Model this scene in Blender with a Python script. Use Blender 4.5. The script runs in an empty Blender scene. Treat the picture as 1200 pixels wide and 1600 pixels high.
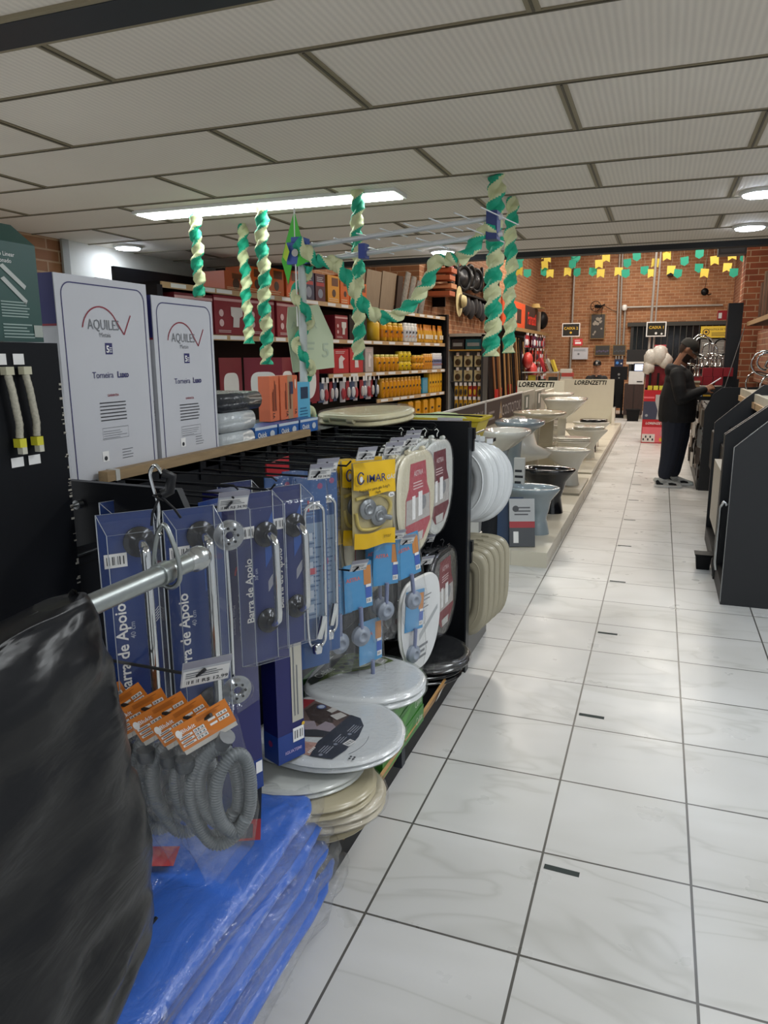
import bpy, bmesh, math, random
from math import sin, cos, pi, radians
from mathutils import Vector, Matrix
random.seed(7)
SC = bpy.context.scene
COL = SC.collection

# ------------------------------------------------------------------ camera, world, exposure
def cam_axes(yaw, pitch, roll):
    f = Vector((sin(yaw)*cos(pitch), cos(yaw)*cos(pitch), -sin(pitch)))
    r = Vector((cos(yaw), -sin(yaw), 0)); u = r.cross(f)
    return cos(roll)*r+sin(roll)*u, -sin(roll)*r+cos(roll)*u, f
_r, _u, _f = cam_axes(-.3566, .2084, -.0065)
cd = bpy.data.cameras.new('camera'); cam = bpy.data.objects.new('camera', cd); COL.objects.link(cam)
cam.matrix_world = Matrix(((_r.x, _u.x, -_f.x, 0), (_r.y, _u.y, -_f.y, 0), (_r.z, _u.z, -_f.z, 1.595), (0, 0, 0, 1)))
cd.sensor_fit = 'VERTICAL'; cd.sensor_height = 36; cd.lens = 36*1143/1600; cd.clip_start = .05
SC.camera = cam
vs = SC.view_settings
vs.view_transform = 'Standard'; vs.look = 'None'; vs.gamma = 1; vs.use_curve_mapping = False; vs.exposure = 0.25
w = bpy.data.worlds.new('world'); SC.world = w; w.use_nodes = True
w.node_tree.nodes['Background'].inputs[0].default_value = (.92, .96, 1, 1)
w.node_tree.nodes['Background'].inputs[1].default_value = .42
SC.cycles.max_bounces = 7; SC.cycles.transparent_max_bounces = 24; SC.cycles.caustics_reflective = False
SC.cycles.caustics_refractive = False; SC.cycles.sample_clamp_indirect = 6

def area(name, loc, sx, sy, power, col=(1, .98, .95), rot=(0, 0, 0)):
    l = bpy.data.lights.new(name, 'AREA'); l.shape = 'RECTANGLE'; l.size = sx; l.size_y = sy; l.energy = power; l.color = col
    o = bpy.data.objects.new(name, l); COL.objects.link(o); o.location = loc; o.rotation_euler = rot
    return o
CEIL = 2.5
# unseen fluorescent fittings of the low ceiling and one added fill (behind and beside the camera)
for x, y, p in ((.75, 1.9, 20), (.55, -.9, 24), (-1.9, -.5, 20), (.75, 3.3, 22), (-3.5, 1.3, 44)):  # the leftmost is an added fill that brightens the ceiling there
    area('unseen_ceiling_light', (x, y, CEIL-.03), 1.25, .2, p, (.94, .98, 1))
# high hall lamps over the toilets, the tills and the tool wall
for x, y, p in ((-1.6, 9.0, 62), (1.0, 9.3, 50), (-2.2, 12.5, 95), (.4, 13.5, 95), (-2.0, 17.5, 110), (.6, 18.5, 110), (-1, 21.0, 75)):
    area('hall_lamp_light', (x, y, 4.85), 1.3, .35, p, (1, .93, .82))

# ------------------------------------------------------------------ materials
def lin(c):
    c /= 255.
    return c/12.92 if c <= .04045 else ((c+.055)/1.055)**2.4
def rgb(h):
    return (lin(int(h[0:2], 16)), lin(int(h[2:4], 16)), lin(int(h[4:6], 16)), 1)
MC = {}
def M(h, rough=.55, metal=0., var=.06, scale=9., bump=0., bscale=60., coat=0., key=None, spec=None):
    k = key or (h, rough, metal, bump, bscale)
    if k in MC: return MC[k]
    m = bpy.data.materials.new('m_'+h); m.use_nodes = True; nt = m.node_tree; b = nt.nodes['Principled BSDF']
    tc = nt.nodes.new('ShaderNodeTexCoord'); n = nt.nodes.new('ShaderNodeTexNoise'); n.inputs['Scale'].default_value = scale; n.inputs['Detail'].default_value = 3
    nt.links.new(tc.outputs['Object'], n.inputs['Vector'])
    mx = nt.nodes.new('ShaderNodeMixRGB'); c = rgb(h); mx.inputs[1].default_value = c
    mx.inputs[2].default_value = (c[0]*(1-var*3), c[1]*(1-var*3), c[2]*(1-var*3), 1)
    nt.links.new(n.outputs[0], mx.inputs[0]); nt.links.new(mx.outputs[0], b.inputs['Base Color'])
    b.inputs['Roughness'].default_value = rough; b.inputs['Metallic'].default_value = metal
    if spec is not None: b.inputs['Specular IOR Level'].default_value = spec
    if coat: b.inputs['Coat Weight'].default_value = coat; b.inputs['Coat Roughness'].default_value = .08
    if bump:
        n2 = nt.nodes.new('ShaderNodeTexNoise'); n2.inputs['Scale'].default_value = bscale; n2.inputs['Detail'].default_value = 4
        nt.links.new(tc.outputs['Object'], n2.inputs['Vector'])
        bp = nt.nodes.new('ShaderNodeBump'); bp.inputs['Strength'].default_value = bump; bp.inputs['Distance'].default_value = .01
        nt.links.new(n2.outputs[0], bp.inputs['Height']); nt.links.new(bp.outputs[0], b.inputs['Normal'])
    MC[k] = m
    return m
def emit(h, s):
    k = ('e', h, s)
    if k in MC: return MC[k]
    m = bpy.data.materials.new('e_'+h); m.use_nodes = True; nt = m.node_tree; b = nt.nodes['Principled BSDF']
    b.inputs['Base Color'].default_value = (.8, .8, .8, 1)
    b.inputs['Emission Color'].default_value = rgb(h); b.inputs['Emission Strength'].default_value = s
    MC[k] = m; return m
def film(name, tint='FFFFFF', opac=.10, gloss=.16, milky=.05, rough=.12, bump=.5, bscale=30, stretch=(1, 1, 1)):
    """thin clear plastic: mostly transparent, a little milky, with crinkled highlights"""
    if name in MC: return MC[name]
    m = bpy.data.materials.new(name); m.use_nodes = True; nt = m.node_tree; nt.nodes.remove(nt.nodes['Principled BSDF'])
    out = nt.nodes['Material Output']
    tr = nt.nodes.new('ShaderNodeBsdfTransparent'); tr.inputs[0].default_value = rgb(tint)
    gl = nt.nodes.new('ShaderNodeBsdfGlossy'); gl.inputs['Roughness'].default_value = rough
    df = nt.nodes.new('ShaderNodeBsdfDiffuse'); df.inputs[0].default_value = rgb('E8ECF0')
    m1 = nt.nodes.new('ShaderNodeMixShader'); m2 = nt.nodes.new('ShaderNodeMixShader')
    lw = nt.nodes.new('ShaderNodeLayerWeight'); lw.inputs[0].default_value = .5
    pw = nt.nodes.new('ShaderNodeMath'); pw.operation = 'POWER'; pw.inputs[1].default_value = 3.5; mp = nt.nodes.new('ShaderNodeMath'); mp.operation = 'MULTIPLY_ADD'; mp.inputs[1].default_value = .32; mp.inputs[2].default_value = gloss*.35
    tc = nt.nodes.new('ShaderNodeTexCoord'); mpg = nt.nodes.new('ShaderNodeMapping'); mpg.inputs['Scale'].default_value = stretch
    nz = nt.nodes.new('ShaderNodeTexNoise'); nz.inputs['Scale'].default_value = bscale; nz.inputs['Detail'].default_value = 4; nz.inputs['Distortion'].default_value = 1.2
    bp = nt.nodes.new('ShaderNodeBump'); bp.inputs['Strength'].default_value = bump; bp.inputs['Distance'].default_value = .02
    L = nt.links.new
    L(tc.outputs['Object'], mpg.inputs[0]); L(mpg.outputs[0], nz.inputs['Vector']); L(nz.outputs[0], bp.inputs['Height'])
    L(bp.outputs[0], gl.inputs['Normal']); L(bp.outputs[0], lw.inputs['Normal'])
    m1.inputs[0].default_value = milky
    L(tr.outputs[0], m1.inputs[1]); L(df.outputs[0], m1.inputs[2])
    L(lw.outputs['Facing'], pw.inputs[0]); L(pw.outputs[0], mp.inputs[0]); L(mp.outputs[0], m2.inputs[0]); L(m1.outputs[0], m2.inputs[1]); L(gl.outputs[0], m2.inputs[2])
    L(m2.outputs[0], out.inputs[0])
    MC[name] = m; return m
FILM = film('clear_film', gloss=.14, milky=.02); BLIS = film('clear_blister', gloss=.10, milky=.02, bump=.15, bscale=12, rough=.06)
BAGF = film('clear_bag', gloss=.12, milky=.05, bump=1.0, bscale=14, rough=.16)
HOSEF = film('hose_bag', gloss=.12, milky=.012, bump=.5, bscale=16, rough=.14)
GLASS = film('glass', gloss=.06, milky=.01, bump=0, rough=.02)

CHROME = M('D8DCDE', .12, 1, .02); STEEL = M('B9BCBC', .32, 1, .05); GALV = M('A9AFAE', .34, .9, .12, 30)
BLK = M('0D0F14', .42, 0, .05, spec=.3); BLKM = M('08090C', .5, 0, .05, spec=.25); BLKG = M('15161A', .12, 0, .02, coat=.6)
WHT = M('E6E6E2', .4, 0, .02); PAPER = M('E9E9E8', .6, 0, .02); INK = M('22242A', .6, 0, .0); INKG = M('6D7075', .6, 0, 0)
PORC = M('DEDCD2', .1, 0, .02, coat=.5); PGREY = M('93A0A7', .12, 0, .02, coat=.5); PBEIGE = M('BDB6A2', .12, 0, .02, coat=.5)
NAVY = M('1C2566', .35, 0, .03); BLUEC = M('12377F', .3, 0, .08, 6); CREAM = M('D6CFB6', .22, 0, .02, coat=.4)
RED = M('B5202A', .4, 0, .04); DRED = M('8E1F2B', .4, 0, .05); ORANGE = M('E2761E', .45, 0, .05); YEL = M('E3B416', .4, 0, .04)
GREEN = M('3F8A2C', .4, 0, .06); WOOD = M('B5894E', .5, 0, .1, 18); PAL = M('C9A77C', .55, 0, .08, 12)
SEATW = M('D2D6D8', .2, 0, .02, coat=.4); SEATG = M('C9CCC8', .22, 0, .02, coat=.4)

def nodes_mat(name):
    m = bpy.data.materials.new(name); m.use_nodes = True
    return m, m.node_tree, m.node_tree.nodes['Principled BSDF'], m.node_tree.links.new
def mat_floor():
    m, nt, b, L = nodes_mat('floor_tiles'); N = nt.nodes.new
    tc = N('ShaderNodeTexCoord'); mp = N('ShaderNodeMapping'); mp.inputs['Location'].default_value = (.707+.45*20, -1.718+.448*30, 0)
    L(tc.outputs['Object'], mp.inputs[0])
    br = N('ShaderNodeTexBrick'); br.offset = 0; br.squash = 1
    br.inputs['Scale'].default_value = 1; br.inputs['Brick Width'].default_value = .45; br.inputs['Row Height'].default_value = .448
    br.inputs['Mortar Size'].default_value = .004; br.inputs['Mortar Smooth'].default_value = .1; br.inputs['Bias'].default_value = 0
    br.inputs['Color1'].default_value = (0, 0, 0, 1); br.inputs['Color2'].default_value = (1, 1, 1, 1)
    L(mp.outputs[0], br.inputs['Vector'])
    # marble veins, shifted per tile
    ad = N('ShaderNodeVectorMath'); ad.operation = 'MULTIPLY_ADD'; L(br.outputs['Color'], ad.inputs[0]); ad.inputs[1].default_value = (9, 5, 3); L(mp.outputs[0], ad.inputs[2])
    m2 = N('ShaderNodeMapping'); m2.inputs['Scale'].default_value = (.8, 2.2, 1); m2.inputs['Rotation'].default_value = (0, 0, .25); L(ad.outputs[0], m2.inputs[0])
    nz = N('ShaderNodeTexNoise'); nz.inputs['Scale'].default_value = 1.3; nz.inputs['Detail'].default_value = 3; nz.inputs['Roughness'].default_value = .5; nz.inputs['Distortion'].default_value = .6
    L(m2.outputs[0], nz.inputs['Vector'])
    sb = N('ShaderNodeMath'); sb.operation = 'SUBTRACT'; L(nz.outputs[0], sb.inputs[0]); sb.inputs[1].default_value = .5
    ab = N('ShaderNodeMath'); ab.operation = 'ABSOLUTE'; L(sb.outputs[0], ab.inputs[0])
    vr = N('ShaderNodeValToRGB'); L(ab.outputs[0], vr.inputs[0]); vr.color_ramp.elements[0].color = rgb('BDBDBA'); vr.color_ramp.elements[0].position = 0
    vr.color_ramp.elements[1].color = rgb('C9C9C7'); vr.color_ramp.elements[1].position = .022
    e = vr.color_ramp.elements.new(.2); e.color = rgb('CFCFCE')
    n3 = N('ShaderNodeTexNoise'); n3.inputs['Scale'].default_value = .9; n3.inputs['Detail'].default_value = 3; L(mp.outputs[0], n3.inputs['Vector'])
    mx = N('ShaderNodeMixRGB'); mx.blend_type = 'MULTIPLY'; mx.inputs[0].default_value = 1; L(vr.outputs[0], mx.inputs[1])
    r3 = N('ShaderNodeValToRGB'); L(n3.outputs[0], r3.inputs[0]); r3.color_ramp.elements[0].color = (.82, .81, .79, 1); r3.color_ramp.elements[0].position = .35; r3.color_ramp.elements[1].color = (1, 1, 1, 1); r3.color_ramp.elements[1].position = .6
    L(r3.outputs[0], mx.inputs[2])
    g = N('ShaderNodeMixRGB'); L(br.outputs['Fac'], g.inputs[0]); L(mx.outputs[0], g.inputs[1]); g.inputs[2].default_value = rgb('55534F')
    L(g.outputs[0], b.inputs['Base Color'])
    n4 = N('ShaderNodeTexNoise'); n4.inputs['Scale'].default_value = 6; n4.inputs['Detail'].default_value = 6; L(mp.outputs[0], n4.inputs['Vector'])
    rr = N('ShaderNodeMapRange'); L(n4.outputs[0], rr.inputs[0]); rr.inputs[3].default_value = .2; rr.inputs[4].default_value = .42
    L(rr.outputs[0], b.inputs['Roughness'])
    bp = N('ShaderNodeBump'); bp.invert = True; bp.inputs['Strength'].default_value = .5; bp.inputs['Distance'].default_value = .003; L(br.outputs['Fac'], bp.inputs['Height']); L(bp.outputs[0], b.inputs['Normal'])
    return m
def mat_brick(name, axis, c1='A36C48', c2='B9835A', mort='D0A986', bw=.24, rh=.083):
    m, nt, b, L = nodes_mat(name); N = nt.nodes.new
    tc = N('ShaderNodeTexCoord'); sp = N('ShaderNodeSeparateXYZ'); cb = N('ShaderNodeCombineXYZ'); L(tc.outputs['Object'], sp.inputs[0])
    L(sp.outputs[axis], cb.inputs[0]); L(sp.outputs[2], cb.inputs[1])
    br = N('ShaderNodeTexBrick'); br.inputs['Scale'].default_value = 1; br.inputs['Brick Width'].default_value = bw; br.inputs['Row Height'].default_value = rh
    br.inputs['Mortar Size'].default_value = .008; br.inputs['Mortar Smooth'].default_value = .3
    br.inputs['Color1'].default_value = rgb(c1); br.inputs['Color2'].default_value = rgb(c2); br.inputs['Mortar'].default_value = rgb(mort)
    L(cb.outputs[0], br.inputs['Vector'])
    nz = N('ShaderNodeTexNoise'); nz.inputs['Scale'].default_value = 5; nz.inputs['Detail'].default_value = 5; L(tc.outputs['Object'], nz.inputs['Vector'])
    mx = N('ShaderNodeMixRGB'); mx.blend_type = 'MULTIPLY'; mx.inputs[0].default_value = .5; L(br.outputs['Color'], mx.inputs[1]); L(nz.outputs[0], mx.inputs[2])
    L(mx.outputs[0], b.inputs['Base Color']); b.inputs['Roughness'].default_value = .8
    bp = N('ShaderNodeBump'); bp.invert = True; bp.inputs['Strength'].default_value = .6; bp.inputs['Distance'].default_value = .01; L(br.outputs['Fac'], bp.inputs['Height']); L(bp.outputs[0], b.inputs['Normal'])
    return m
def mat_ceiling():
    m, nt, b, L = nodes_mat('ceiling_board'); N = nt.nodes.new
    tc = N('ShaderNodeTexCoord')
    wv = N('ShaderNodeTexWave'); wv.bands_direction = 'X'; wv.inputs['Scale'].default_value = 14; wv.inputs['Distortion'].default_value = .25; wv.inputs['Detail'].default_value = 2
    L(tc.outputs['Object'], wv.inputs['Vector'])
    nz = N('ShaderNodeTexNoise'); nz.inputs['Scale'].default_value = 1.3; nz.inputs['Detail'].default_value = 4; L(tc.outputs['Object'], nz.inputs['Vector'])
    a = N('ShaderNodeMixRGB'); L(nz.outputs[0], a.inputs[0]); a.inputs[1].default_value = rgb('EDE5D8'); a.inputs[2].default_value = rgb('D9D0C3')
    c = N('ShaderNodeMixRGB'); c.blend_type = 'MULTIPLY'; c.inputs[0].default_value = .10; L(a.outputs[0], c.inputs[1]); L(wv.outputs['Color'], c.inputs[2])
    L(c.outputs[0], b.inputs['Base Color']); b.inputs['Roughness'].default_value = .75
    bp = N('ShaderNodeBump'); bp.inputs['Strength'].default_value = .15; bp.inputs['Distance'].default_value = .004; L(wv.outputs['Fac'], bp.inputs['Height']); L(bp.outputs[0], b.inputs['Normal'])
    return m
def mat_wood(name, c1, c2, axis='X', sc=6):
    m, nt, b, L = nodes_mat(name); N = nt.nodes.new
    tc = N('ShaderNodeTexCoord'); mp = N('ShaderNodeMapping'); mp.inputs['Scale'].default_value = (1, .12, 1) if axis == 'Y' else ((1, 1, .12) if axis == 'Z' else (.12, 1, 1))
    L(tc.outputs['Object'], mp.inputs[0])
    nz = N('ShaderNodeTexNoise'); nz.inputs['Scale'].default_value = sc*6; nz.inputs['Detail'].default_value = 6; nz.inputs['Distortion'].default_value = 1.5; L(mp.outputs[0], nz.inputs['Vector'])
    a = N('ShaderNodeMixRGB'); L(nz.outputs[0], a.inputs[0]); a.inputs[1].default_value = rgb(c1); a.inputs[2].default_value = rgb(c2)
    L(a.outputs[0], b.inputs['Base Color']); b.inputs['Roughness'].default_value = .6
    return m
PLANK = mat_wood('plank_wood', 'A58C66', '6E5A40', 'Y'); OAK = mat_wood('oak_board', 'A39078', '857460', 'Z', 4)
def mat_bagblack():
    m, nt, b, L = nodes_mat('black_bag_plastic'); N = nt.nodes.new
    tc = N('ShaderNodeTexCoord'); mp = N('ShaderNodeMapping'); mp.inputs['Scale'].default_value = (1, .45, 1.3); mp.inputs['Rotation'].default_value = (.5, 0, 0); L(tc.outputs['Object'], mp.inputs[0])
    nz = N('ShaderNodeTexNoise'); nz.inputs['Scale'].default_value = 9; nz.inputs['Detail'].default_value = 4; nz.inputs['Distortion'].default_value = .6; L(mp.outputs[0], nz.inputs['Vector'])
    bp = N('ShaderNodeBump'); bp.inputs['Strength'].default_value = .32; bp.inputs['Distance'].default_value = .02; L(nz.outputs[0], bp.inputs['Height']); L(bp.outputs[0], b.inputs['Normal'])
    b.inputs['Base Color'].default_value = (.005, .0055, .007, 1); b.inputs['Roughness'].default_value = .30; b.inputs['Specular IOR Level'].default_value = .3
    return m
def mat_hose():
    m, nt, b, L = nodes_mat('hose_plastic'); b.inputs['Base Color'].default_value = rgb('6C7276'); b.inputs['Roughness'].default_value = .4
    return m
HOSE = mat_hose()

# ------------------------------------------------------------------ mesh builder
_tc = {}
def text_geo(s, bold, shear, space):
    k = (s, bold, shear, space)
    if k not in _tc:
        c = bpy.data.curves.new('t', 'FONT'); c.body = s; c.size = 1; c.offset = bold; c.shear = shear; c.space_character = space; c.resolution_u = 2; c.fill_mode = 'FRONT'
        o = bpy.data.objects.new('t', c); me = bpy.data.meshes.new_from_object(o)
        vsx = [(v.co.x, v.co.y) for v in me.vertices]; fs = [list(p.vertices) for p in me.polygons if p.normal.z > 0] or [list(p.vertices)[::-1] for p in me.polygons]
        bpy.data.objects.remove(o); bpy.data.curves.remove(c); bpy.data.meshes.remove(me)
        _tc[k] = (vsx, fs)
    return _tc[k]
class F:
    """a printing frame: origin, u (to the right), v (up); n = u x v points out"""
    def __init__(s, o, u, v):
        s.o = Vector(o); s.u = Vector(u).normalized(); s.v = Vector(v).normalized(); s.n = s.u.cross(s.v)
    def p(s, a, b, c=0): return s.o+s.u*a+s.v*b+s.n*c
class MB:
    def __init__(s): s.v = []; s.f = []; s.m = []; s.mats = []; s.sm = []
    def mi(s, m):
        if m not in s.mats: s.mats.append(m)
        return s.mats.index(m)
    def add(s, vs_, fs, m, smooth=False):
        o = len(s.v); s.v += [tuple(v) for v in vs_]; k = s.mi(m)
        for f in fs: s.f.append([i+o for i in f]); s.m.append(k); s.sm.append(smooth)
        return s
    def box(s, x0, x1, y0, y1, z0, z1, m, T=None):
        V = [Vector((x, y, z)) for z in (z0, z1) for y in (y0, y1) for x in (x0, x1)]
        if T: V = [T @ v for v in V]
        return s.add(V, [(0, 2, 3, 1), (4, 5, 7, 6), (0, 1, 5, 4), (2, 6, 7, 3), (0, 4, 6, 2), (1, 3, 7, 5)], m)
    def quad(s, pts, m): return s.add(pts, [tuple(range(len(pts)))], m)
    def rect(s, fr, u0, v0, u1, v1, m, off=.001): return s.quad([fr.p(u0, v0, off), fr.p(u1, v0, off), fr.p(u1, v1, off), fr.p(u0, v1, off)], m)
    def poly(s, fr, pts, m, off=.001): return s.quad([fr.p(a, b, off) for a, b in pts], m)
    def disc(s, fr, u, v, r, m, off=.001, n=20, r2=None): return s.quad([fr.p(u+cos(2*pi*i/n)*r, v+sin(2*pi*i/n)*(r2 or r), off) for i in range(n)], m)
    def text(s, fr, st, u, v, size, m, off=.0015, bold=0., shear=0., rot=0., align='c', space=1., sx=1.):
        vs_, fs = text_geo(st, bold, shear, space)
        if not vs_: return s
        x0 = min(a for a, b in vs_); x1 = max(a for a, b in vs_)
        dx = -(x0+x1)/2 if align == 'c' else (-x0 if align == 'l' else -x1)
        c, d = cos(rot), sin(rot); V = []
        for a, b in vs_:
            a = (a+dx)*size*sx; b = (b-.35)*size
            V.append(fr.p(u+a*c-b*d, v+a*d+b*c, off))
        return s.add(V, fs, m)
    def lines(s, fr, u0, v0, u1, v1, n, m, off=.0012, h=.4, jit=.25):
        """small print: n rows of ink"""
        dv = (v1-v0)/n
        for i in range(n):
            e = u1-(u1-u0)*random.random()*jit; s.rect(fr, u0, v0+i*dv, e, v0+i*dv+dv*h, m, off)
        return s
    def bars(s, fr, u0, v0, u1, v1, off=.0016, n=12):
        s.rect(fr, u0, v0, u1, v1, PAPER, off-.0004); du = (u1-u0)*.8/n; a = u0+(u1-u0)*.1
        for i in range(n):
            if i % 3 != 2: s.rect(fr, a+i*du, v0+(v1-v0)*.2, a+i*du+du*(.7 if i % 2 else .4), v1-(v1-v0)*.2, INK, off)
        return s
    def tube(s, pts, r, m, n=8, closed=False, caps=True, ripple=None, smooth=True):
        pts = [Vector(p) for p in pts]; N = len(pts); rings = []
        up = None
        for i, p in enumerate(pts):
            if closed: t = pts[(i+1) % N]-pts[i-1]
            else: t = pts[min(i+1, N-1)]-pts[max(i-1, 0)]
            if t.length < 1e-9: t = Vector((0, 0, 1))
            t.normalize()
            if up is None: up = Vector((0, 0, 1)) if abs(t.z) < .9 else Vector((1, 0, 0))
            a = (up-t*up.dot(t))
            if a.length < 1e-4: a = t.orthogonal()
            a.normalize(); up = a; b = t.cross(a)
            ri = (r[i] if isinstance(r, (list, tuple)) else r)
            if ripple: ri *= ripple[i % len(ripple)]
            rings.append([p+a*cos(2*pi*k/n)*ri+b*sin(2*pi*k/n)*ri for k in range(n)])
        V = [v for R_ in rings for v in R_]; Fs = []
        for i in range(N if closed else N-1):
            j = (i+1) % N
            for k in range(n): k2 = (k+1) % n; Fs.append((i*n+k, i*n+k2, j*n+k2, j*n+k))
        s.add(V, Fs, m, smooth)
        if caps and not closed: s.add(rings[0], [tuple(range(n))[::-1]], m); s.add(rings[-1], [tuple(range(n))], m)
        return s
    def cyl(s, a, b, r, m, n=16): return s.tube([a, b], r, m, n)
    def loft(s, rings, m, smooth=True, cap0=True, cap1=True):
        n = len(rings[0]); V = [v for R_ in rings for v in R_]; Fs = []
        for i in range(len(rings)-1):
            for k in range(n): k2 = (k+1) % n; Fs.append((i*n+k, i*n+k2, (i+1)*n+k2, (i+1)*n+k))
        s.add(V, Fs, m, smooth)
        if cap0: s.add(rings[0], [tuple(range(n))[::-1]], m, False)
        if cap1: s.add(rings[-1], [tuple(range(n))], m, False)
        return s
    def lathe(s, prof, m, n=20, c=(0, 0, 0), axis='Z', sq=1.):
        rings = []
        for r, h in prof:
            R_ = []
            for k in range(n):
                a = 2*pi*k/n; x, y = r*cos(a), r*sin(a)*sq
                R_.append((c[0]+x, c[1]+y, c[2]+h) if axis == 'Z' else ((c[0]+h, c[1]+x, c[2]+y) if axis == 'X' else (c[0]-x, c[1]+h, c[2]+y)))
            rings.append(R_)
        return s.loft(rings, m)
    def pad(s, fr, out, th, m, bev=.25, steps=3, dome=0., c=None):
        """rounded slab from a 2d outline, thickness th along n"""
        if c is None: c = (sum(p[0] for p in out)/len(out), sum(p[1] for p in out)/len(out))
        prof = []
        for i in range(steps+1): a = pi/2*i/steps; prof.append((1-bev*(1-sin(a)), th*.5*(1-cos(a))))
        pr = prof+[(q, th-h) for q, h in prof[::-1]]
        rings = [[fr.p(c[0]+(a-c[0])*q, c[1]+(b-c[1])*q, h) for a, b in out] for q, h in pr]
        if dome: rings.append([fr.p(c[0]+(a-c[0])*.5, c[1]+(b-c[1])*.5, th+dome) for a, b in out])
        return s.loft(rings, m)
    def ring(s, fr, out, inn, th, m, c=(0, 0)):
        """flat ring slab with rounded rims"""
        n = len(out); R_ = []
        for (q, h) in ((0, .15), (0, .75), (.25, 1.), (.75, 1.), (1, .8), (1, .15), (.75, 0), (.25, 0)):
            R_.append([fr.p(o[0]*(1-q)+i[0]*q, o[1]*(1-q)+i[1]*q, h*th) for o, i in zip(out, inn)])
        R_.append(R_[0]); return s.loft(R_, m, True, False, False)
    def build(s, name, parent=None, **kw):
        me = bpy.data.meshes.new(name); me.from_pydata(s.v, [], s.f)
        for m in s.mats: me.materials.append(m)
        me.polygons.foreach_set('material_index', s.m); me.polygons.foreach_set('use_smooth', s.sm); me.update()
        o = bpy.data.objects.new(name, me); COL.objects.link(o)
        if parent is not None: o.parent = parent
        for k, v in kw.items():
            if v is not None: o[k] = v
        return o
def tag(o, label, cat, group=None):
    o['label'] = label; o['category'] = cat
    if group: o['group'] = group
    elif 'group' in o: del o['group']
    return o
def thing(name, label, cat, loc=(0, 0, 0), rz=0, group=None, rot=None):
    o = bpy.data.objects.new(name, None); COL.objects.link(o); o.location = loc; o.rotation_euler = rot or (0, 0, rz)
    o.empty_display_size = .05
    return tag(o, label, cat, group)
def kids(o): return [c for c in bpy.data.objects if c.parent == o]
_kc = {}
def dup(o, loc, rz=0, label=None, group=None, rot=None):
    if o.name not in _kc: _kc[o.name] = [(c, kids(c)) for c in kids(o)]
    r = o.copy(); COL.objects.link(r); r.location = loc; r.rotation_euler = rot or (0, 0, rz)
    if label: r['label'] = label
    if group: r['group'] = group
    for c, gs in _kc[o.name]:
        d = c.copy(); COL.objects.link(d); d.parent = r
        for g in gs: e = g.copy(); COL.objects.link(e); e.parent = d
    return r
class Series:
    """first call moves the prototype, later calls copy it"""
    def __init__(s, proto): s.o = proto; s.n = 0
    def put(s, loc, rz=0, label=None, group=None, rot=None):
        s.n += 1
        if s.n == 1:
            kids_ = s.o; _kc[s.o.name] = [(c, kids(c)) for c in kids(s.o)]
            s.o.location = loc; s.o.rotation_euler = rot or (0, 0, rz)
            if label: s.o['label'] = label
            if group: s.o['group'] = group
            return s.o
        return dup(s.o, loc, rz, label, group, rot)
def struct(o): o['kind'] = 'structure'; return o
ORD = ['first', 'second', 'third', 'fourth', 'fifth', 'sixth', 'seventh', 'eighth', 'ninth', 'tenth', 'eleventh', 'twelfth', 'thirteenth', 'fourteenth', 'fifteenth', 'sixteenth', 'seventeenth', 'eighteenth', 'nineteenth', 'twentieth']
ORD += ['twenty-'+x for x in ORD[:9]]+['thirtieth']
X, Y, Z = Vector((1, 0, 0)), Vector((0, 1, 0)), Vector((0, 0, 1))
FX = lambda x=0, y=0, z=0: F((x, y, z), Y, Z)       # face looking to +X (the aisle)
FN = lambda x=0, y=0, z=0: F((x, y, z), X, Z)       # face looking to -Y (the camera)
FU = lambda x=0, y=0, z=0: F((x, y, z), X, Y)       # face looking up
def arc(cx, cz, r, a0, a1, n): return [(cx+r*cos(a0+(a1-a0)*i/n), cz+r*sin(a0+(a1-a0)*i/n)) for i in range(n+1)]
def seat_out(w=.185, l=.225, n=36, back=.78):
    """toilet seat outline: rounded front towards +v, flatter back"""
    o = []
    for i in range(n):
        t = 2*pi*i/n; c, s_ = cos(t), sin(t)
        if s_ >= 0: o.append((w*c, l*s_))
        else: o.append((w*math.copysign(abs(c)**.55, c), -l*back*abs(s_)**.6))
    return o

# ------------------------------------------------------------------ room shell
fl = MB(); fl.box(-5, 2.4, -2.5, 23.1, -.05, 0, mat_floor()); struct(fl.build('floor'))
CB = mat_ceiling(); TBAR = M('8F846B', .55, 0, .05)
c = MB(); c.box(-5, 2.4, -2.5, 6.82, CEIL, CEIL+.06, CB); struct(c.build('ceiling'))
c = MB()
for k in range(-8, 9):
    y = 2.2+.558*k
    if y > 6.8 or abs(y-1.64) < .1: continue
    c.box(-5, 2.4, y-.012, y+.012, CEIL-.004, CEIL, TBAR); c.box(-5, 2.4, y-.003, y+.003, CEIL-.007, CEIL-.004, M('5B5445', .6))
for k in range(-8, 9):
    y0 = 2.2+.558*k+.012; y1 = y0+.534
    if k == -1: y0 = 1.86
    for j in range(-3, 4):
        x = -1.075+1.39*j+(.695 if k % 2 else 0)
        if x > 2.3 or x < -4.9 or y1 > 6.9: continue
        c.box(x-.019, x+.019, y0, y1, CEIL-.004, CEIL, TBAR); c.box(x-.004, x+.004, y0, y1, CEIL-.007, CEIL-.004, M('5B5445', .6))
struct(c.build('trim_1'))
c = MB(); c.box(-5, 2.4, 1.725, 1.858, CEIL-.012, CEIL, M('23282F', .5)); c.box(-5, 2.4, 1.858, 1.875, CEIL-.01, CEIL, TBAR); c.box(-5, 2.4, 1.708, 1.725, CEIL-.01, CEIL, TBAR); struct(c.build('trim_2'))
c = MB(); c.box(-5, 2.4, 6.82, 6.94, CEIL-.045, 5.2, M('1D1D1E', .6)); struct(c.build('trim_3'))
c = MB(); c.box(-5, 2.4, 6.94, 23.1, 5.2, 5.26, M('8C8478', .8)); struct(c.build('ceiling_hall'))
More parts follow.
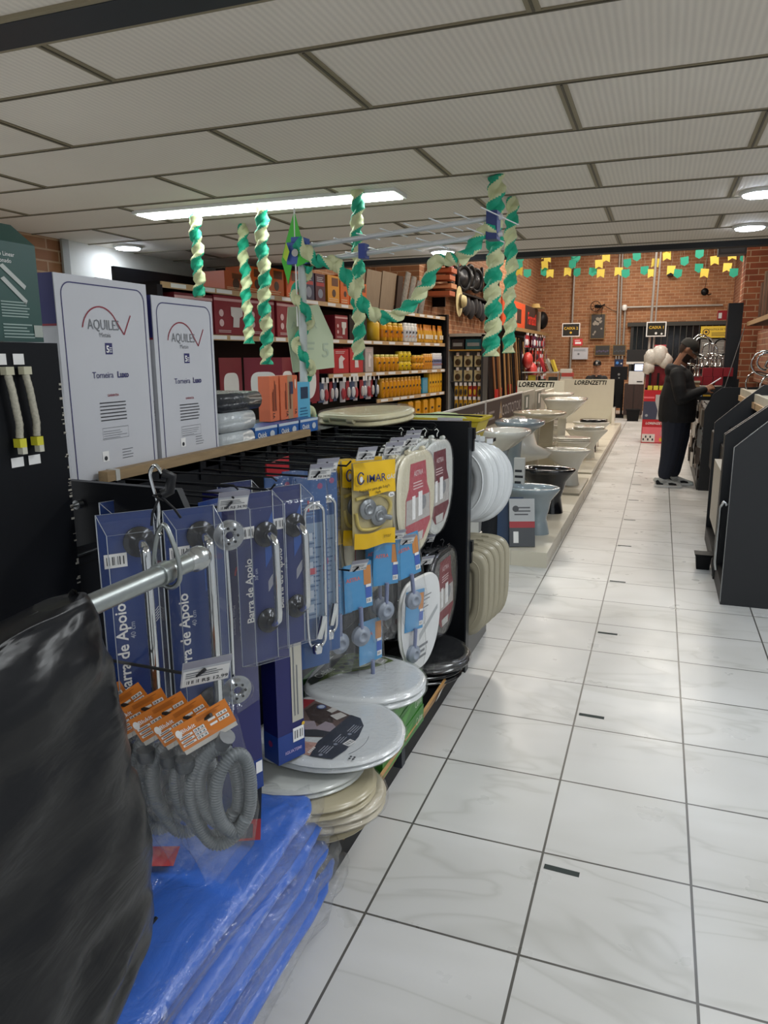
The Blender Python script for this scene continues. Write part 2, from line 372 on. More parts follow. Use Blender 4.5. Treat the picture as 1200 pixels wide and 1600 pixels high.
BRX, BRY = mat_brick('brick_facing_camera', 0), mat_brick('brick_facing_aisle', 1)
c = MB(); c.box(-5, 2.4, 23, 23.2, 0, 5.25, BRX); struct(c.build('wall_back'))
c = MB(); c.box(-3.85, -3.6, 11.3, 23, 0, 5.25, BRY); struct(c.build('wall_left'))
c = MB(); c.box(-4.6, -4.4, 3, 11.3, 0, 5.25, BRY); c.box(-4.4, -3.85, 11.3, 11.5, 0, 5.25, BRX)
c.box(-4.4, -4.38, 4.75, 11.2, 0, 2.5, M('C9C4B8', .7)); c.box(-4.38, -4.36, 4.68, 4.75, 0, 2.5, M('8E8A80', .6)); struct(c.build('wall_left_recess'))
c = MB(); c.box(1.75, 1.95, 6.9, 23, 0, 5.25, mat_brick('brick_right', 1, '8A523A', 'A2684A', 'B2967A')); struct(c.build('wall_right'))
c = MB(); c.box(1.12, 1.75, 12.9, 13.5, 0, 5.25, mat_brick('brick_pillar_mat', 0, '9A5236', 'B06C48', 'D0B090', .26, .09)); struct(c.build('wall_pillar'))

# barred window in the back wall
c = MB(); c.box(-.85, 1.75, 22.95, 23, 1.05, 2.42, M('17181B', .12)); c.box(-.98, 1.75, 22.86, 22.98, 2.42, 2.53, M('34332F', .6))
c.box(-.88, -.8, 22.9, 22.99, 1, 2.42, M('2A2A2A', .6)); c.box(-.88, 1.75, 22.88, 22.99, .98, 1.08, M('2A2A2A', .6))
for i in range(15): x = -.7+i*.165; c.cyl((x, 22.9, 1.08), (x, 22.9, 2.42), .013, M('4A4A48', .5), 6)
struct(c.build('window_1'))

# floor marks
tp = MB(); tp.box(-.055, .055, -.011, .011, 0, .0012, M('24302E', .7)); tp = Series(tag(tp.build('floor_tape'), 'x', 'tape'))
for i, y in enumerate((2.098, 3.181, 4.255, 5.327, 6.41, 7.49, 8.57, 9.65, 10.7)):
    tp.put((-.189, y, .0004), -.02 if i else -.04, 'dark tape strip on the white floor tiles, %s from the front' % ORD[i], 'dark tape strips down the aisle')

# ------------------------------------------------------------------ ceiling lamps
t = thing('ceiling_lamp', 'long white fluorescent ceiling lamp behind the green and cream streamers', 'lamp', (-2.29, 4.115, CEIL))
c = MB(); c.box(-.87, .87, -.11, .11, -.02, -.001, M('E8E8E4', .4)); c.build('lamp_frame', t)
c = MB(); c.box(-.85, .85, -.088, .088, -.026, -.0201, emit('F2FFF8', 16)); c.build('diffuser', t)
def spot(x, y, lab, e=60):
    t = thing('ceiling_spotlight', lab, 'lamp', (x, y, CEIL)); c = MB(); c.lathe([(.115, -.001), (.118, -.012), (.1, -.02)], M('E8E8E4', .4), 24); c.build('lamp_ring', t)
    c = MB(); c.lathe([(.096, -.021), (.09, -.028), (.05, -.031), (.001, -.032)], emit('DDEBFF', e), 24); c.build('diffuser', t)
spot(-4.15, 5.18, 'round white ceiling lamp above the two white boxes on the left'); spot(-1.84, 6.44, 'round white ceiling lamp behind the hanging aerial')
spot(.467, 4.875, 'round white ceiling lamp at the right edge, nearer one'); spot(.531, 6.095, 'round white ceiling lamp at the right edge, beside the brick hall opening')

# ------------------------------------------------------------------ paper streamers
TEAL = M('16A583', .6, 0, .04); CRM = M('CFD3A6', .6, 0, .04)
def streamer(name, label, path, w, group, pitch=.085, ph=0.):
    """a pair of crepe ribbons twisted round each other, swept along a path"""
    pts = [Vector(p) for p in path]; L = [0]
    for a, b in zip(pts, pts[1:]): L.append(L[-1]+(b-a).length)
    tot = L[-1]; n = int(tot/.007); P = []
    for i in range(n+1):
        d = tot*i/n; j = max(k for k in range(len(L)-1) if L[k] <= d+1e-9); q = (d-L[j])/(L[j+1]-L[j]); P.append((pts[j].lerp(pts[j+1], q), d, (pts[j+1]-pts[j]).normalized()))
    c = MB(); nr = 22; V = []; up0 = Vector((1, 0, 0)) if abs(P[0][2].z) > .7 else Z
    for p, d, tn in P:
        a = up0-tn*up0.dot(tn); a = a.normalized() if a.length > .05 else tn.orthogonal().normalized(); b = tn.cross(a)
        th = ph+2*pi*d/(pitch*2); R_ = []
        for k in range(nr):
            an = 2*pi*k/nr; fl_ = .52+.48*abs(cos(an-th))**1.3; r = w*.5*fl_*(1+.06*sin(d*150))
            R_.append(p+a*cos(an)*r+b*sin(an)*r)
        V.append(R_)
    flat = [v for R_ in V for v in R_]; A = []; B = []
    for i in range(len(P)-1):
        th = ph+2*pi*P[i][1]/(pitch*2)
        for k in range(nr):
            k2 = (k+1) % nr; an = 2*pi*(k+.5)/nr; f = (i*nr+k, i*nr+k2, (i+1)*nr+k2, (i+1)*nr+k)
            (A if sin(an-th) > 0 else B).append(f)
    c.add(flat, A, TEAL, False); c.add(flat, B, CRM, False)
    o = c.build(name); tag(o, label, 'streamer', group); return o
G = 'green and cream paper streamers hanging from the ceiling'
def drop(x, y, z1, lab, w=.078, x1=None, ph=0.):
    pts = [(x+(x1 or 0)*k/14+.006*sin(k*1.3), y+.004*cos(k), CEIL-.004-(CEIL-z1)*k/14) for k in range(15)]
    streamer('paper_streamer', lab, pts, w, G, .085, ph)
drop(-2.754, 4.09, 1.98, 'leftmost twisted green and cream streamer, just above the two white boxes', .08)
drop(-2.771, 4.671, 1.70, 'thinner twisted streamer hanging behind, between the two left lamp streamers', .08, .02, 1)
drop(-2.279, 4.07, 1.56, 'long twisted streamer ending above the orange boxes', .085, 0, 2)
drop(-1.638, 4.0, 1.585, 'long twisted streamer hanging from the lamp in front of the antenna arms', .078, 0, 3)
drop(-.853, 3.96, 1.60, 'wide twisted streamer hanging left of the right-hand pair, the thickest of all', .098, 0, .5)
drop(-.875, 4.51, 1.62, 'twisted streamer hanging right of its thicker neighbour, before the brick hall', .08, .01, 1.5)

# ------------------------------------------------------------------ antenna with flag on a mast, standing on the gondola
ax, ay = -1.5, 3.0
t = thing('television_antenna', 'white metal television antenna with blue clamp on a pale mast', 'antenna', (ax, ay, 1.3))
ALU = M('D5D8DA', .3, .3, .03)
c = MB(); c.cyl((0, 0, .0), (.01, 0, .72), .018, M('C8D0CE', .35), 12); c.build('mast', t)
c = MB(); c.box(-.045, .05, -.035, .035, .69, .78, M('3B57A8', .3)); c.cyl((0, -.045, .735), (0, -.03, .735), .016, CHROME, 10); c.box(-.02, .03, -.04, .04, .78, .80, M('3B57A8', .3)); c.build('clamp', t, label='blue plastic clamp')
for k, z in ((0, .70), (1, .765)):
    c = MB(); c.tube([(0.02, 0, z), (.86, .12, z+.085)], .011, ALU, 8); c.build('boom', t)
c = MB()
for i in range(15):
    q = .07+i*.057; l = .05+.012*i; x = .02+.84*q/.86*.98; y = .12*q/.86
    for z in ((.70 if i % 2 else .765),): zz = z+.085*q/.86; c.cyl((x-l*.15, y-l, zz+.0), (x+l*.15, y+l, zz), .0028, ALU, 5)
c.build('antenna_rods', t)
c = MB(); c.box(.27, .30, .01, .06, .705, .765, M('2A3F8E', .4)); c.box(.80, .845, .08, .15, .76, .87, M('26366E', .4)); c.build('cap', t, label='blue plastic end caps')
t = thing('flag', 'small green flag with a yellow diamond leaning on the antenna clamp', 'flag', (ax-.005, ay-.03, 1.98))
c = MB(); c.cyl((0, 0, -.25), (0, 0, .24), .004, WHT, 6); c.build('flag_stick', t)
c = MB(); FG = M('4CC23C', .6)
a = [(0, .225), (.045, .08), (.075, .02), (.01, .0), (-.02, .02), (-.045, -.07), (-.07, .03), (-.045, .12)]
fr = F((0, 0, 0), X, Z)
V0 = [fr.p(x, z, .012*sin(x*40)+.002) for x, z in a]; V1 = [fr.p(x, z, .012*sin(x*40)-.002) for x, z in a]; n = len(a)
c.add(V0+V1, [tuple(range(n)), tuple(range(2*n-1, n-1, -1))]+[(i, n+i, n+(i+1) % n, (i+1) % n) for i in range(n)], FG)
c.poly(fr, [(-.052, .04), (-.035, .10), (-.02, .06), (-.036, .02)], M('B8D83A', .6), .017); c.build('flag_cloth', t)
P = []
for k in range(26):
    a = k*.8; P.append((ax+.035*cos(a)+.01, ay+.035*sin(a)-.01, 1.99-.68*k/25))
streamer('paper_streamer', 'green and cream streamer wound down around the antenna mast', P, .045, G, .07)
P = [(-1.50, 2.96, 2.10), (-1.42, 2.95, 2.03), (-1.33, 2.98, 1.99), (-1.22, 3.0, 1.97), (-1.17, 3.02, 1.89), (-1.11, 3.05, 1.80), (-1.05, 3.07, 1.755), (-.97, 3.1, 1.765), (-.89, 3.12, 1.80), (-.84, 3.13, 1.87), (-.81, 3.14, 1.95), (-.79, 3.15, 2.04), (-.77, 3.16, 2.10)]
P = [(-1.49, 2.96, 2.08), (-1.41, 2.97, 2.00), (-1.33, 3.0, 1.99), (-1.27, 3.0, 1.92), (-1.22, 3.02, 1.82), (-1.15, 3.04, 1.76), (-1.07, 3.06, 1.77), (-1.01, 3.08, 1.82), (-.95, 3.1, 1.90), (-.92, 3.11, 1.99), (-.88, 3.12, 2.0), (-.82, 3.12, 1.99), (-.76, 3.1, 2.03), (-.72, 3.1, 2.09), (-.66, 3.1, 2.105)]
streamer('paper_streamer', 'green and cream streamer looping in a sagging garland below the antenna arms', P, .062, G, .07)

# ------------------------------------------------------------------ bunting in the hall
YF = [(-2.72, 3.22), (-2.24, 3.52), (-2.23, 3.32), (-2.19, 3.44), (-2.13, 3.16), (-1.8, 3.18), (-1.22, 3.29), (-1.18, 3.12), (-1.15, 3.53), (-1.1, 3.4), (-0.86, 3.14), (-0.27, 3.08), (-0.22, 3.27), (-0.03, 3.38), (-0.03, 3.53), (0.06, 3.13), (0.63, 3.05), (0.78, 3.26), (1.0, 3.13), (1.06, 3.33)]
TF = [(-2.73, 3.35), (-2.71, 3.47), (-2.56, 3.18), (-2.24, 3.2), (-1.71, 3.31), (-1.69, 3.5), (-1.67, 3.4), (-1.64, 3.44), (-1.62, 3.16), (-1.33, 3.16), (-0.73, 3.1), (-0.71, 3.28), (-0.62, 3.53), (-0.55, 3.39), (-0.4, 3.14), (0.18, 3.06), (0.28, 3.27), (0.49, 3.54), (0.52, 3.38), (0.53, 3.14), (0.61, 3.58), (1.11, 3.03), (1.26, 3.28)]
def flagmesh(pts, m, nm):
    c = MB(); n = len(pts); fr = FN(); a = [fr.p(x, z, .006*sin(x*25)+.0012) for x, z in pts]; b = [fr.p(x, z, .006*sin(x*25)-.0012) for x, z in pts]
    c.add(a+b, [tuple(range(n)), tuple(range(2*n-1, n-1, -1))]+[(i, n+i, n+(i+1) % n, (i+1) % n) for i in range(n)], m); return c.build(nm)
yf = Series(tag(flagmesh([(-.085, .09), (.085, .09), (.08, -.1), (0, -.055), (-.08, -.1)][::-1], M('F0D65A', .6), 'bunting_flag'), 'x', 'bunting'))
tf = Series(tag(flagmesh([(-.085, .09), (.085, .09), (.085, -.05), (0, -.1), (-.085, -.05)][::-1], M('2FA98C', .6), 'bunting_flag'), 'x', 'bunting'))
_c = MB(); _c.cyl((0, 0, 0), (0, 0, 1), .0012, M('C9C4B0', .7), 4); _o = _c.build('thread'); THR = _o.data; bpy.data.objects.remove(_o)
def rowname(z): return 'top' if z > 3.46 else ('upper' if z > 3.34 else ('middle' if z > 3.22 else 'lowest'))
for ser, lst, cn in ((yf, YF, 'yellow swallowtail'), (tf, TF, 'teal pointed')):
    cnt = {}
    for x, z in lst:
        r = rowname(z); cnt[r] = cnt.get(r, 0)+1
        fo = ser.put((x, 15+random.uniform(-.04, .04), z), random.uniform(-.35, .35), '%s bunting flag before the brick wall, %s from the left, %s row' % (cn, ORD[cnt[r]-1], r), '%s bunting flags' % cn, (0, random.uniform(-.1, .1), random.uniform(-.35, .35)))
        th_ = bpy.data.objects.new('thread', THR); COL.objects.link(th_); th_.parent = fo; th_.location = (0, 0, .085); th_.scale = (1, 1, (3.74-z-.085)/.84); fo.scale = (.84, .84, .84)
c = MB(); c.cyl((-3.6, 15, 3.74), (1.75, 15, 3.74), .004, M('C9C4B0', .7), 6); tag(c.build('bunting_wire'), 'thin wire across the hall carrying the yellow and teal flags', 'wire')

# ------------------------------------------------------------------ back wall things
def pipe(x, z0, z1, lab, r=.028, x1=None, y=22.93):
    c = MB(); c.cyl((x, y, z0), (x if x1 is None else x1, y, z1), r, M('A9A6A0', .4, .3), 8); tag(c.build('conduit_pipe'), lab, 'pipe', 'grey conduits on the brick wall')
pipe(-1.16, 1.3, 4.9, 'tall grey conduit, right one of the pair ending above the dark cabinet', .024, -1.24); pipe(-1.24, 1.3, 4.9, 'tall grey conduit, left one of the pair ending above the dark cabinet', .024, -1.32)
pipe(-1.07, 1.3, 2.92, 'shorter grey conduit under the white wall box')
pipe(-2.55, 1.2, 4.9, 'tall grey conduit behind the first till sign'); pipe(-4.0+.36, 1.0, 4.9, 'thin grey conduit in the corner of the brick hall', .02)
c = MB(); c.cyl((-1.06, 22.93, 2.96), (1.5, 22.93, 2.95), .025, M('A9A6A0', .4, .3), 8); tag(c.build('conduit_pipe'), 'horizontal grey conduit above the barred window', 'pipe')
c = MB(); c.lathe([(.05, -.09), (.075, -.05), (.075, .03), (.05, .07)], WHT, 12, (-1.09, 22.9, 2.96)); tag(c.build('wall_sensor'), 'small white round box where the conduits meet', 'sensor')
for i, (x0, x1) in enumerate(((-.33, -.25), (-.24, -.19))):
    c = MB(); c.cyl(((x0+x1)/2+.04, 14.98, .0), ((x0+x1)/2+.10, 14.98, 5.2), .022-.008*i, M('BDBBB6', .35, .4), 10); tag(c.build('ceiling_pole'), 'pale metal pole %s the till sign in the middle of the hall' % ('carrying' if i == 0 else 'close behind'), 'pole')
def wsign(nm, lab, cat, x0, x1, z0, z1, y, bg, fn=None, bord=None):
    t = thing(nm, lab, cat, ((x0+x1)/2, y, z0)); w = (x1-x0)/2; h = z1-z0
    c = MB(); c.box(-w, w, 0, .03, 0, h, bord or bg); fr = FN(0, 0, 0); c.rect(fr, -w+.02, .02, w-.02, h-.02, bg, .002); c.build('board', t)
    if fn: c = MB(); fn(c, fr, w, h); c.build('lettering', t)
    return t
BG1 = M('1E1D18', .5); GOLD = M('E0B63A', .5)
wsign('till_sign', 'white framed black and yellow sign reading CAIXA 2', 'sign', -2.47, -2.02, 2.09, 2.43, 20, BG1, lambda c, f, w, h: (c.text(f, 'CAIXA 2', 0, h*.62, .095, GOLD, .004, .02), c.disc(f, 0, .1, .03, GOLD, .004)), PAPER)
wsign('till_sign', 'white framed sign reading CAIXA 1 on the pole above the red cartons', 'sign', -.30, .05, 1.94, 2.21, 14.9, BG1, lambda c, f, w, h: (c.text(f, 'CAIXA 1', 0, h*.62, .072, GOLD, .004, .02), c.disc(f, 0, .06, .022, PAPER, .004), c.disc(f, .1, .05, .018, PAPER, .004)), PAPER)
wsign('notice', 'small red notice under the CAIXA 2 sign', 'sign', -2.16, -1.93, 1.86, 2.03, 19.9, M('C8323A', .5), lambda c, f, w, h: (c.rect(f, -w*.6, .04, w*.7, .09, PAPER, .003), c.lines(f, -w*.7, .11, w*.7, .15, 2, PAPER, .003)))
wsign('notice', 'small red and white notice hanging right of the pole under the CAIXA 1 sign', 'sign', -.13, .07, 1.62, 1.79, 14.9, M('C84850', .5), lambda c, f, w, h: (c.rect(f, -w*.75, .03, w*.75, .08, PAPER, .003), c.lines(f, -w*.7, .1, w*.7, .14, 2, PAPER, .003)))
wsign('paper_sheet', 'white paper sheet with a small drawing on the brick wall', 'poster', -2.50, -2.05, 1.50, 1.84, 22.9, M('C9CCD4', .6), lambda c, f, w, h: (c.disc(f, -w*.2, h*.45, .03, INKG, .003), c.lines(f, -w*.8, h*.7, w*.8, h*.9, 3, INKG, .003)))
def frame_pic(lab, x0, x1, z0, z1, fn): return wsign('picture_frame', lab, 'picture', x0, x1, z0, z1, 22.9, M('3A3836', .5), fn, M('8A6A3A', .5))
frame_pic('tall gold framed picture of grey figures on the brick wall', -2.02, -1.60, 2.08, 2.80, lambda c, f, w, h: [c.disc(f, random.uniform(-.12, .12), random.uniform(.12, .6), random.uniform(.02, .05), M('9C9488', .6), .004+.001*i) for i in range(14)])
frame_pic('left of two small gold framed group pictures', -1.86, -1.42, 1.60, 1.91, lambda c, f, w, h: [c.disc(f, -.15+i*.06, .12+.02*(i % 2), .028, M('5A5068', .6), .004) for i in range(6)])
frame_pic('right of two small gold framed group pictures', -1.36, -.98, 1.60, 1.91, lambda c, f, w, h: [c.disc(f, -.12+i*.05, .12+.02*(i % 2), .024, M('4A5058', .6), .004) for i in range(6)])
wsign('policy_sign', 'yellow store policy sign with a round emblem in the barred window', 'sign', .98, 1.74, 2.07, 2.38, 22.75, M('E2C33C', .5), lambda c, f, w, h: (c.disc(f, -.24, h*.5, .09, BG1, .003), c.disc(f, -.24, h*.5, .07, GOLD, .004), c.disc(f, -.24, h*.5, .035, BG1, .005), c.text(f, 'POLÍTICA DE TROCA', .12, h*.72, .062, BG1, .004, .01), c.lines(f, -.1, .05, .34, .16, 3, BG1, .003)))
wsign('policy_board', 'grey printed board below the yellow policy sign', 'sign', 1.0, 1.74, 1.3, 2.03, 22.76, M('6A6A68', .5), lambda c, f, w, h: c.lines(f, -w*.9, .06, w*.9, h*.92, 14, M('A8A8A4', .6), .003))
wsign('wall_clock_box', 'small blue wall device with a white light above the dark cabinet', 'device', -1.23, -1.0, 1.30, 1.50, 22.0, M('1C2C4E', .4), lambda c, f, w, h: (c.disc(f, -.04, h*.5, .04, M('4A8AD8', .4), .003), c.disc(f, .07, h*.4, .02, PAPER, .003)))
c = MB(); c.box(.0, .16, 22.8, 22.98, 3.78, 3.98, BLK); c.cyl((.08, 22.75, 3.88), (.08, 22.8, 3.88), .05, BLKM, 10); tag(c.build('wall_loudspeaker'), 'small black loudspeaker on the upper brick wall', 'loudspeaker')
t = thing('wall_fan', 'dark wall fan with drooping cable on the left part of the brick wall', 'fan', (-1.75, 22.7, 3.0))
c = MB(); c.tube([(-.13+.14*cos(a), -.02, .14*sin(a)) for a in [i*pi/8 for i in range(16)]], .01, BLKM, 5, True)
for i in range(8): a = i*pi/4; c.cyl((-.13, -.02, 0), (-.13+.14*cos(a), -.02, .14*sin(a)), .005, BLKM, 4)
c.build('fan_guard', t); c = MB(); c.cyl((-.13, 0, 0), (-.0, .16, .0), .05, BLK, 10); c.tube([(0, .16, 0), (.1, .25, .06)], .02, BLK, 6); c.tube([(.05, .2, 0), (.02, .2, -.3), (.0, .22, -.35)], .008, BLK, 5); c.tube([(.05, .2, .05), (.3, .26, -.1), (.45, .27, -.15)], .008, BLK, 5); c.build('fan_motor', t)
t = thing('wall_fan', 'dark wall fan at the right end of the horizontal conduit beside the brick pillar', 'fan', (1.0, 22.7, 3.3))
c = MB(); c.lathe([(.02, -.05), (.1, -.03), (.1, .03), (.03, .07)], BLKM, 12, axis='Y'); c.tube([(0, 0, 0), (.1, .1, -.08), (.17, .12, -.05)], .015, BLK, 6); c.build('fan_motor', t)
c = MB(); c.tube([(0, .02, .1), (.03, .05, .5), (-.03, .05, 1.)], .006, BLKM, 5); c.build('cable', t)
c = MB(); c.box(.72, 1.12, 13.0, 13.3, 3.12, 3.42, M('24262A', .5)); c.rect(FN(.72, 13.0, 3.12), .03, .03, .37, .27, M('3A3D42', .5), .002); tag(c.build('wall_cabinet'), 'dark grille box hanging under the ceiling edge beside the brick pillar', 'cabinet')

# ------------------------------------------------------------------ cash area in the back
t = thing('service_counter', 'dark wooden counter cabinet under the white ticket printer', 'counter', (-.6, 20, 0))
c = MB(); c.box(-.24, .22, 0, .6, .1, .88, mat_wood('dark_panel_wood', '3E2A26', '241815', 'Z')); c.box(-.22, .2, .02, .58, 0, .1, M('9A9488', .6)); c.build('cabinet_body', t)
c = MB(); c.box(-.012, .002, -.006, 0, .12, .86, M('120E0C', .6)); c.build('door_gap', t)
t = thing('ticket_printer', 'white printer with a lit blue screen on the dark counter', 'printer', (-.55, 20.1, .88))
c = MB(); c.box(-.2, .17, -.08, .3, 0, .32, M('D0D2D2', .4)); c.rect(FN(0, -.08, 0), -.0, .05, .14, .08, INK, .003); c.build('printer_body', t)
c = MB(); c.box(-.1, .15, 0, .03, .32, .52, M('23262B', .4)); c.rect(FN(0, 0, 0), -.07, .34, .13, .5, emit('8FB4FF', 1.2), .003); c.build('screen', t)
c = MB(); c.box(-.85, -.3, 20.5, 20.75, 1.38, 1.75, M('1C1D20', .5)); c.box(-.85, -.3, 20.45, 20.5, 1.38, 1.44, M('D8D8D4', .4)); tag(c.build('machine_hood'), 'dark machine with a white front strip above the printer', 'machine')
t = thing('monitor_stand', 'black monitor cabinet on dark legs beside the seated guard', 'cabinet', (-1.0, 20.3, 0))
c = MB(); c.box(-.22, .2, 0, .06, .98, 1.32, BLK); c.disc(FN(0, 0, 0), -.01, 1.12, .03, STEEL, .003); c.disc(FN(0, 0, 0), .0, .93+.1, .02, STEEL, .003); c.build('screen', t)
c = MB(); c.box(-.12, .12, .0, .3, .25, .98, BLKM); c.box(-.2, .2, -.05, .35, 0, .08, BLKM); c.cyl((-.1, .0, .08), (-.1, 0, .6), .03, BLK, 8); c.cyl((.1, .0, .08), (.1, 0, .6), .03, BLK, 8); c.build('stand', t)
c = MB()
for zz, s_ in ((0, .85), (.12, .95), (.25, 1.), (.27, 1.06), (.28, 1.06)): pass
c.loft([[(-.57+a*s_, 19.35+b*s_, z) for a, b in ((-.16, -.13), (.16, -.13), (.16, .13), (-.16, .13))] for z, s_ in ((0, .8), (.26, 1), (.26, 1.1), (.29, 1.1))], BLKM, False); tag(c.build('waste_bin'), 'black plastic bin on the floor before the dark wooden counter', 'bin')
t = thing('glass_showcase', 'glass showcase with yellow signs behind the white display panels', 'showcase', (-2.75, 18.3, 0))
c = MB(); c.box(-.45, .45, 0, .5, 0, .85, M('B9B4A6', .5)); c.build('cabinet_body', t)
c = MB()
for x in (-.44, .44):
    for y in (.01, .49): c.box(x-.012, x+.012, y-.012, y+.012, .85, 1.2, STEEL)
c.box(-.45, .45, 0, .5, 1.2, 1.22, M('C9CEC9', .3)); c.build('frame', t)
c = MB(); c.box(-.3, -.12, .15, .17, .9, 1.14, M('D9C437', .5)); c.box(0, .12, .1, .16, .9, 1.05, M('3E5A48', .5)); c.box(.2, .4, .1, .3, .88, 1.1, M('2A3A36', .5)); c.build('display_card', t)
c = MB(); c.rect(FN(0, -.002, 0), -.44, .85, .44, 1.2, GLASS, 0); c.build('glass_pane', t)
for i, (x, cc, l) in enumerate(((-2.62, 'B52A34', 'red catalogue leaning on the glass showcase'), (-2.48, 'A8A49A', 'grey catalogue leaning right of the red one on the glass showcase'), (-2.38, 'C9B23A', 'yellowish catalogue leaning rightmost on the glass showcase'))):
    c = MB(); T = Matrix.Translation((x, 18.4+.03*i, 1.225)) @ Matrix.Rotation(-.42+.03*i, 4, 'Y'); c.box(-.03, .03, -.14, .14, .0, .36-.03*i, M(cc, .5), T); tag(c.build('catalogue'), l, 'book')
for i, (x, z, cc, l) in enumerate(((-2.12, 1.0, 'C8C4BC', 'white carton, lowest of the small pile right of the showcase'), (-2.1, 1.11, 'B84A44', 'red carton in the middle of the small pile right of the showcase'), (-2.14, 1.2, 'D8D6CE', 'white carton on top of the small pile right of the showcase'))):
    c = MB(); c.box(x-.13, x+.13, 18.35, 18.6, z, z+.09 if i else z+.11, M(cc, .5)); tag(c.build('carton'), l, 'box')
c = MB(); c.box(-2.28, -1.95, 18.3, 18.7, 0, 1.0, M('8E8A80', .5)); tag(c.build('side_cabinet'), 'grey side cabinet carrying a small pile of cartons', 'cabinet')

# ------------------------------------------------------------------ wall shelving on the left (front plane turned 5.5 degrees)
A5 = radians(5.5); PE = Vector((-3.1, 11.0, 0)); DY = Vector((sin(A5), cos(A5), 0)); DX = Vector((cos(A5), -sin(A5), 0))
def WS(t, d, z): return PE+DY*t+DX*d+Z*z
TW = Matrix.Translation(PE) @ Matrix.Rotation(-A5, 4, 'Z')
RZ = -A5
g = thing('wall_shelving', 'long black wall shelving with boxes and yellow bottles', 'shelving', PE, RZ)
LV = [.72, 1.08, 1.42, 1.80, 2.19]
c = MB(); c.box(-.48, -.45, -6.1, .12, 0, 2.32, BLK); c.box(-.48, .02, .04, .12, 0, 2.22, BLK); c.box(-.48, .0, -6.12, -6.06, 0, 2.16, BLK); c.build('back_panel', g)
for i, z in enumerate(LV):
    s0 = -6.06 if i in (3, 4) else (-3.5 if i == 2 else -2.3)
    c = MB(); c.box(-.45, -.02, s0, .04, z-.035, z, BLK); c.build('shelf', g)
    c = MB(); c.box(-.02, -.005, s0, .04, z-.05, z-.004, PAL); fr = FX(-.005, 0, z-.05)
    y = s0+.1
    while y < -.1: c.rect(fr, y, .008, y+.16+.1*random.random(), .04, PAPER, .002); y += .25+.2*random.random()
    c.build('price_rail', g, label='pale wooden price rail')
for z in (.35, 1.0): pass
# far-end items: function for small jars and bottles in yellow
YL = M('E2A51C', .35, 0, .03); YLD = M('C9790F', .4, 0, .05); YD2 = M('D98A12', .35, 0, .05)
def jar(nm, h, r, body, lidm, labm=None, cat='jar', sq=None, print_=True):
    t = thing(nm, 'x', cat); c = MB()
    if sq: c.loft([[(-r+a*s_, b*s_*sq, z) for a, b in ((-r, -r), (r, -r), (r, r), (-r, r))] for z, s_ in ((0, .96), (h*.9, 1), (h*.97, .9))], body, False)
    else: c.lathe([(r*.94, 0), (r, h*.03), (r, h*.78), (r*.92, h*.83), (r*.8, h*.86)], body, 14, (-r, 0, 0))
    if labm and not sq: c.lathe([(r*1.01, h*.2), (r*1.01, h*.62)], labm, 14, (-r, 0, 0))
    if print_:
        fr = FX(.001, 0, 0); c.rect(fr, -r*.45, h*.46, r*.45, h*.56, INK, .003); c.poly(fr, [(-r*.5, h*.22), (0, h*.3), (r*.5, h*.24), (r*.5, h*.29), (0, h*.36), (-r*.5, h*.27)], YLD if body is not YLD else INK, .003)
    c.build('body', t); c = MB(); c.lathe([(r*.85, h*.86), (r*.88, h), (r*.8, h)], lidm, 14, (-r, 0, 0)) if not sq else c.box(-2*r+.004, -.004, -r*sq*.6, r*sq*.6, h*.96, h, lidm); c.build('lid', t)
    return t
def rowof(ser, n, t0, t1, z, lab, grp, d=-.03, z2=0., jit=.0, o0=0):
    for i in range(n):
        q = t0+(t1-t0)*(i/(n-1) if n > 1 else 0)
        ser.put(WS(q, d+random.uniform(-jit, jit), z+z2), RZ+random.uniform(-.05, .05), lab % ORD[i+o0], grp)
BK = Series(jar('paint_bucket', .27, .115, M('DDB32E', .35, 0, .03), M('E0BC3C', .35), None, 'bucket', None, False))
BK.put(WS(-2.2, -.03, LV[3]), RZ, 'large yellow lidded bucket at the near end of the upper bottle shelf')
J1 = Series(jar('yellow_can', .235, .062, YL, M('E8BE40', .35), YD2, 'can'))
rowof(J1, 4, -1.98, -1.48, LV[3], 'tall yellow lidded can beside the large bucket, %s from the near end', 'tall yellow cans on the upper shelf')
W1 = Series(jar('white_bottle', .25, .05, WHT, WHT, M('D0D4DC', .4), 'bottle'))
rowof(W1, 4, -1.33, -1.0, LV[3], 'white bottle between yellow cans and sachets on the upper shelf, %s from the near end', 'white bottles on the upper shelf')
def sachet(m1, m2):
    t = thing('sachet', 'x', 'sachet'); c = MB(); R_ = []
    for z, w_, d_ in ((0, .045, .03), (.02, .05, .032), (.1, .05, .028), (.17, .046, .02), (.215, .04, .003), (.25, .044, .002)): R_.append([(-.03+d_*cos(a), w_*sin(a), z) for a in [i*pi/5 for i in range(10)]])
    c.loft(R_[:4], m1); c.loft(R_[3:], m2); c.rect(FX(.0, 0, 0), -.03, .05, .03, .11, M('E8E0C8', .5), .006); c.build('pouch', t); return t
S1 = Series(sachet(M('E0A83A', .3), YLD)); rowof(S1, 10, -.86, -.06, LV[3], 'orange foil sachet standing on the upper shelf, %s from the near end', 'orange foil sachets', jit=.02)
J2 = Series(jar('yellow_jar', .21, .062, M('DE9A18', .35, 0, .03), M('E6D870', .35), None, 'jar')); rowof(J2, 5, -2.18, -1.62, LV[2], 'yellow jar with a pale lid on the middle shelf, %s from the near end', 'pale lidded yellow jars')
J3 = Series(jar('yellow_tin', .125, .058, M('E5C51E', .35, 0, .03), M('E8D040', .35), None, 'tin'))
for k in range(2): rowof(J3, 3, -1.48, -1.2, LV[2], '%%s yellow tin from the near end, %s layer of tins' % ('bottom' if k == 0 else 'top'), 'stacked yellow tins', z2=.126*k)
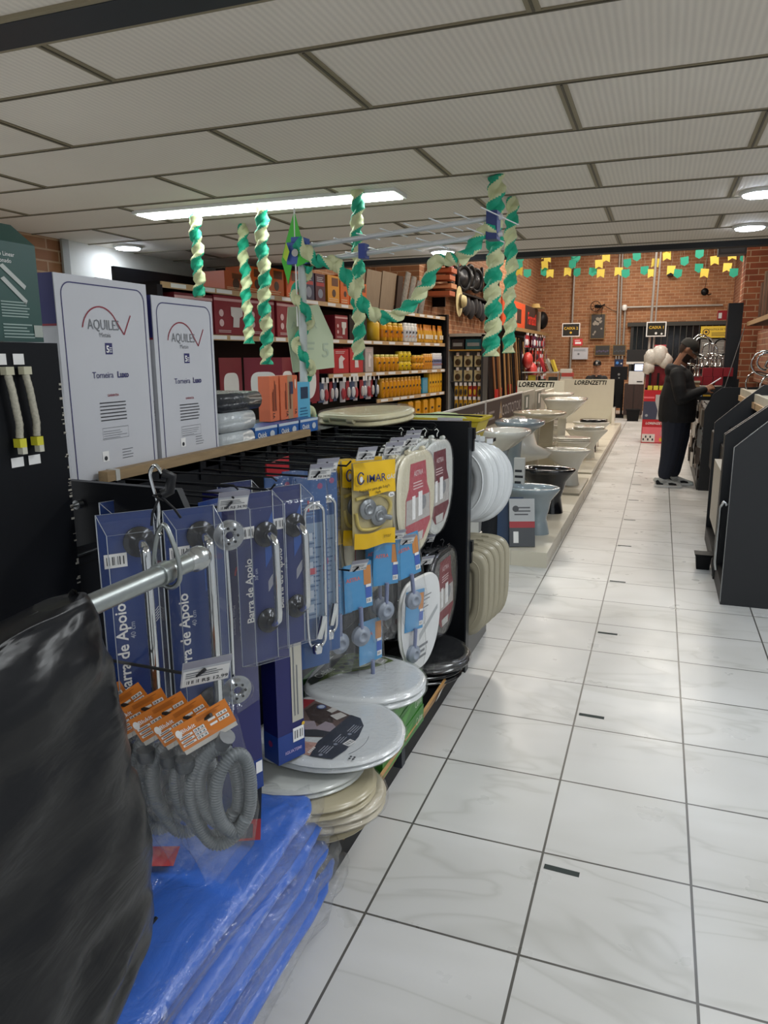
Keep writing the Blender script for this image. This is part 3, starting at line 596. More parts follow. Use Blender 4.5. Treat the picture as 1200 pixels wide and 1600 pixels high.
J3b = Series(jar('orange_tin', .10, .058, M('DE9A18', .35, 0, .03), M('EBCB40', .35), None, 'tin'))
for k in range(2): rowof(J3b, 3, -1.0, -.76, LV[2], '%%s orange tin from the near end, %s layer right of the yellow tins' % ('bottom' if k == 0 else 'top'), 'stacked orange tins', z2=.101*k)
J4 = Series(jar('orange_bottle', .22, .04, M('E8A038', .35), M('F0B860', .4), None, 'bottle')); rowof(J4, 4, -.66, -.42, LV[2], 'slim orange bottle on the middle shelf, %s from the near end', 'slim orange bottles')
J5 = Series(jar('white_tube', .23, .036, M('DADCE4', .4), M('EDEDED', .4), M('8A90B8', .4), 'tube')); rowof(J5, 6, -.34, -.04, LV[2], 'white and blue tube on the middle shelf, %s from the near side', 'white tubes')
J6 = Series(jar('yellow_bottle', .25, .05, M('E09A16', .35, 0, .03), M('E8AE38', .35), None, 'bottle')); rowof(J6, 11, -2.05, -.85, LV[1], 'squat yellow bottle on the lower shelf, %s from the near end', 'squat yellow bottles')
c = MB(); c.box(-.1, 0, -.1, .1, 0, .22, M('2F9CC0', .4)); fr = FX(0, 0, 0)
for q in (-.05, 0, .05): c.rect(fr, q-.003, .02, q+.003, .2, PAPER, .002)
c = c.build('blue_pack'); tag(c, 'blue printed pack between the yellow bottles on the lower shelf', 'pack'); c.location = WS(-.66, -.04, LV[1]); c.rotation_euler = (0, 0, RZ)
J7 = Series(jar('tall_yellow_bottle', .29, .045, M('E5AE22', .35, 0, .03), M('EBBE40', .35), None, 'bottle', 1.)); rowof(J7, 5, -.48, -.06, LV[1], 'tall square yellow bottle on the lower shelf, %s from the near side', 'tall square yellow bottles')
J8 = Series(jar('yellow_container', .27, .085, M('E2A01A', .35, 0, .03), M('E8B830', .35), None, 'container', 1.)); rowof(J8, 5, -1.2, -.14, LV[0], 'broad yellow container on the lowest visible shelf, %s from the near end', 'broad yellow containers', jit=.01)

# boxes of the near half
def carton(nm, lab, t0, t1, z, h, m, art=None, dep=.2, grp=None, cat='box', d=-.03):
    w_ = (t1-t0)/2-.004; t = thing(nm, lab, cat, WS((t0+t1)/2, d, z), RZ+random.uniform(-.04, .04), grp)
    c = MB(); c.box(-dep, 0, -w_, w_, 0, h, m); c.build('carton', t)
    if art: c = MB(); art(c, FX(0, 0, 0), w_, h); c.build('artwork', t)
    return t
OB = M('D9661E', .45, 0, .05)
def art_or(c, f, w_, h): c.rect(f, -w_*.3, h*.62, w_*.8, h*.92, M('6A3A18', .5)); c.disc(f, w_*.05, h*.35, min(w_, h)*.32, M('4A3022', .5)); c.lines(f, -w_*.8, h*.05, w_*.8, h*.2, 2, M('E8C8A0', .5))
def art_nv(c, f, w_, h): c.rect(f, -w_*.8, h*.55, w_*.8, h*.68, M('B23A3A', .5)); c.lines(f, -w_*.7, h*.72, w_*.7, h*.92, 3, M('C8CCD4', .5)); c.disc(f, 0, h*.28, w_*.5, M('8890A0', .5))
def art_rd(c, f, w_, h): c.rect(f, -w_, h*.86, w_, h*.93, M('D8A8A8', .5)); c.poly(f, [(w_*.1, h*.2), (w_*.5, h*.2), (w_*.55, h*.45), (w_*.75, h*.5), (w_*.75, h*.72), (0, h*.72), (0, h*.5), (w_*.15, h*.45)], M('D8D4D0', .5), .003); c.disc(f, -w_*.6, h*.3, w_*.14, M('E0C0C0', .5), .003); c.disc(f, -w_*.6, h*.55, w_*.14, M('E0C0C0', .5), .003); c.lines(f, -w_*.8, h*.06, w_*.2, h*.14, 2, M('E0C8C8', .5), .003)
bx = [(-5.25, -4.92, .17, M('B5572A', .5), art_or, 'dark orange carton'), (-4.90, -4.62, .25, OB, art_or, 'orange carton'), (-4.58, -4.30, .27, OB, art_or, 'orange carton'), (-4.26, -3.98, .28, M('D8602A', .5), art_or, 'orange carton with white print'), (-3.95, -3.72, .30, M('27304E', .5), art_nv, 'navy blue carton'), (-3.70, -3.5, .3, M('5A2E3A', .5), art_nv, 'dark red and black carton'), (-3.45, -3.18, .31, M('E29A22', .5), art_or, 'yellow-orange carton'), (-3.16, -2.95, .34, OB, art_or, 'tall orange carton'), (-2.94, -2.80, .33, M('D8601A', .5), None, 'narrow orange carton'), (-2.78, -2.52, .28, OB, art_or, 'orange carton')]
for i, (a, b, h, m, art, l) in enumerate(bx): carton('carton', '%s on the top wall shelf, %s from the near end' % (l, ORD[i]), a, b, LV[4], h*.93, m, art, .25, 'cartons on the top wall shelf')
rb = [(-5.9, -5.42, .40), (-5.40, -4.95, .42), (-4.93, -4.50, .43), (-4.46, -4.0, .43), (-3.96, -3.62, .44), (-3.3, -3.0, .33)]
for i, (a, b, h) in enumerate(rb): carton('toilet_seat_carton', 'dark red carton with toilet seat picture on the wall shelf, %s from near end' % ORD[i], a, b, LV[3], h*.8, M('8A2430' if i else '6E2029', .45), art_rd, .3, 'dark red cartons on the wall shelf')
carton('storage_case', 'black box with a white emblem on the wall shelf beside the dark red cartons', -2.98, -2.5, LV[3]-.0, .28, BLK, lambda c, f, w_, h: (c.disc(f, 0, h*.3, .025, PAPER), c.rect(f, -w_*.8, h*.85, w_*.8, h*.95, M('8A8A88', .5))), .3)
rb2 = [(-3.35, -3.0, .27, 'C0343A'), (-2.97, -2.62, .29, 'C63A3E'), (-2.58, -2.34, .3, 'BDB4B0')]
for i, (a, b, h, col_) in enumerate(rb2): carton('faucet_carton', ('bright red carton with a white faucet picture on the middle shelf, %s one' % ORD[i]) if i < 2 else 'white carton with grey faucet picture right of the bright red cartons', a, b, LV[2], h, M(col_, .45), lambda c, f, w_, h: (c.poly(f, [(-w_*.3, h*.2), (w_*.3, h*.2), (w_*.2, h*.5), (w_*.5, h*.6), (0, h*.75), (-w_*.3, h*.6)], M('E6DEDC', .5), .003), c.lines(f, -w_*.7, h*.82, w_*.7, h*.95, 2, M('E8C8C8', .5))), .3)
# tall things at the far end of the top shelf
for i, (a, b, h) in enumerate(((-2.45, -2.12, .44), (-2.08, -1.66, .5), (-1.63, -1.2, .52))):
    c = MB(); T = TW @ Matrix.Translation((-.32, 0, LV[4])) @ Matrix.Rotation(.12, 4, 'Y'); c.box(0, .02, a, b, 0, h, OAK, T); tag(c.build('wood_sample_board'), 'pale wood grained board leaning on the top shelf, %s from the near end' % ORD[i], 'board', 'wood sample boards')
c = MB(); T = TW @ Matrix.Translation((-.3, 0, LV[4])) @ Matrix.Rotation(.1, 4, 'Y'); c.box(0, .03, -1.18, -1.02, 0, .5, M('3A2A22', .5), T); tag(c.build('dark_board'), 'narrow dark brown board beside the plastic wrapped profiles', 'board')
for i in range(4):
    a = -.98+.22*i; c = MB(); T = TW @ Matrix.Translation((-.3, a, LV[4])) @ Matrix.Rotation(.14, 4, 'Y') @ Matrix.Rotation(-.12, 4, 'X'); c.loft([[T @ Vector((.03*cos(q), .06+.07*sin(q), z)) for q in [k*pi/5 for k in range(10)]] for z in (0, .15, .3, .45, .58-.04*i)], M('B9B5AC', .25, 0, .2, 30, .5, 40), False); tag(c.build('wrapped_profile'), 'grey white plastic wrapped bundle leaning on the top shelf, %s from the near side' % ORD[i], 'bundle', 'plastic wrapped bundles')
# hanging packs below the middle shelf
def hang_pack(w_, h, m, blob, nm='hanging_pack'):
    t = thing(nm, 'x', 'pack'); c = MB(); c.box(-.004, .0, -w_, w_, -h, 0, m); c.build('card', t)
    c = MB(); c.pad(F((0, 0, -h*.6), Y, Z), [(w_*.7*cos(a), h*.28*sin(a)) for a in [i*pi/8 for i in range(16)]], .03, blob, .4); c.build('product', t)
    c = MB(); c.box(.03, .033, -.025, .025, -.01, .05, PAPER); c.build('price_tag', t); return t
hp = [Series(hang_pack(.05, .22, M('A8303C', .5), M('C9C4C0', .4))), Series(hang_pack(.045, .24, M('C8C4C8', .5), M('B84048', .4))), Series(hang_pack(.05, .22, M('50607E', .5), M('D8D8DC', .4)))]
for i in range(14):
    hp[(i*5) % 3].put(WS(-3.75+.115*i, -.03+random.uniform(-.02, .02), LV[2]-.09), RZ+random.uniform(-.3, .3), '%s small pack hanging below the middle shelf, %s from the near end' % (('dark red', 'pale', 'blue')[(i*5) % 3], ORD[i]), 'small hanging packs below the middle shelf')
def hang_seat(m):
    t = thing('bagged_toilet_seat', 'x', 'toilet seat'); c = MB(); c.box(-.006, 0, -.2, .2, -.46, 0, m); c.build('card', t)
    c = MB(); c.pad(F((.001, 0, -.26), -Y, -Z), seat_out(.15, .18), -.03, WHT, .12); c.build('seat', t); return t
hs = Series(hang_seat(M('7E2432', .4, 0, .05)))
for i, q in enumerate((-5.75, -5.25, -4.78, -4.4, -4.02)): hs.put(WS(q, -.02+.02*i, 1.60), RZ+(-.3, .15, -.5, .2, 0)[i], 'white toilet seat on dark red card on the wall shelf, %s from near end' % ORD[i], 'white toilet seats on dark red cards')

# ------------------------------------------------------------------ brick wall things behind the shelving end
t = thing('tool_cabinet', 'open steel cabinet with hanging yellow packs next to the shelving end', 'cabinet', (-3.27, 13.0, 0))
c = MB(); GB = M('8A8E92', .4); c.box(-.31, .31, .36, .38, 0, 1.98, GB); c.box(-.33, -.31, 0, .38, 0, 1.98, M('9A9C9C', .4)); c.box(.28, .32, 0, .38, 0, 1.98, M('2A2B2D', .5)); c.box(-.33, .32, 0, .38, 1.95, 2.0, M('A8A49A', .5)); c.box(-.31, .28, 0, .36, 1.70, 1.72, M('B98E3A', .5)); c.build('cabinet_body', t)
c = MB(); c.box(-.31, .28, .1, .36, 1.15, 1.16, M('5A5D60', .4)); c.box(-.31, .28, .1, .36, .62, .63, M('5A5D60', .4)); c.build('shelf', t)
hk = [Series(hang_pack(.075, .2, M('D9CFA0', .5), M('4A3A22', .4), 'hardware_pack')), Series(hang_pack(.033, .2, M('D4A52A', .5), M('3A3630', .4), 'hardware_pack')), Series(hang_pack(.033, .2, M('C03A30', .5), M('D8B83A', .4), 'hardware_pack'))]
for r_, z in ((0, 1.62), (1, 1.36)):
    for i in range(3): hk[0].put((-3.44+.19*i, 13.12, z), -pi/2, 'wide cream pack in the steel cabinet, %s from left, %s row' % (ORD[i], ('upper', 'second')[r_]), 'wide packs in the steel cabinet')
for r_, z in enumerate((1.09, .84)):
    for i in range(6): hk[2 if (r_ == 0 and 2 < i < 5) else 1].put((-3.46+.085*i, 13.12, z), -pi/2, 'narrow %s pack in the steel cabinet, %s from left, %s row' % ('red' if (r_ == 0 and 2 < i < 5) else 'yellow', ORD[i], ('third', 'lowest')[r_]), 'narrow packs in the steel cabinet')
for i, (a, b, cc, l) in enumerate(((-.28, -.05, '2A2C30', 'black tool box'), (-.02, .26, '2C6E7A', 'teal tool box'))):
    c = MB(); c.box(-3.27+a, -3.27+b, 13.06, 13.3, 1.722, 1.90, M(cc, .4)); c.box(-3.27+a+.03, -3.27+b-.03, 13.05, 13.06, 1.78, 1.84, M('9AA4A8', .4)); tag(c.build('tool_box'), l+' on the top board of the steel cabinet', 'tool box')
# straw hat, black caps / gloves, wheelbarrow wheels
t = thing('straw_hat', 'pale straw hat hanging on the brick wall above the steel cabinet', 'hat', (-3.3, 12.6, 2.52))
c = MB(); c.lathe([(.001, .13), (.07, .12), (.09, .08), (.1, .01), (.2, -.01), (.22, .0), (.22, .006)], M('CDBE8C', .7, 0, .08), 20, axis='X', sq=1.15); c.build('hat_body', t); c = MB(); c.lathe([(.101, .02), (.097, .06)], M('5A4A2A', .6), 20, axis='X', sq=1.15); c.build('hat_band', t)
random.seed(11)
def blob(nm, lab, cat, loc, r, m, grp, dz=1.):
    c = MB(); R_ = []; sd = random.random()*9
    for i in range(9):
        a = pi*i/8; R_.append([(r*sin(a)*cos(b)*(1+.2*sin(3*b+sd))*.6, r*sin(a)*sin(b)*(1+.2*cos(2*b+sd)), -r*dz*cos(a)) for b in [k*pi/6 for k in range(12)]])
    c.loft(R_, m); o = c.build(nm); o.location = loc; return tag(o, lab, cat, grp)
for i in range(9): blob('work_glove', 'dark bundled glove hanging beside the straw hat on the brick wall, %s from the left' % ORD[i], 'glove', (-3.42, 13.25+.32*i, 2.56-.05*(i % 3)), .13, M('26262A', .7, 0, .1), 'dark gloves hanging beside the straw hat', 1.4)
def wheel(rim):
    t = thing('spoked_wheel', 'x', 'wheel'); c = MB(); c.tube([(0, .2*cos(a), .2*sin(a)) for a in [i*pi/12 for i in range(24)]], .035, BLKM, 8, True); c.build('tyre', t)
    c = MB(); c.lathe([(.165, -.02), (.17, 0), (.06, .03), (.05, .05), (.02, .06)], rim, 18, axis='X'); c.build('rim', t); return t
wr = Series(wheel(M('7E1E24', .4))); wb = Series(wheel(M('2E2F33', .45)))
wr.put((-3.35, 12.2, 3.0), 0, 'wheelbarrow wheel with a red rim high on the brick wall')
for i in range(8): wb.put((-3.38, 12.75+.46*i, 2.98-.04*(i % 2)+.02*i), random.uniform(-.4, .4), 'dark spoked wheel high on the brick wall, %s from the left' % ORD[i], 'dark wheels high on the brick wall')
c = MB(); c.box(-3.6, -3.35, 11.9, 17, 2.68, 2.71, BLKM)
for q in (12, 13.6, 15.2, 16.8): c.box(-3.6, -3.38, q, q+.03, 2.4, 2.7, BLKM)
tag(c.build('wall_bracket'), 'black wall bracket carrying the row of wheels', 'bracket')
for i in range(6):
    c = MB(); y = 11.85+.0*i; z = 2.55+.12*i; c.box(-3.55, -3.2, 11.62+.1*(i % 2), 11.95+.1*(i % 2), z, z+.07, M(('B05A34', 'C98A5E', 'B8643E')[i % 3], .6)); tag(c.build('loose_brick_pack'), 'orange brown carton stacked above the shelving end, %s from the bottom' % ORD[i], 'box', 'cartons stacked above the shelving end')
# tool shelf with orange signs
t = thing('tool_rack', 'black tool rack on the left wall with an orange and black sign board on top', 'rack', (-3.3, 16, 0))
c = MB(); c.box(-.295, -.26, 0, 6.6, 0, 2.2, BLKM); c.box(-.295, .1, 0, 6.7, 2.2, 2.25, M('2A2622', .5)); c.box(.1, .12, 0, 6.7, 2.18, 2.26, M('9A7A50', .6)); c.build('rack_panel', t)
c = MB()
for z in (2.1, 1.7, 1.3):
    for q in range(18): c.cyl((-.26, 2.8+.21*q, z), (.0, 2.8+.21*q, z), .006, STEEL, 4)
c.build('peg', t, kind='stuff')
t = thing('sign_board', 'orange and brown sign board with red lettering on top of the tool rack', 'sign', (-3.28, 16.2, 2.26))
c = MB(); c.box(-.04, 0, 0, 2.85, 0, .6, M('E4572A', .5)); c.box(-.04, 0, 2.85, 4.9, 0, .6, M('3A2824', .5)); c.build('board', t)
c = MB(); fr = FX(0, 0, 0); c.rect(fr, 1.3, .12, 2.3, .45, M('33221E', .5), .004); c.rect(fr, 1.5, .17, 1.7, .4, M('D8A890', .5), .006); c.text(fr, 'Famastil', 3.9, .3, .42, M('E83A2E', .5), .006, .02, 0, 0, 'c', 1, 1.0); c.build('lettering', t)
c = MB(); c.lathe([(.001, .12), (.1, .11), (.13, 0), (.25, -.01), (.25, 0)], M('C8A868', .7), 16, (-3.3, 20.8, 2.88)); tag(c.build('straw_hat'), 'straw hat lying on top of the brown sign board', 'hat')
c = MB(); c.box(-3.33, -3.25, 21.2, 21.45, 2.26, 2.8, M('9A8A78', .6)); tag(c.build('beige_board'), 'narrow beige board right of the brown sign', 'board')
blob('black_bag', 'black round bag at the right end of the tool rack top', 'bag', (-3.28, 21.9, 2.6), .25, BLKM, None)
# long handled tools leaning
hw = [M('8A5E38', .55, 0, .08), M('9C7446', .55, 0, .08), M('A8804E', .55)]
def longtool(hm, head, hc):
    t = thing('long_handled_tool', 'x', 'tool'); c = MB(); c.cyl((0, 0, .1), (-.12, .03, 1.5), .022, hm, 8); c.build('handle', t)
    c = MB()
    if head == 0: c.pad(F((0, -.1, .0), Y, Z), [(0, 0), (.2, 0), (.22, .12), (.15, .26), (.05, .26), (-.02, .12)], .03, hc, .1)
    elif head == 1: c.box(-.02, .02, -.16, .16, .02, .16, hc)
    else: c.box(-.03, .03, -.03, .03, 0, .45, hc)
    c.build('tool_head', t); return t
lt = [Series(longtool(hw[0], 2, M('C0302A', .4))), Series(longtool(hw[1], 0, M('D8431E', .4))), Series(longtool(hw[2], 1, M('D84A22', .4))), Series(longtool(BLK, 0, BLKM))]
ltn = ('red ended', 'orange bladed', 'orange broad headed', 'black')
for i in range(16):
    k = (3, 0, 3, 1, 0, 2, 3, 1, 0, 3, 2, 1, 0, 3, 1, 2)[i]; lt[k].put((-3.2+.08*(i % 2), 14.75+.26*i, .45+.04*(i % 3)), random.uniform(-.3, .3), '%s long handled tool standing at the left wall, %s from the left' % (ltn[k], ORD[i]), 'long handled tools at the left wall')
c = MB(); c.box(-3.5, -3.1, 14.6, 19, 0, .46, BLKM); tag(c.build('tool_stand'), 'low black stand holding the long handled tools', 'stand')
c = MB(); c.box(-3.56, -3.5, 15.0, 15.35, 1.45, 2.05, M('B52A24', .5)); tag(c.build('red_panel'), 'tall narrow red panel on the wall beside the steel cabinet', 'panel')
# small tool packs on pegs
tpk = []
for k, (c1, c2) in enumerate((('B03038', 'D8D8DC'), ('2A2C34', 'B8303A'), ('D0CCD4', '7A3038'), ('5A2A48', 'D8D8DC'), ('C83A2A', '2A2A2E'))): tpk.append(Series(hang_pack(.07, .3, M(c1, .5), M(c2, .4), 'tool_pack')))
pn = ('red', 'black', 'silver', 'purple', 'orange'); k = 0
for r_, z in enumerate((2.12, 1.76, 1.4, 1.05)):
    for i in range(16):
        q = random.randrange(5); tpk[q].put((-3.26+random.uniform(0, .1), 18.7+.24*i+random.uniform(-.05, .05), z), random.uniform(-.6, .6), '%s tool pack on the peg rack, %s from left, %s row' % (pn[q], ORD[i], ('top', 'second', 'third', 'lowest')[r_]), 'tool packs on the peg rack')
blob('red_helmet', 'red round helmet hanging amid the tool packs, upper one', 'helmet', (-3.1, 18.6, 1.5), .2, M('C8403A', .4), None); blob('red_helmet', 'red round helmet hanging amid the tool packs, lower one', 'helmet', (-3.05, 18.9, 1.25), .2, M('D04A48', .4), None)

# ------------------------------------------------------------------ display stage with sanitary ware
TILEW = M('CFC9B8', .3, 0, .03); SEAM = M('8F897C', .7)
t = thing('display_stage', 'low cream tiled display stage carrying toilets and basins', 'platform', (0, 0, 0))
c = MB(); c.box(-1.9, -.722, 5.505, 9.55, 0, .12, TILEW)
for y in (7.1, 8.35): c.box(-1.9, -.7215, y, y+.008, .1, .1206, SEAM)
for y in (6.4, 7.4, 8.4): c.box(-.722, -.7213, y, y+.006, 0, .12, SEAM)
c.box(-1.0, -.9985, 5.504, 5.505, 0, .12, SEAM); c.build('stage_body', t)
c = MB(); c.box(-1.9, -.745, 9.62, 17.2, 0, .13, TILEW); c.box(-.75, -.74, 9.62, 17.2, .05, .06, SEAM)
for y in (10.7, 12.2, 13.7): c.box(-1.9, -.7445, y, y+.01, 0, .131, SEAM)
c.build('stage_body', t)
c = MB(); c.box(-1.45, -.735, 8.0, 9.1, .1205, .145, M('A39C8C', .4)); tag(c.build('display_board_slab'), 'grey slab under the cream toilet on the stage', 'slab')
def toilet(nm, lab, x, y, z0, m, L=.52, rh=.42, lid=None, foot=(.16, .11), neck=(.12, .08), cat='toilet', rz=0, fx=0., water=True):
    """x = front of the rim; bowl points to +X"""
    t = thing(nm, lab, cat, (x, y, z0), rz); c = MB(); n = 28
    def el(cx, hx, hy, z, sq=1.0): return [(cx+hx*math.copysign(abs(cos(a))**sq, cos(a)), hy*math.copysign(abs(sin(a))**sq, sin(a)), z) for a in [2*pi*i/n for i in range(n)]]
    fx0 = -.33+fx
    R_ = [el(fx0, foot[0], foot[1], 0), el(fx0, foot[0]*.97, foot[1]*.97, .02), el(fx0-.005, neck[0], neck[1], rh*.35), el(fx0+.01, neck[0]*1.05, neck[1]*1.1, rh*.5), el(-L*.5+.0, L*.36, .12, rh*.72), el(-L*.5, L*.46, .165, rh*.88), el(-L*.5, L*.5, .18, rh*.95), el(-L*.5, L*.5, .18, rh*.99), el(-L*.5, L*.485, .17, rh), el(-L*.46, L*.37, .125, rh*.995), el(-L*.46, L*.34, .11, rh*.93), el(-L*.48, L*.2, .07, rh*.7)]
    c.loft(R_, m); c.build('bowl', t)
    if lid:
        c = MB(); o = [(a[1]*1.02, -L*.5+a[0]) for a in []]
        fr = F((-L*.5, 0, rh+.004), Y, -X); out = [(a*.98, b*1.12) for a, b in seat_out(.18, .225)]; fr = F((-L*.48, 0, rh+.005), Y, -X)
        c.pad(F((-L*.48, 0, rh+.005), -Y, X), out, .018, lid, .08); c.pad(F((-L*.48, 0, rh+.026), -Y, X), out, .02, lid, .12); c.build('seat_lid', t)
    return t
toilet('bidet_bowl', 'blue-grey toilet bowl nearest on the stage', -.72, 6.15, .12, PGREY, .50, .40, foot=(.1, .1), neck=(.075, .075), fx=.155)
toilet('toilet_bowl', 'glossy black toilet bowl on the stage', -.69, 7.05, .12, BLKG, .56, .43, foot=(.11, .1), neck=(.09, .08), fx=.12)
toilet('toilet_bowl', 'cream white toilet bowl standing on the grey slab', -.68, 8.57, .145, PORC, .56, .41, foot=(.12, .1), neck=(.1, .08), fx=.1)
toilet('toilet', 'white toilet with closed lid behind the cream bowl', -.80, 9.95, .13, PORC, .52, .37, PORC, foot=(.12, .1), fx=.05)
toilet('toilet', 'white toilet with lid behind, in the second part of the stage', -.66, 11.1, .13, PORC, .60, .42, PORC, foot=(.1, .1), neck=(.09, .08), fx=.07)
toilet('toilet', 'white toilet with a black seat before the big white panel', -.72, 12.6, .13, PORC, .6, .40, BLKG, foot=(.12, .1), fx=.05)
c = MB(); c.box(-1.2, -.78, 12.4, 12.8, .12, .2, BLKM)
c = MB(); c.box(-.98, -.86, 11.75, 12.1, .13, .5, BLKG); tag(c.build('black_pedestal'), 'narrow black pedestal behind the white toilets', 'pedestal')
def basin(lab, x, y, z, m, L=.46, W=.56, ped=True, dep=.2, pm=None, z0=.12, square=False):
    t = thing('wash_basin', lab, 'basin', (x, y, z0)); c = MB(); n = 28; h = z-z0; sq = .45 if square else 1.
    def el(cx, hx, hy, zz): return [(cx+hx*math.copysign(abs(cos(a))**sq, cos(a)), hy*math.copysign(abs(sin(a))**sq, sin(a)), zz) for a in [2*pi*i/n for i in range(n)]]
    R_ = [el(-L*.62, L*.14, W*.16, h-dep), el(-L*.58, L*.3, W*.3, h-dep*.7), el(-L*.53, L*.42, W*.42, h-dep*.35), el(-L*.5, L*.49, W*.49, h-.035), el(-L*.5, L*.5, W*.5, h-.012), el(-L*.5, L*.485, W*.485, h), el(-L*.47, L*.37, W*.38, h-.004), el(-L*.47, L*.3, W*.32, h-dep*.4), el(-L*.5, L*.12, W*.12, h-dep*.6)]
    c.loft(R_, m); c.build('bowl', t)
    if ped:
        c = MB(); c.loft([[(-L*.62+a*r, b*r, zz) for a, b in [(cos(q), sin(q)) for q in [2*pi*i/20 for i in range(20)]]] for zz, r in ((0, .11), (.03, .1), (h*.4, .07), (h*.75, .085), (h-dep*.9, .1))], pm or m); c.build('pedestal', t)
    return t
basin('white oval wash basin on a blue-grey pedestal, nearest basin', -1.05, 6.6, .95, PORC, .46, .56, True, .2, PGREY)
basin('blue-grey wash basin behind the nearest white one', -1.04, 7.4, .965, PGREY, .5, .6)
basin('broad beige wash basin on a beige pedestal', -.99, 8.75, .96, PBEIGE, .62, .72, True, .16)
basin('large white square wash basin with pedestal before the big panel', -.93, 10.6, 1.02, PORC, .56, .8, True, .28, None, .13, True)
basin('white corner basin behind the large square one', -1.25, 11.9, 1.03, PORC, .5, .6, True, .2, None, .13, True)
t = thing('wall_urinal', 'white wall urinal with pointed lip between the basins', 'urinal', (-1.05, 8.05, .45))
c = MB(); n = 16
R_ = [[(-.42, hw_*cos(a)*0+hw_*sin(a), z) if cos(a) < 0 else (-.42+d*cos(a), hw_*sin(a), z) for a in [2*pi*i/n for i in range(n)]] for z, d, hw_ in ((-.0, .12, .08), (.06, .38, .14), (.12, .42, .15), (.2, .26, .14), (.4, .2, .14), (.5, .12, .1))]
c.loft(R_, PORC); c.build('bowl', t)
c = MB(); c.box(-1.62, -1.47, 7.9, 8.2, .12, .92, M('C9C3B2', .5)); tag(c.build('wall_post'), 'pale upright carrying the wall urinal', 'post')
t = thing('toilet_cistern_set', 'beige cistern and bowl behind the closed white toilet', 'toilet', (-1.3, 9.5, .12))
c = MB(); c.loft([[(a*s_, b*s_, z) for a, b in ((-.1, -.2), (.1, -.2), (.1, .2), (-.1, .2))] for z, s_ in ((.38, .85), (.4, .9), (.72, 1), (.75, .97))], PBEIGE, False); c.build('cistern', t); c = MB(); c.box(-.12, .12, -.17, .17, 0, .38, PBEIGE); c.build('base', t)
# low back wall of the stage with brown sign panels
t = thing('stage_back_wall', 'low white wall behind the basins with brown lettered panels', 'partition', (-1.85, 0, 0))
c = MB(); c.box(-.06, -.01, 5.9, 10.75, .0, .97, M('CFCCC2', .5)); c.build('wall_board', t)
BRN = M('43363A', .45, 0, .04)
for i, (a, b) in enumerate(((5.95, 8.28), (8.34, 10.7))):
    c = MB(); c.box(-.01, .0, a, b, .8, 1.08, BRN); c.box(-.012, .006, a-.03, b+.03, 1.08, 1.1, PAPER); c.box(-.012, .006, a-.03, a, .78, 1.1, PAPER); fr = FX(0, 0, 0)
    c.lines(fr, a+.15, .86, a+.5, 1.0, 2, M('A8A0A4', .5), .002); c.poly(fr, [(a+.75, .84), (a+.95, .84), (a+.85, 1.06)], M('C9A878', .5), .002); c.text(fr, 'Roca', a+.7+.25, .92, .01, PAPER, .003) if 0 else None
    c.text(fr, 'ACOSTOTOK', a+1.5, .93, .19, M('B8B4B8', .5), .003, .01, 0, 0, 'c', 1.05, 1.25); c.build('sign_panel', t)
# grey leaning packs at the front of the stage
def lean(lab, x, y, rz, col_, tilt, art=True, grp=None):
    t = thing('flush_cover_pack', lab, 'pack', (x, y, .125), 0, grp, (0, 0, 0)); t.rotation_euler = Matrix.Rotation(rz, 3, 'Z').to_euler(); t.rotation_euler[0] = -tilt
    c = MB(); c.box(-.1, .1, -.0, .05, 0, .38, M(col_, .3)); c.build('carton', t)
    if art:
        c = MB(); fr = FN(); c.rect(fr, -.1, .2, .1, .38, M('B8BABC', .35)); c.rect(fr, -.1, .15, .1, .2, M('A8323A', .4)); c.rect(fr, -.07, .03, -.03, .12, PAPER, .002); c.lines(fr, -.06, .25, .08, .33, 3, M('5A5C60', .5), .002); c.disc(fr, -.05, .3, .025, M('4A4C50', .5), .003); c.build('artwork', t)
    return t
lean('grey and red flat carton leaning against the nearest toilet bowl', -.93, 5.62, .35, '4C4F54', .25)
lean('blue and black flat carton leaning behind the grey and red one', -1.04, 5.66, .2, '1E3A5C', .22, False)
lean('dark flat carton leaning leftmost at the front edge of the stage', -1.19, 5.68, .1, '22252B', .2, False)
c = MB(); c.box(-1.5, -1.28, 5.6, 5.85, .12, .62, M('C4C4C0', .4)); fr = FN(-1.5, 5.6, .12); c.rect(fr, .08, .2, .2, .34, BLKM, .002); c.text(fr, '5', .15, .27, .12, PAPER, .004, .02); tag(c.build('display_carton'), 'pale carton with a black square and a white 5 behind the beige seats', 'box')
t = thing('pedestal_pack', 'white and black printed bag standing beside the blue-grey pedestal', 'bag', (-1.07, 6.25, .12))
c = MB(); c.box(-.06, .03, 0, .05, 0, .62, M('C9C9C6', .4)); fr = FN(0, 0, 0); c.lines(fr, -.05, .35, .02, .55, 4, INK, .002); c.build('carton', t)
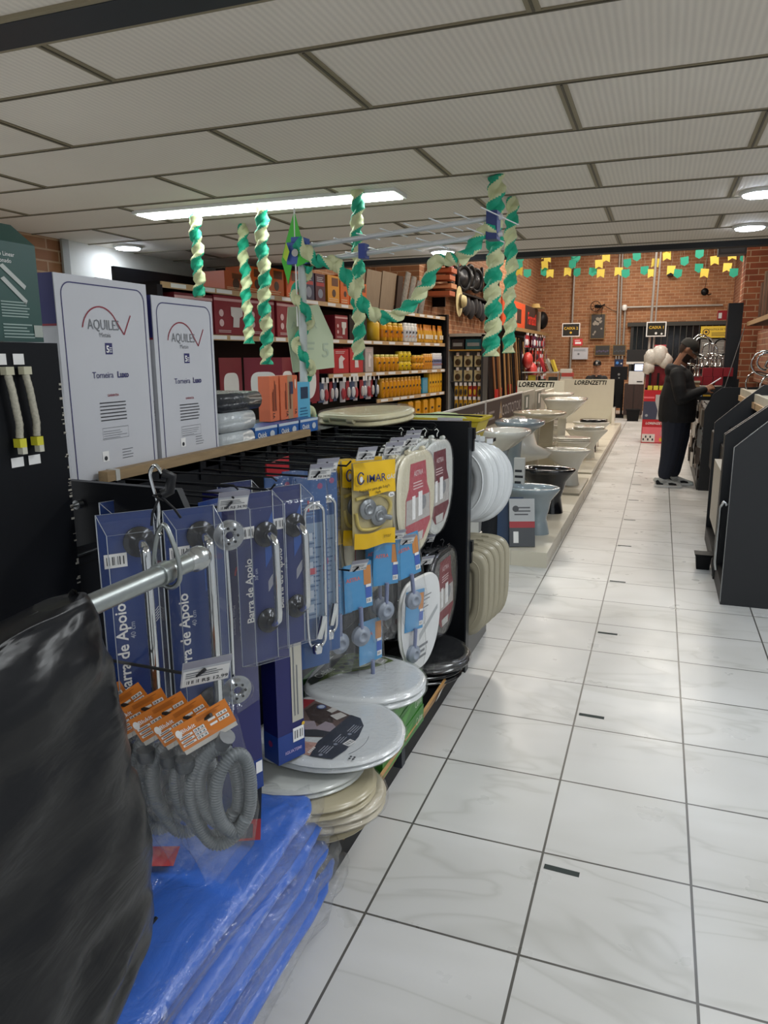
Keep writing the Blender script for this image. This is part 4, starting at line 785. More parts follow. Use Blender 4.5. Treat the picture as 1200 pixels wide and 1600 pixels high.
# white LORENZETTI panels
CRP = M('D3D2C2', .45, 0, .02)
def lor(lab, x0, x1, y, z1, txt=True, z0=.13):
    t = thing('display_panel', lab, 'panel', ((x0+x1)/2, y, z0)); w_ = (x1-x0)/2; c = MB(); c.box(-w_, w_, 0, .06, 0, z1-z0, CRP); c.build('panel_board', t)
    if txt: c = MB(); c.text(FN(), 'LORENZETTI', (.08 if w_ > .5 else -.08), z1-z0-.07, .13, BLKM, .003, .03, .22, 0, 'c', 1.04, .88); c.build('lettering', t)
    return t
lor('big white panel with black italic lettering at the end of the stage, the right one', -2.1, -.93, 17.0, 1.09); lor('white lettered panel left of the big one, partly hidden', -2.62, -1.72, 14.6, 1.13)
for i, (y0, y1, z1) in enumerate(((10.8, 11.9, 1.08), (12.0, 13.0, 1.05), (13.1, 14.2, 1.0))):
    t = thing('display_panel', ('grey wall panel with a switch plate, nearest after the brown signs', 'grey wall panel with a switch plate, second after the brown signs', 'white wall panel with a printed notice before the LORENZETTI panels')[i], 'panel', (-1.85, y0, 0)); c = MB(); c.box(-.05, 0, 0, y1-y0, 0, z1, M('B5B3AA', .5) if i < 2 else CRP); c.build('panel_board', t)
    c = MB(); fr = FX(0, 0, 0)
    if i < 2: c.rect(fr, .1, .75, .55, 1.03, M('6A736E', .5)); c.rect(fr, .26, .84, .40, 1.0, PAPER, .003)
    else: c.rect(fr, .3, .75, .7, .93, M('B4B4AC', .5)); c.lines(fr, .33, .77, .67, .91, 4, INKG, .003)
    c.build('plate', t)
c = MB(); c.box(-1.6, -1.45, 11.5, 12.0, .13, .85, M('86857E', .5)); tag(c.build('grey_box'), 'tall grey box beside the large square basin', 'box')
c = MB(); c.box(-.92, -.86, 16.6, 16.9, .13, .5, PORC); tag(c.build('paper_holder'), 'small white holder at the right edge of the big panel', 'holder')

# ------------------------------------------------------------------ red cartons and bag stand in the middle of the hall
def redbox(lab, z, h, art):
    t = thing('shower_carton', lab, 'box', (-.02, 14.45, z)); c = MB(); c.box(-.235, .235, 0, .45, 0, h, RED); c.build('carton', t); c = MB(); art(c, FN(), h); c.build('artwork', t)
def a1(c, f, h):
    c.rect(f, -.225, .02, .225, h-.14, M('E8707A', .45)); c.text(f, 'LORENZETTI', 0, h-.07, .06, PAPER, .003, .01, .2); c.rect(f, -.225, .02, -.0, .17, M('E4DCD8', .5), .002)
    for i in range(5): c.rect(f, -.21+.04*i, .05+.05*(i % 2), -.185+.04*i, .09+.05*(i % 2), INK, .004)
    c.rect(f, .08, .04, .2, .1, GOLD, .003); c.poly(f, [(.08, .14), (.2, .14), (.2, .26), (.1, .26)], M('C88088', .45), .003)
def a2(c, f, h):
    c.rect(f, -.235, .0, .235, h*.62, M('3E4258', .45)); c.poly(f, [(0, 0), (.235, 0), (.235, h*.85), (-.03, h*.85), (-.03, h*.6), (.02, h*.3)], M('B4B4B4', .45), .003); c.disc(f, -.17, .07, .025, M('9A9EA8', .5), .003); c.rect(f, -.235, h*.72, -.05, h*.78, M('E8707A', .45), .002)
redbox('red carton with white lettering on the floor behind the standing customer', 0, .44, a1); redbox('red and dark blue carton with grey shape stacked on the lettered red one', .442, .53, a2)
t = thing('bag_stand', 'red rack with white plastic bags on top of the cartons behind the customer', 'rack', (-.05, 14.7, .98))
c = MB(); c.box(-.2, .2, -.1, .12, 0, .03, BLKM); c.box(.14, .19, -.13, -.1, .0, .45, M('D84A58', .5)); c.box(-.2, .18, .0, .02, .0, .42, DRED); c.box(-.14, -.1, -.12, -.08, .03, .3, BLKM); c.box(-.0, .04, -.12, -.08, .03, .3, BLKM); c.build('rack_frame', t)
for i, (x, z, s_) in enumerate(((-.13, .58, .12), (.02, .62, .14), (.12, .52, .11), (-.16, .4, .1))):
    sd = i*2.; c = MB(); c.loft([[(x+s_*sin(pi*k/7)*cos(b)*(1+.25*sin(4*b+sd+k)), .7*s_*sin(pi*k/7)*sin(b)-.08, z-s_*1.3*cos(pi*k/7)) for b in [q*pi/6 for q in range(12)]] for k in range(8)], M('D8D4CC', .35, 0, .12, 30, .4, 40)); c.build('plastic_bag', t)
for i, (x, cc) in enumerate(((-.16, 'C9C23A'), (-.06, 'D4D850'), (.04, 'C9D24A'))):
    c = MB(); c.box(x-.04, x+.04, 14.5, 14.58, .975, 1.05, M(cc, .5)); tag(c.build('small_yellow_pack'), 'small yellow-green pack on the red cartons, %s from the left' % ORD[i], 'pack')

# ------------------------------------------------------------------ right side counters
def counter(lab, x0, y0, y1, prof, nm='display_counter'):
    t = thing(nm, lab, 'counter', (x0, y0, 0)); n = len(prof)
    for a, b, nn in ((0, .03, 'end_panel'), (y1-y0-.03, y1-y0, 'end_panel')):
        c = MB(); V = [(x, a, z) for x, z in prof]+[(x, b, z) for x, z in prof]
        c.add(V, [tuple(range(n)), tuple(range(2*n-1, n-1, -1))]+[(i, n+i, n+(i+1) % n, (i+1) % n) for i in range(n)], M('1B1D21', .4, 0, .05)); c.build(nn, t)
    return t
t = counter('tall black counter end with slanted top, nearest on the right', .465, 5.03, 6.9, [(0, 0), (1.2, 0), (1.2, 1.35), (.35, 1.35), (.2, 1.22), (-.0, 1.03)])
c = MB(); c.box(.12, 1.2, .03, 1.84, 0, 1.0, BLKM); c.box(0, .12, .03, 1.84, 0, .12, BLKM); c.build('counter_body', t)
c = MB(); V = [(-.0, -.001, .02), (-.0, -.001, 1.03), (.2, -.001, 1.22), (.35, -.001, 1.35)]; c.tube([(-.001, .0, .02), (-.001, 0, 1.03), (.2, 0, 1.222), (.35, 0, 1.352)], .003, STEEL, 4); c.build('steel_edge', t)
c = MB(); c.tube([(-.03, .12, .2), (-.04, .12, .25), (-.04, .12, .62), (-.02, .12, .66), (.0, .12, .64)], .011, STEEL, 8); c.build('rail_hook', t)
t = counter('black counter divider with slanted top just behind the nearest one', .455, 5.62, 5.72, [(0, 0), (.35, 0), (.35, 1.33), (-.0, 1.05)], 'counter_divider')
c = MB(); c.box(.455, .52, 5.75, 6.4, .3, .78, M('B4ADA0', .5)); tag(c.build('pale_carton'), 'pale carton edge showing between the black counter ends', 'box')
c = MB(); c.loft([[(.40+a*s_, 5.9+b*s_, z) for a, b in ((-.05, -.05), (.05, -.05), (.05, .05), (-.05, .05))] for z, s_ in ((0, .9), (.1, 1.1), (.12, 1.3))], BLKM, False); tag(c.build('small_black_tray'), 'small black tray on the floor beside the nearest counter', 'tray')
t = counter('black counter end with curved top behind the cream worktop', .52, 9.46, 12.6, [(0, 0), (.62, 0), (.62, 1.235), (.17, 1.225), (.08, 1.15), (.0, .96)])
c = MB(); c.box(.1, .62, .03, 3.1, 0, .95, BLKM); c.box(-.02, .1, .03, 3.1, .0, .12, M('3A3A38', .5)); c.build('counter_body', t)
random.seed(5)
# small goods hanging on the aisle side of the middle counter
gp = [Series(hang_pack(.05, .2, M('6E625A', .4), M('A8A4A0', .3), 'hanging_pack')), Series(hang_pack(.05, .2, M('B8B4AE', .4), M('5A4E48', .3), 'hanging_pack'))]
for r_, z in enumerate((.95, .72, .5, .3)):
    for i in range(9): gp[(i+r_) % 2].put((.56+random.uniform(-.03, .03)-.05, 9.62+.3*i, z), random.uniform(-.5, .5), '%s pack on the middle counter side, %s from the near end, %s row' % (('brown', 'silver')[(i+r_) % 2], ORD[i], ('top', 'second', 'third', 'lowest')[r_]), 'packs on the aisle side of the middle counter')
# upright display with faucets over the middle counter
c = MB(); c.box(.55, .95, 10.2, 10.5, 1.25, 1.265, BLKM)
t = thing('counter_hood', 'dark grey curved display box the customer leans towards', 'display', (.36, 10.3, 1.03))
c = MB(); c.loft([[(x, y, z) for x, z in ((0, 0), (.5, 0), (.5, .17), (.1, .17), (.03, .12))] for y in (0, .5)], M('26282B', .35), False); c.build('hood_body', t)
c = MB(); c.box(-.02, .12, -.02, .3, .17, .225, PAL); c.box(-.025, .125, -.03, .3, .225, .245, CREAM); c.build('edge_board', t); c = MB(); c.box(.1, .16, -.012, 0, .05, .07, M('A8B4C8', .5)); c.box(.17, .26, -.012, 0, .05, .07, GOLD); c.build('price_strip', t)
for i, (x, z) in enumerate(((.40, 1.25), (.52, 1.25), (.64, 1.25), (.51, 1.36), (.63, 1.36), (.38+.37, 1.36))):
    c = MB(); c.box(x, x+.112, 10.36, 10.5, z-.03, z+.078, M('A81F2C', .45)); tag(c.build('red_box'), 'dark red cube box beside the chrome faucets, %s row, %s from the left' % ('lower' if i < 3 else 'upper', ORD[i % 3]), 'box', 'dark red cube boxes')
c = MB(); c.box(.76, .93, 10.55, 10.75, 0, 2.24, M('151619', .35)); tag(c.build('black_column'), 'square black steel column beside the brick pillar', 'column')
t = thing('clear_sheet', 'tilted clear plastic shield between the column and the red boxes', 'shield', (.77, 10.2, 1.2))
c = MB(); c.quad([(0, 0, 0), (.16, .0, .72), (.20, .4, .72), (.04, .4, 0)], GLASS); c.tube([(0, 0, 0), (.16, 0, .72)], .006, STEEL, 5); c.build('sheet', t)
c = MB(); c.box(.66, .8, 10.9, 11.0, 2.05, 2.17, M('A02028', .4)); c.rect(FN(.66, 10.9, 2.05), .01, .02, .05, .09, PAPER, .002); tag(c.build('red_sign_box'), 'small red box high beside the black column', 'box')
# chrome faucets
def faucet(k):
    t = thing('chrome_faucet', 'x', 'faucet'); c = MB(); c.lathe([(.03, 0), (.03, .01), (.014, .02), (.013, .14)], CHROME, 12); c.build('base', t)
    c = MB()
    if k == 0: c.tube([(0, 0, .14)]+[(-.09+.09*cos(a), 0, .2+.09*sin(a)) for a in [i*pi/10 for i in range(12)]], .011, CHROME, 8)
    elif k == 1: c.tube([(0, 0, .12), (-.03, 0, .15), (-.14, 0, .16), (-.15, 0, .13)], .013, CHROME, 8)
    else: c.tube([(0, 0, .14)]+[(-.12+.12*cos(a), 0, .26+.12*sin(a)) for a in [i*pi/10 for i in range(11)]]+[(-.24, 0, .18)], .009, CHROME, 8)
    c.build('spout', t); c = MB(); c.cyl((-.04, 0, .1), (.04, 0, .1), .009, CHROME, 8); c.lathe([(.002, .05), (.016, .045), (.018, .035), (.016, .02)], CHROME, 10, (0, 0, .1)); c.build('handle', t); return t
fs = [Series(faucet(k)) for k in range(3)]
for i, (x, y, z, k) in enumerate(((.46, 10.38, 1.33, 0), (.56, 10.42, 1.47, 2), (.50, 10.45, 1.45, 1), (.66, 10.42, 1.45, 0), (.62, 10.48, 1.45, 2), (.42, 10.36, 1.33, 1), (.72, 10.5, 1.45, 1))): fs[k].put((x, y, z), random.uniform(-.6, .6), 'chrome faucet above the dark red boxes, %s from the left' % ORD[i], 'chrome faucets above the dark red boxes')
t = thing('flexible_faucet', 'black hosed kitchen faucets arching beside the customer cap', 'faucet', (.48, 10.6, 1.4))
c = MB(); c.tube([(-.06, 0, .2)]+[(.02+.1*cos(a), 0, .33+.08*sin(a)) for a in [pi-i*pi/10 for i in range(11)]], .009, BLKM, 8); c.build('hose', t); c = MB(); c.tube([(.14, 0, .1)]+[(.24+.09*cos(a), 0, .3+.1*sin(a)) for a in [pi-i*pi/8 for i in range(15)]], .011, BLKM, 8); c.build('hose', t); c = MB(); c.cyl((.12, 0, 0), (.12, 0, .36), .008, CHROME, 8); c.cyl((-.06, 0, .14), (-.06, 0, .2), .013, CHROME, 8); c.build('stem', t)
# cream worktop with wooden rail between the counters
t = thing('worktop', 'cream worktop with pale wooden price rails along the right side', 'worktop', (.78, 5.2, 1.19))
c = MB(); c.box(.0, .95, 0, 2.8, .03, .075, M('DAD3BE', .4)); c.build('top', t); c = MB(); c.box(-.03, .0, 0, 2.85, .02, .085, M('DAD3BE', .4)); c.build('edge', t)
for i in range(4): c = MB(); c.box(-.045, -.03, .05+.7*i, .72+.7*i, -.03, .02, PAL); c.box(-.046, -.03, .02+.7*i, .05+.7*i, -.03, .02, BLK); c.build('price_rail', t)
c = MB(); c.box(.1, .95, .5, 2.7, -1.15, .03, BLKM); c.build('cabinet_body', t)
fr2 = [Series(faucet(k)) for k in (0, 1)]
for i in range(9): fr2[i % 2].put((.66+.05*(i % 3), 6.1+.21*i, .93+.02*(i % 2)), random.uniform(-1, 1), 'chrome fitting below the cream worktop, %s from the near end' % ORD[i], 'chrome fittings below the worktop', (0, -.7, random.uniform(-1, 1))).scale = (.5, .5, .5)
c = MB(); c.loft([[(x, y, z) for x, z in ((.52, .86), (.80, 1.0), (.80, .5), (.52, .5))] for y in (5.75, 8.0)], BLKM, False); tag(c.build('slanted_rack'), 'black slanted rack under the cream worktop', 'rack')
t = thing('faucet_board', 'brown faucet display board on the right wall with chrome fittings', 'display board', (1.3, 9.4, 1.23))
c = MB(); c.box(0, .04, -3.5, 0, 0, .55, M('6E3A2E', .4, 0, .08)); c.box(-.02, 0, -3.5, 0, 0, .02, STEEL); c.box(-.02, .0, -.03, 0, 0, .55, STEEL); c.build('board', t)
fw = [Series(faucet(k)) for k in (2, 1, 0)]
for r_, z in enumerate((1.34, 1.56)):
    for i in range(8): fw[(i+r_) % 3].put((1.26, 9.2-.42*i, z), 0, 'chrome faucet on the brown display board, %s from the far end, %s row' % (ORD[i], ('lower', 'upper')[r_]), 'chrome faucets on the brown board', (0, -1.3, random.uniform(-.4, .4)))
c = MB(); c.lathe([(.001, 0), (.06, 0), (.06, .01)], RED, 14, (1.24, 8.2, 1.66), 'X'); tag(c.build('red_disc'), 'round red disc tag on the brown faucet board', 'tag')
c = MB(); c.box(1.36, 1.74, 5.2, 12.8, 1.2, 1.95, mat_brick('brick_niche', 1, '8A523A', 'A2684A', 'B2967A')); struct(c.build('wall_right_niche'))
t = thing('upper_shelf', 'black shelf with pale wooden edge high on the right side', 'shelf', (1.0, 5.5, 1.95))
c = MB(); c.box(0, .74, 0, 4.95, 0, .04, BLK); c.build('board', t); c = MB(); c.box(-.02, 0, 0, 5.0, 0, .05, PAL); c.box(0, .74, 4.95, 4.98, 0, .05, PAL); c.build('price_rail', t); c = MB(); c.box(.70, .74, 0, 4.95, .04, .8, BLK); c.build('back_panel', t)
for i in range(16):
    c = MB(); y = 5.7+.29*i; h = .44+.05*(i % 3); c.loft([[(1.14+.09*cos(a), y+.12*sin(a), z) for a in [q*pi/5 for q in range(10)]] for z in (1.992, 1.992+h*.8, 1.992+h)], M('6E5A50', .3, 0, .2, 6) if i % 2 else M('7E6A5E', .25, 0, .2, 6), True); tag(c.build('wrapped_bundle'), 'brown plastic wrapped bundle on the high right shelf, %s from the near end' % ORD[i], 'bundle', 'brown wrapped bundles on the high right shelf')
for i in range(5):
    c = MB(); c.loft([[(1.3+.0, 10.2-.55*i+w_*a, z) for a in (-1, 1)]+[(1.33, 10.2-.55*i+w_*a, z) for a in (1, -1)] for z, w_ in ((1.55, .05), (1.92, .1))], M('B8B4B8' if i % 2 else '2E3A6E', .4), False); tag(c.build('hanging_card'), '%s card hanging under the high right shelf, %s from the far end' % ('pale' if i % 2 else 'blue', ORD[i]), 'card')

# ------------------------------------------------------------------ people
def limb(c, pts, rr, m, n=12):
    """tapered round limb with rounded ends; rr radii (or (rx, ry) pairs not needed)"""
    pts = [Vector(p) for p in pts]; P = []; R_ = []
    d0 = (pts[0]-pts[1]).normalized(); d1 = (pts[-1]-pts[-2]).normalized()
    for q in (.95, .6): P.append(pts[0]+d0*rr[0]*q); R_.append(rr[0]*math.sqrt(1-q*q))
    for i in range(len(pts)-1):
        for k in range(4): q = k/4; P.append(pts[i].lerp(pts[i+1], q)); R_.append(rr[i]*(1-q)+rr[i+1]*q)
    P.append(pts[-1]); R_.append(rr[-1])
    for q in (.6, .95): P.append(pts[-1]+d1*rr[-1]*q); R_.append(rr[-1]*math.sqrt(1-q*q))
    c.tube(P, R_, m, n)
def ell(c, p, rx, ry, rz, m, T=None, n=14):
    R_ = []
    for i in range(n+1):
        a = pi*i/n; a = min(max(a, .05), pi-.05); r_ = [Vector((rx*sin(a)*cos(b), ry*sin(a)*sin(b), -rz*cos(a))) for b in [2*pi*k/n for k in range(n)]]
        R_.append([Vector(p)+(T @ v if T else v) for v in r_])
    c.loft(R_, m)
def remesh(c, nm, parent, vox, m, smooth=4, paint=None):
    o = c.build(nm); md = o.modifiers.new('r', 'REMESH'); md.mode = 'VOXEL'; md.voxel_size = vox; md.use_smooth_shade = True
    s_ = o.modifiers.new('s', 'SMOOTH'); s_.iterations = smooth; s_.factor = .5
    me = bpy.data.meshes.new_from_object(o.evaluated_get(bpy.context.evaluated_depsgraph_get())); me.name = nm
    bpy.data.objects.remove(o); me.materials.clear(); me.materials.append(m)
    if paint:
        for mm, _ in paint: me.materials.append(mm)
        for p in me.polygons:
            for k, (_, fn) in enumerate(paint):
                if fn(p.center): p.material_index = k+1
    me.polygons.foreach_set('use_smooth', [True]*len(me.polygons))
    o = bpy.data.objects.new(nm, me); COL.objects.link(o); o.parent = parent; return o
SKIN = M('A97558', .5, 0, .08, 14); HAIR = M('1A1512', .7, 0, .05, 30); HOOD = M('0D0E12', .8, 0, .1, 20, .3, 14); JEAN = M('1B2233', .8, 0, .12, 25, .2, 18)
def head(c, o, pitch, s=1.):
    """head looking to +X about centre o, pitched down"""
    T = Matrix.Rotation(pitch, 3, 'Y'); O = Vector(o)
    g_ = lambda x, y, z: O+T @ Vector((x*s, y*s, z*s))
    ell(c, g_(-.01, 0, .025), .098*s, .077*s, .10*s, SKIN, T); ell(c, g_(.02, 0, -.045), .068*s, .062*s, .075*s, SKIN, T); ell(c, g_(.055, 0, -.085), .03*s, .035*s, .028*s, SKIN, T)
    limb(c, [g_(.085, 0, .02), g_(.11, 0, -.022)], [.010*s, .017*s], SKIN, 8); ell(c, g_(.092, 0, -.03), .02*s, .02*s, .012*s, SKIN, T)
    ell(c, g_(.082, 0, -.056), .012*s, .024*s, .008*s, SKIN, T); ell(c, g_(.08, 0, .03), .016*s, .05*s, .01*s, SKIN, T)
    for y in (-1, 1): ell(c, g_(-.005, .08*y, .0), .022*s, .012*s, .033*s, SKIN, T); ell(c, g_(.066, .032*y, .012), .016*s, .014*s, .009*s, SKIN, T)
    return g_, T
def hand(c, w_, d, palm, curl, s=1., side=1):
    """w_ wrist, d direction of the fingers, palm normal; four fingers and a thumb, curled"""
    w_ = Vector(w_); d = Vector(d).normalized(); nrm = Vector(palm).normalized(); r_ = d.cross(nrm)*side
    for q in (-.024, -.008, .008, .024): limb(c, [w_+r_*q*.6*s, w_+d*.085*s+r_*q*s], [.016*s, .0135*s], SKIN, 8)
    for k, (q, l) in enumerate(((-.030, .066), (-.010, .078), (.010, .073), (.030, .056))):
        b0 = w_+d*.088*s+r_*q*s; p1 = b0+(d*cos(curl*.5)+nrm*sin(curl*.5))*l*.45*s; p2 = p1+(d*cos(curl*1.3)+nrm*sin(curl*1.3))*l*.32*s; p3 = p2+(d*cos(curl*2)+nrm*sin(curl*2))*l*.25*s
        limb(c, [b0, p1, p2, p3], [.0095*s, .0088*s, .008*s, .007*s], SKIN, 8)
    b0 = w_+d*.03*s-r_*.03*s; p1 = b0+(d*.6-r_*.65+nrm*.35).normalized()*.04*s; p2 = p1+(d*.85-r_*.1+nrm*.5).normalized()*.032*s; limb(c, [w_+d*.012*s-r_*.012*s, b0, p1, p2], [.015*s, .013*s, .0105*s, .009*s], SKIN, 8)
P1 = thing('person', 'person in black hoodie, grey cap and dark blue trousers standing and looking at a phone', 'person', (.22, 9.7, 0))
c = MB(); ho = (.075, 0, 1.655); g_, T = head(c, ho, .62, 1.06)
limb(c, [(-.045, 0, 1.40), (.0, 0, 1.50), (.05, 0, 1.60)], [.085, .072, .068], SKIN)
limb(c, [(0, 0, .95), (0, 0, 1.15), (-.02, 0, 1.38)], [.15, .15, .12], SKIN)
WR, WL = Vector((.28, -.12, 1.19)), Vector((.27, .10, 1.18))
for s_, W_ in ((-1, WR), (1, WL)):
    limb(c, [(-.03, .17*s_, 1.38), (.03, .25*s_, 1.10)], [.06, .045], SKIN); limb(c, [(.03, .25*s_, 1.10), W_], [.045, .03], SKIN)
    limb(c, [(0, .1*s_, .92), (0, .11*s_, .5), (-.04+.06*s_, .11*s_, .1)], [.09, .06, .042], SKIN); limb(c, [(-.05+.06*s_, .11*s_, .06), (.10+.06*s_, .12*s_, .035)], [.04, .03], SKIN)
hand(c, WR, (.75, .35, .35), (-.1, .6, -.4), .9, 1.05, 1); hand(c, WL, (.8, -.35, .3), (.1, -.3, .9), .7, 1.05, -1)
inv = Matrix.Rotation(-.62, 3, 'Y')
def L_(p): return inv @ (Vector(p)-Vector(ho))/1.06
body = remesh(c, 'body', P1, .0065, SKIN, 3, [(M('33221B', .8), lambda p: p.z > 1.45 and L_(p).z < -.035 and L_(p).x > .012 and p.z-1.655 > -.19 and L_(p).z > -.13), (M('4A3830', .8), lambda p: p.z > 1.5 and L_(p).x < -.035 and L_(p).z > -.07 and abs(L_(p).z) < .2 and L_(p).z < .06)])
c = MB()
for x, y, z, rx, ry, rz in ((-.0, 0, 1.30, .17, .20, .16), (.01, 0, 1.14, .205, .205, .2), (.015, 0, .98, .205, .2, .16), (-.05, 0, 1.42, .12, .16, .07)): ell(c, (x, y, z), rx, ry, rz, HOOD)
c.loft([[(.005+a_*cos(q), b_*sin(q), z) for q in [2*pi*i/20 for i in range(20)]] for z, a_, b_ in ((.80, .205, .24), (.88, .22, .245), (1.1, .215, .22), (1.25, .18, .2), (1.38, .13, .17))], HOOD)
ell(c, (-.105, 0, 1.42), .07, .12, .085, HOOD); limb(c, [(-.08, -.09, 1.46), (.03, -.09, 1.43), (.075, 0, 1.40), (.03, .09, 1.43), (-.08, .09, 1.46)], [.035, .035, .03, .035, .035], HOOD)
for s_, W_ in ((-1, WR), (1, WL)):
    limb(c, [(-.03, .155*s_, 1.37), (.0, .235*s_, 1.22), (.03, .26*s_, 1.09)], [.088, .08, .072], HOOD); limb(c, [(.03, .26*s_, 1.09), Vector((.03, .26*s_, 1.09)).lerp(W_, .6), W_], [.074, .06, .045], HOOD)
remesh(c, 'hoodie', P1, .011, HOOD, 4)
c = MB()
for s_ in (-1, 1):
    limb(c, [(.005+.02*s_, .08*s_, .84), (.01+.035*s_, .1*s_, .62), (-.01+.04*s_, .11*s_, .36), (-.035+.05*s_, .11*s_, .17)], [.155, .13, .105, .085], JEAN)
ell(c, (0, 0, .88), .17, .18, .10, JEAN); remesh(c, 'trousers', P1, .011, JEAN, 3)
for s_ in (-1, 1):
    ox = -.05+.05*s_+(.04 if s_ > 0 else 0); oy = .11*s_; c = MB(); n = 16
    def sole(z, e): return [(ox+.06+(.165+e)*cos(a), oy+(.052+e)*sin(a)*(1-.15*cos(a)), z) for a in [2*pi*i/n for i in range(n)]]
    c.loft([sole(0, -.004), sole(.005, 0), sole(.028, 0), sole(.03, -.004)], PAPER, False); c.build('shoe_sole', P1, label='white shoe sole')
    c = MB(); c.loft([sole(.03, -.006), sole(.05, -.01), [(ox+.0+.12*cos(a), oy+.048*sin(a), .08) for a in [2*pi*i/n for i in range(n)]], [(ox-.04+.06*cos(a), oy+.042*sin(a), .115) for a in [2*pi*i/n for i in range(n)]]], M('D2D3CF', .5)); u = c.build('shoe', P1, label='white and black sneaker')
    c = MB(); fr = F((ox, oy-.053, 0), X, Z)
    c.poly(fr, [(-.075, .034), (.0, .034), (.01, .05), (-.03, .06), (-.06, .095), (-.085, .08)], BLK, .006); c.poly(fr, [(.07, .034), (.16, .034), (.15, .055), (.10, .066), (.06, .06)], BLK, .003); c.poly(fr, [(-.02, .075), (.02, .05), (.05, .07), (.02, .095)], M('A8AAA8', .5), .002); c.build('black_trim', u)
T = Matrix.Rotation(.62, 3, 'Y'); O = Vector(ho)+T @ Vector((-.012, 0, .045)); c = MB(); CAPM = M('35332F', .8, 0, .1, 30)
c.loft([[O+T @ Vector((.112*q*cos(a), .09*q*sin(a), z)) for a in [2*pi*i/18 for i in range(18)]] for z, q in ((-.022, 1.), (.02, 1.), (.055, .88), (.08, .6), (.092, .25), (.094, .02))], CAPM)
c.loft([[O+T @ Vector((.06+r_*cos(a), .082*sin(a), z+.012-.02*abs(sin(a)))) for a in [-pi/2+pi*i/10 for i in range(11)]] for r_, z in ((.02, -.02), (.135, -.035), (.135, -.03), (.02, -.012))], CAPM, True); c.build('cap', P1, label='dark grey baseball cap')
c = MB(); c.tube([(-.035, -.05, 1.505), (.02, -.075, 1.475), (.055, -.06, 1.45)], .006, PAPER, 6); c.build('collar', P1, label='pale shirt collar')
t = thing('mobile_phone', 'white mobile phone held in the standing customer hands', 'phone', (.22+.40, 9.69, 1.285)); c = MB(); T = Matrix.Rotation(-.62, 4, 'Y'); c.box(-.078, .078, -.037, .037, -.004, .004, WHT, T); c.build('case', t); c = MB(); c.quad([T @ Vector(p) for p in ((-.072, -.033, .005), (.072, -.033, .005), (.072, .033, .005), (-.072, .033, .005))], emit('C8D0E0', .4)); c.build('screen', t)

P2 = thing('person', 'person in black jacket and black cap sitting behind the big white panel', 'person', (-1.37, 17.75, 0), -pi/2)
c = MB(); g_, T = head(c, (.03, 0, 1.35), .1, 1.05); limb(c, [(0, 0, 1.12), (.01, 0, 1.28)], [.065, .06], SKIN); limb(c, [(0, 0, .55), (0, 0, .85), (0, 0, 1.08)], [.15, .14, .12], SKIN)
for s_ in (-1, 1):
    limb(c, [(0, .17*s_, 1.08), (.04, .24*s_, .82)], [.055, .045], SKIN); limb(c, [(.04, .24*s_, .82), (.26, .15*s_, .74)], [.045, .03], SKIN); hand(c, (.26, .15*s_, .74), (.8, -.5*s_, -.1), (0, 0, -1), .6, 1., s_)
    limb(c, [(0, .1*s_, .5), (.40, .12*s_, .5), (.42, .12*s_, .08)], [.09, .065, .045], SKIN); limb(c, [(.40, .12*s_, .05), (.55, .12*s_, .035)], [.04, .03], SKIN)
remesh(c, 'body', P2, .0075, M('B98D72', .5, 0, .05), 3)
c = MB(); c.loft([[(a_*cos(q), b_*sin(q), z) for q in [2*pi*i/20 for i in range(20)]] for z, a_, b_ in ((.45, .17, .19), (.7, .17, .19), (.95, .155, .2), (1.1, .12, .19), (1.17, .08, .1))], HOOD)
for s_ in (-1, 1): limb(c, [(0, .17*s_, 1.08), (.03, .245*s_, .84)], [.08, .065], HOOD); limb(c, [(.03, .245*s_, .84), (.23, .16*s_, .75)], [.065, .045], HOOD)
remesh(c, 'jacket', P2, .012, HOOD, 3)
c = MB()
for s_ in (-1, 1): limb(c, [(0, .1*s_, .5), (.41, .12*s_, .51), (.42, .12*s_, .12)], [.115, .085, .07], JEAN)
remesh(c, 'trousers', P2, .014, JEAN, 2)
for s_ in (-1, 1): c = MB(); limb(c, [(.39, .12*s_, .05), (.55, .12*s_, .045)], [.05, .043], BLKM); c.build('shoe', P2)
c = MB(); O = Vector((.02, 0, 1.40)); c.loft([[O+Vector((.115*q*cos(a), .092*q*sin(a), z)) for a in [2*pi*i/18 for i in range(18)]] for z, q in ((-.01, 1.), (.03, 1.), (.07, .85), (.095, .5), (.1, .02))], BLKM); c.loft([[O+Vector((.07+r_*cos(a), .08*sin(a), z)) for a in [-pi/2+pi*i/8 for i in range(9)]] for r_, z in ((.02, 0), (.13, -.012), (.13, -.006), (.02, .012))], BLKM); c.disc(F((.136, 0, 1.44), Y, Z), 0, 0, .025, PAPER, .001); c.build('cap', P2, label='black cap with a white emblem')
c = MB(); c.tube([(.165, -.07, 1.08), (.175, -.07, .8)], .006, PAPER, 6); c.rect(F((.172, 0, 0), Y, Z), .05, .98, .11, 1.0, PAPER, .003); c.build('jacket_trim', P2, label='white zip line and chest print')
t = thing('stool', 'dark stool under the seated person behind the panel', 'stool', (-1.37, 17.75, 0)); c = MB(); c.lathe([(.19, .38), (.2, .41), (.17, .42)], BLKM, 16); c.build('seat', t)
for sx, sy in ((1, 1), (1, -1), (-1, 1), (-1, -1)): c = MB(); c.cyl((.17*sx, .17*sy, 0), (.13*sx, .13*sy, .39), .014, BLK, 8); c.build('leg', t)

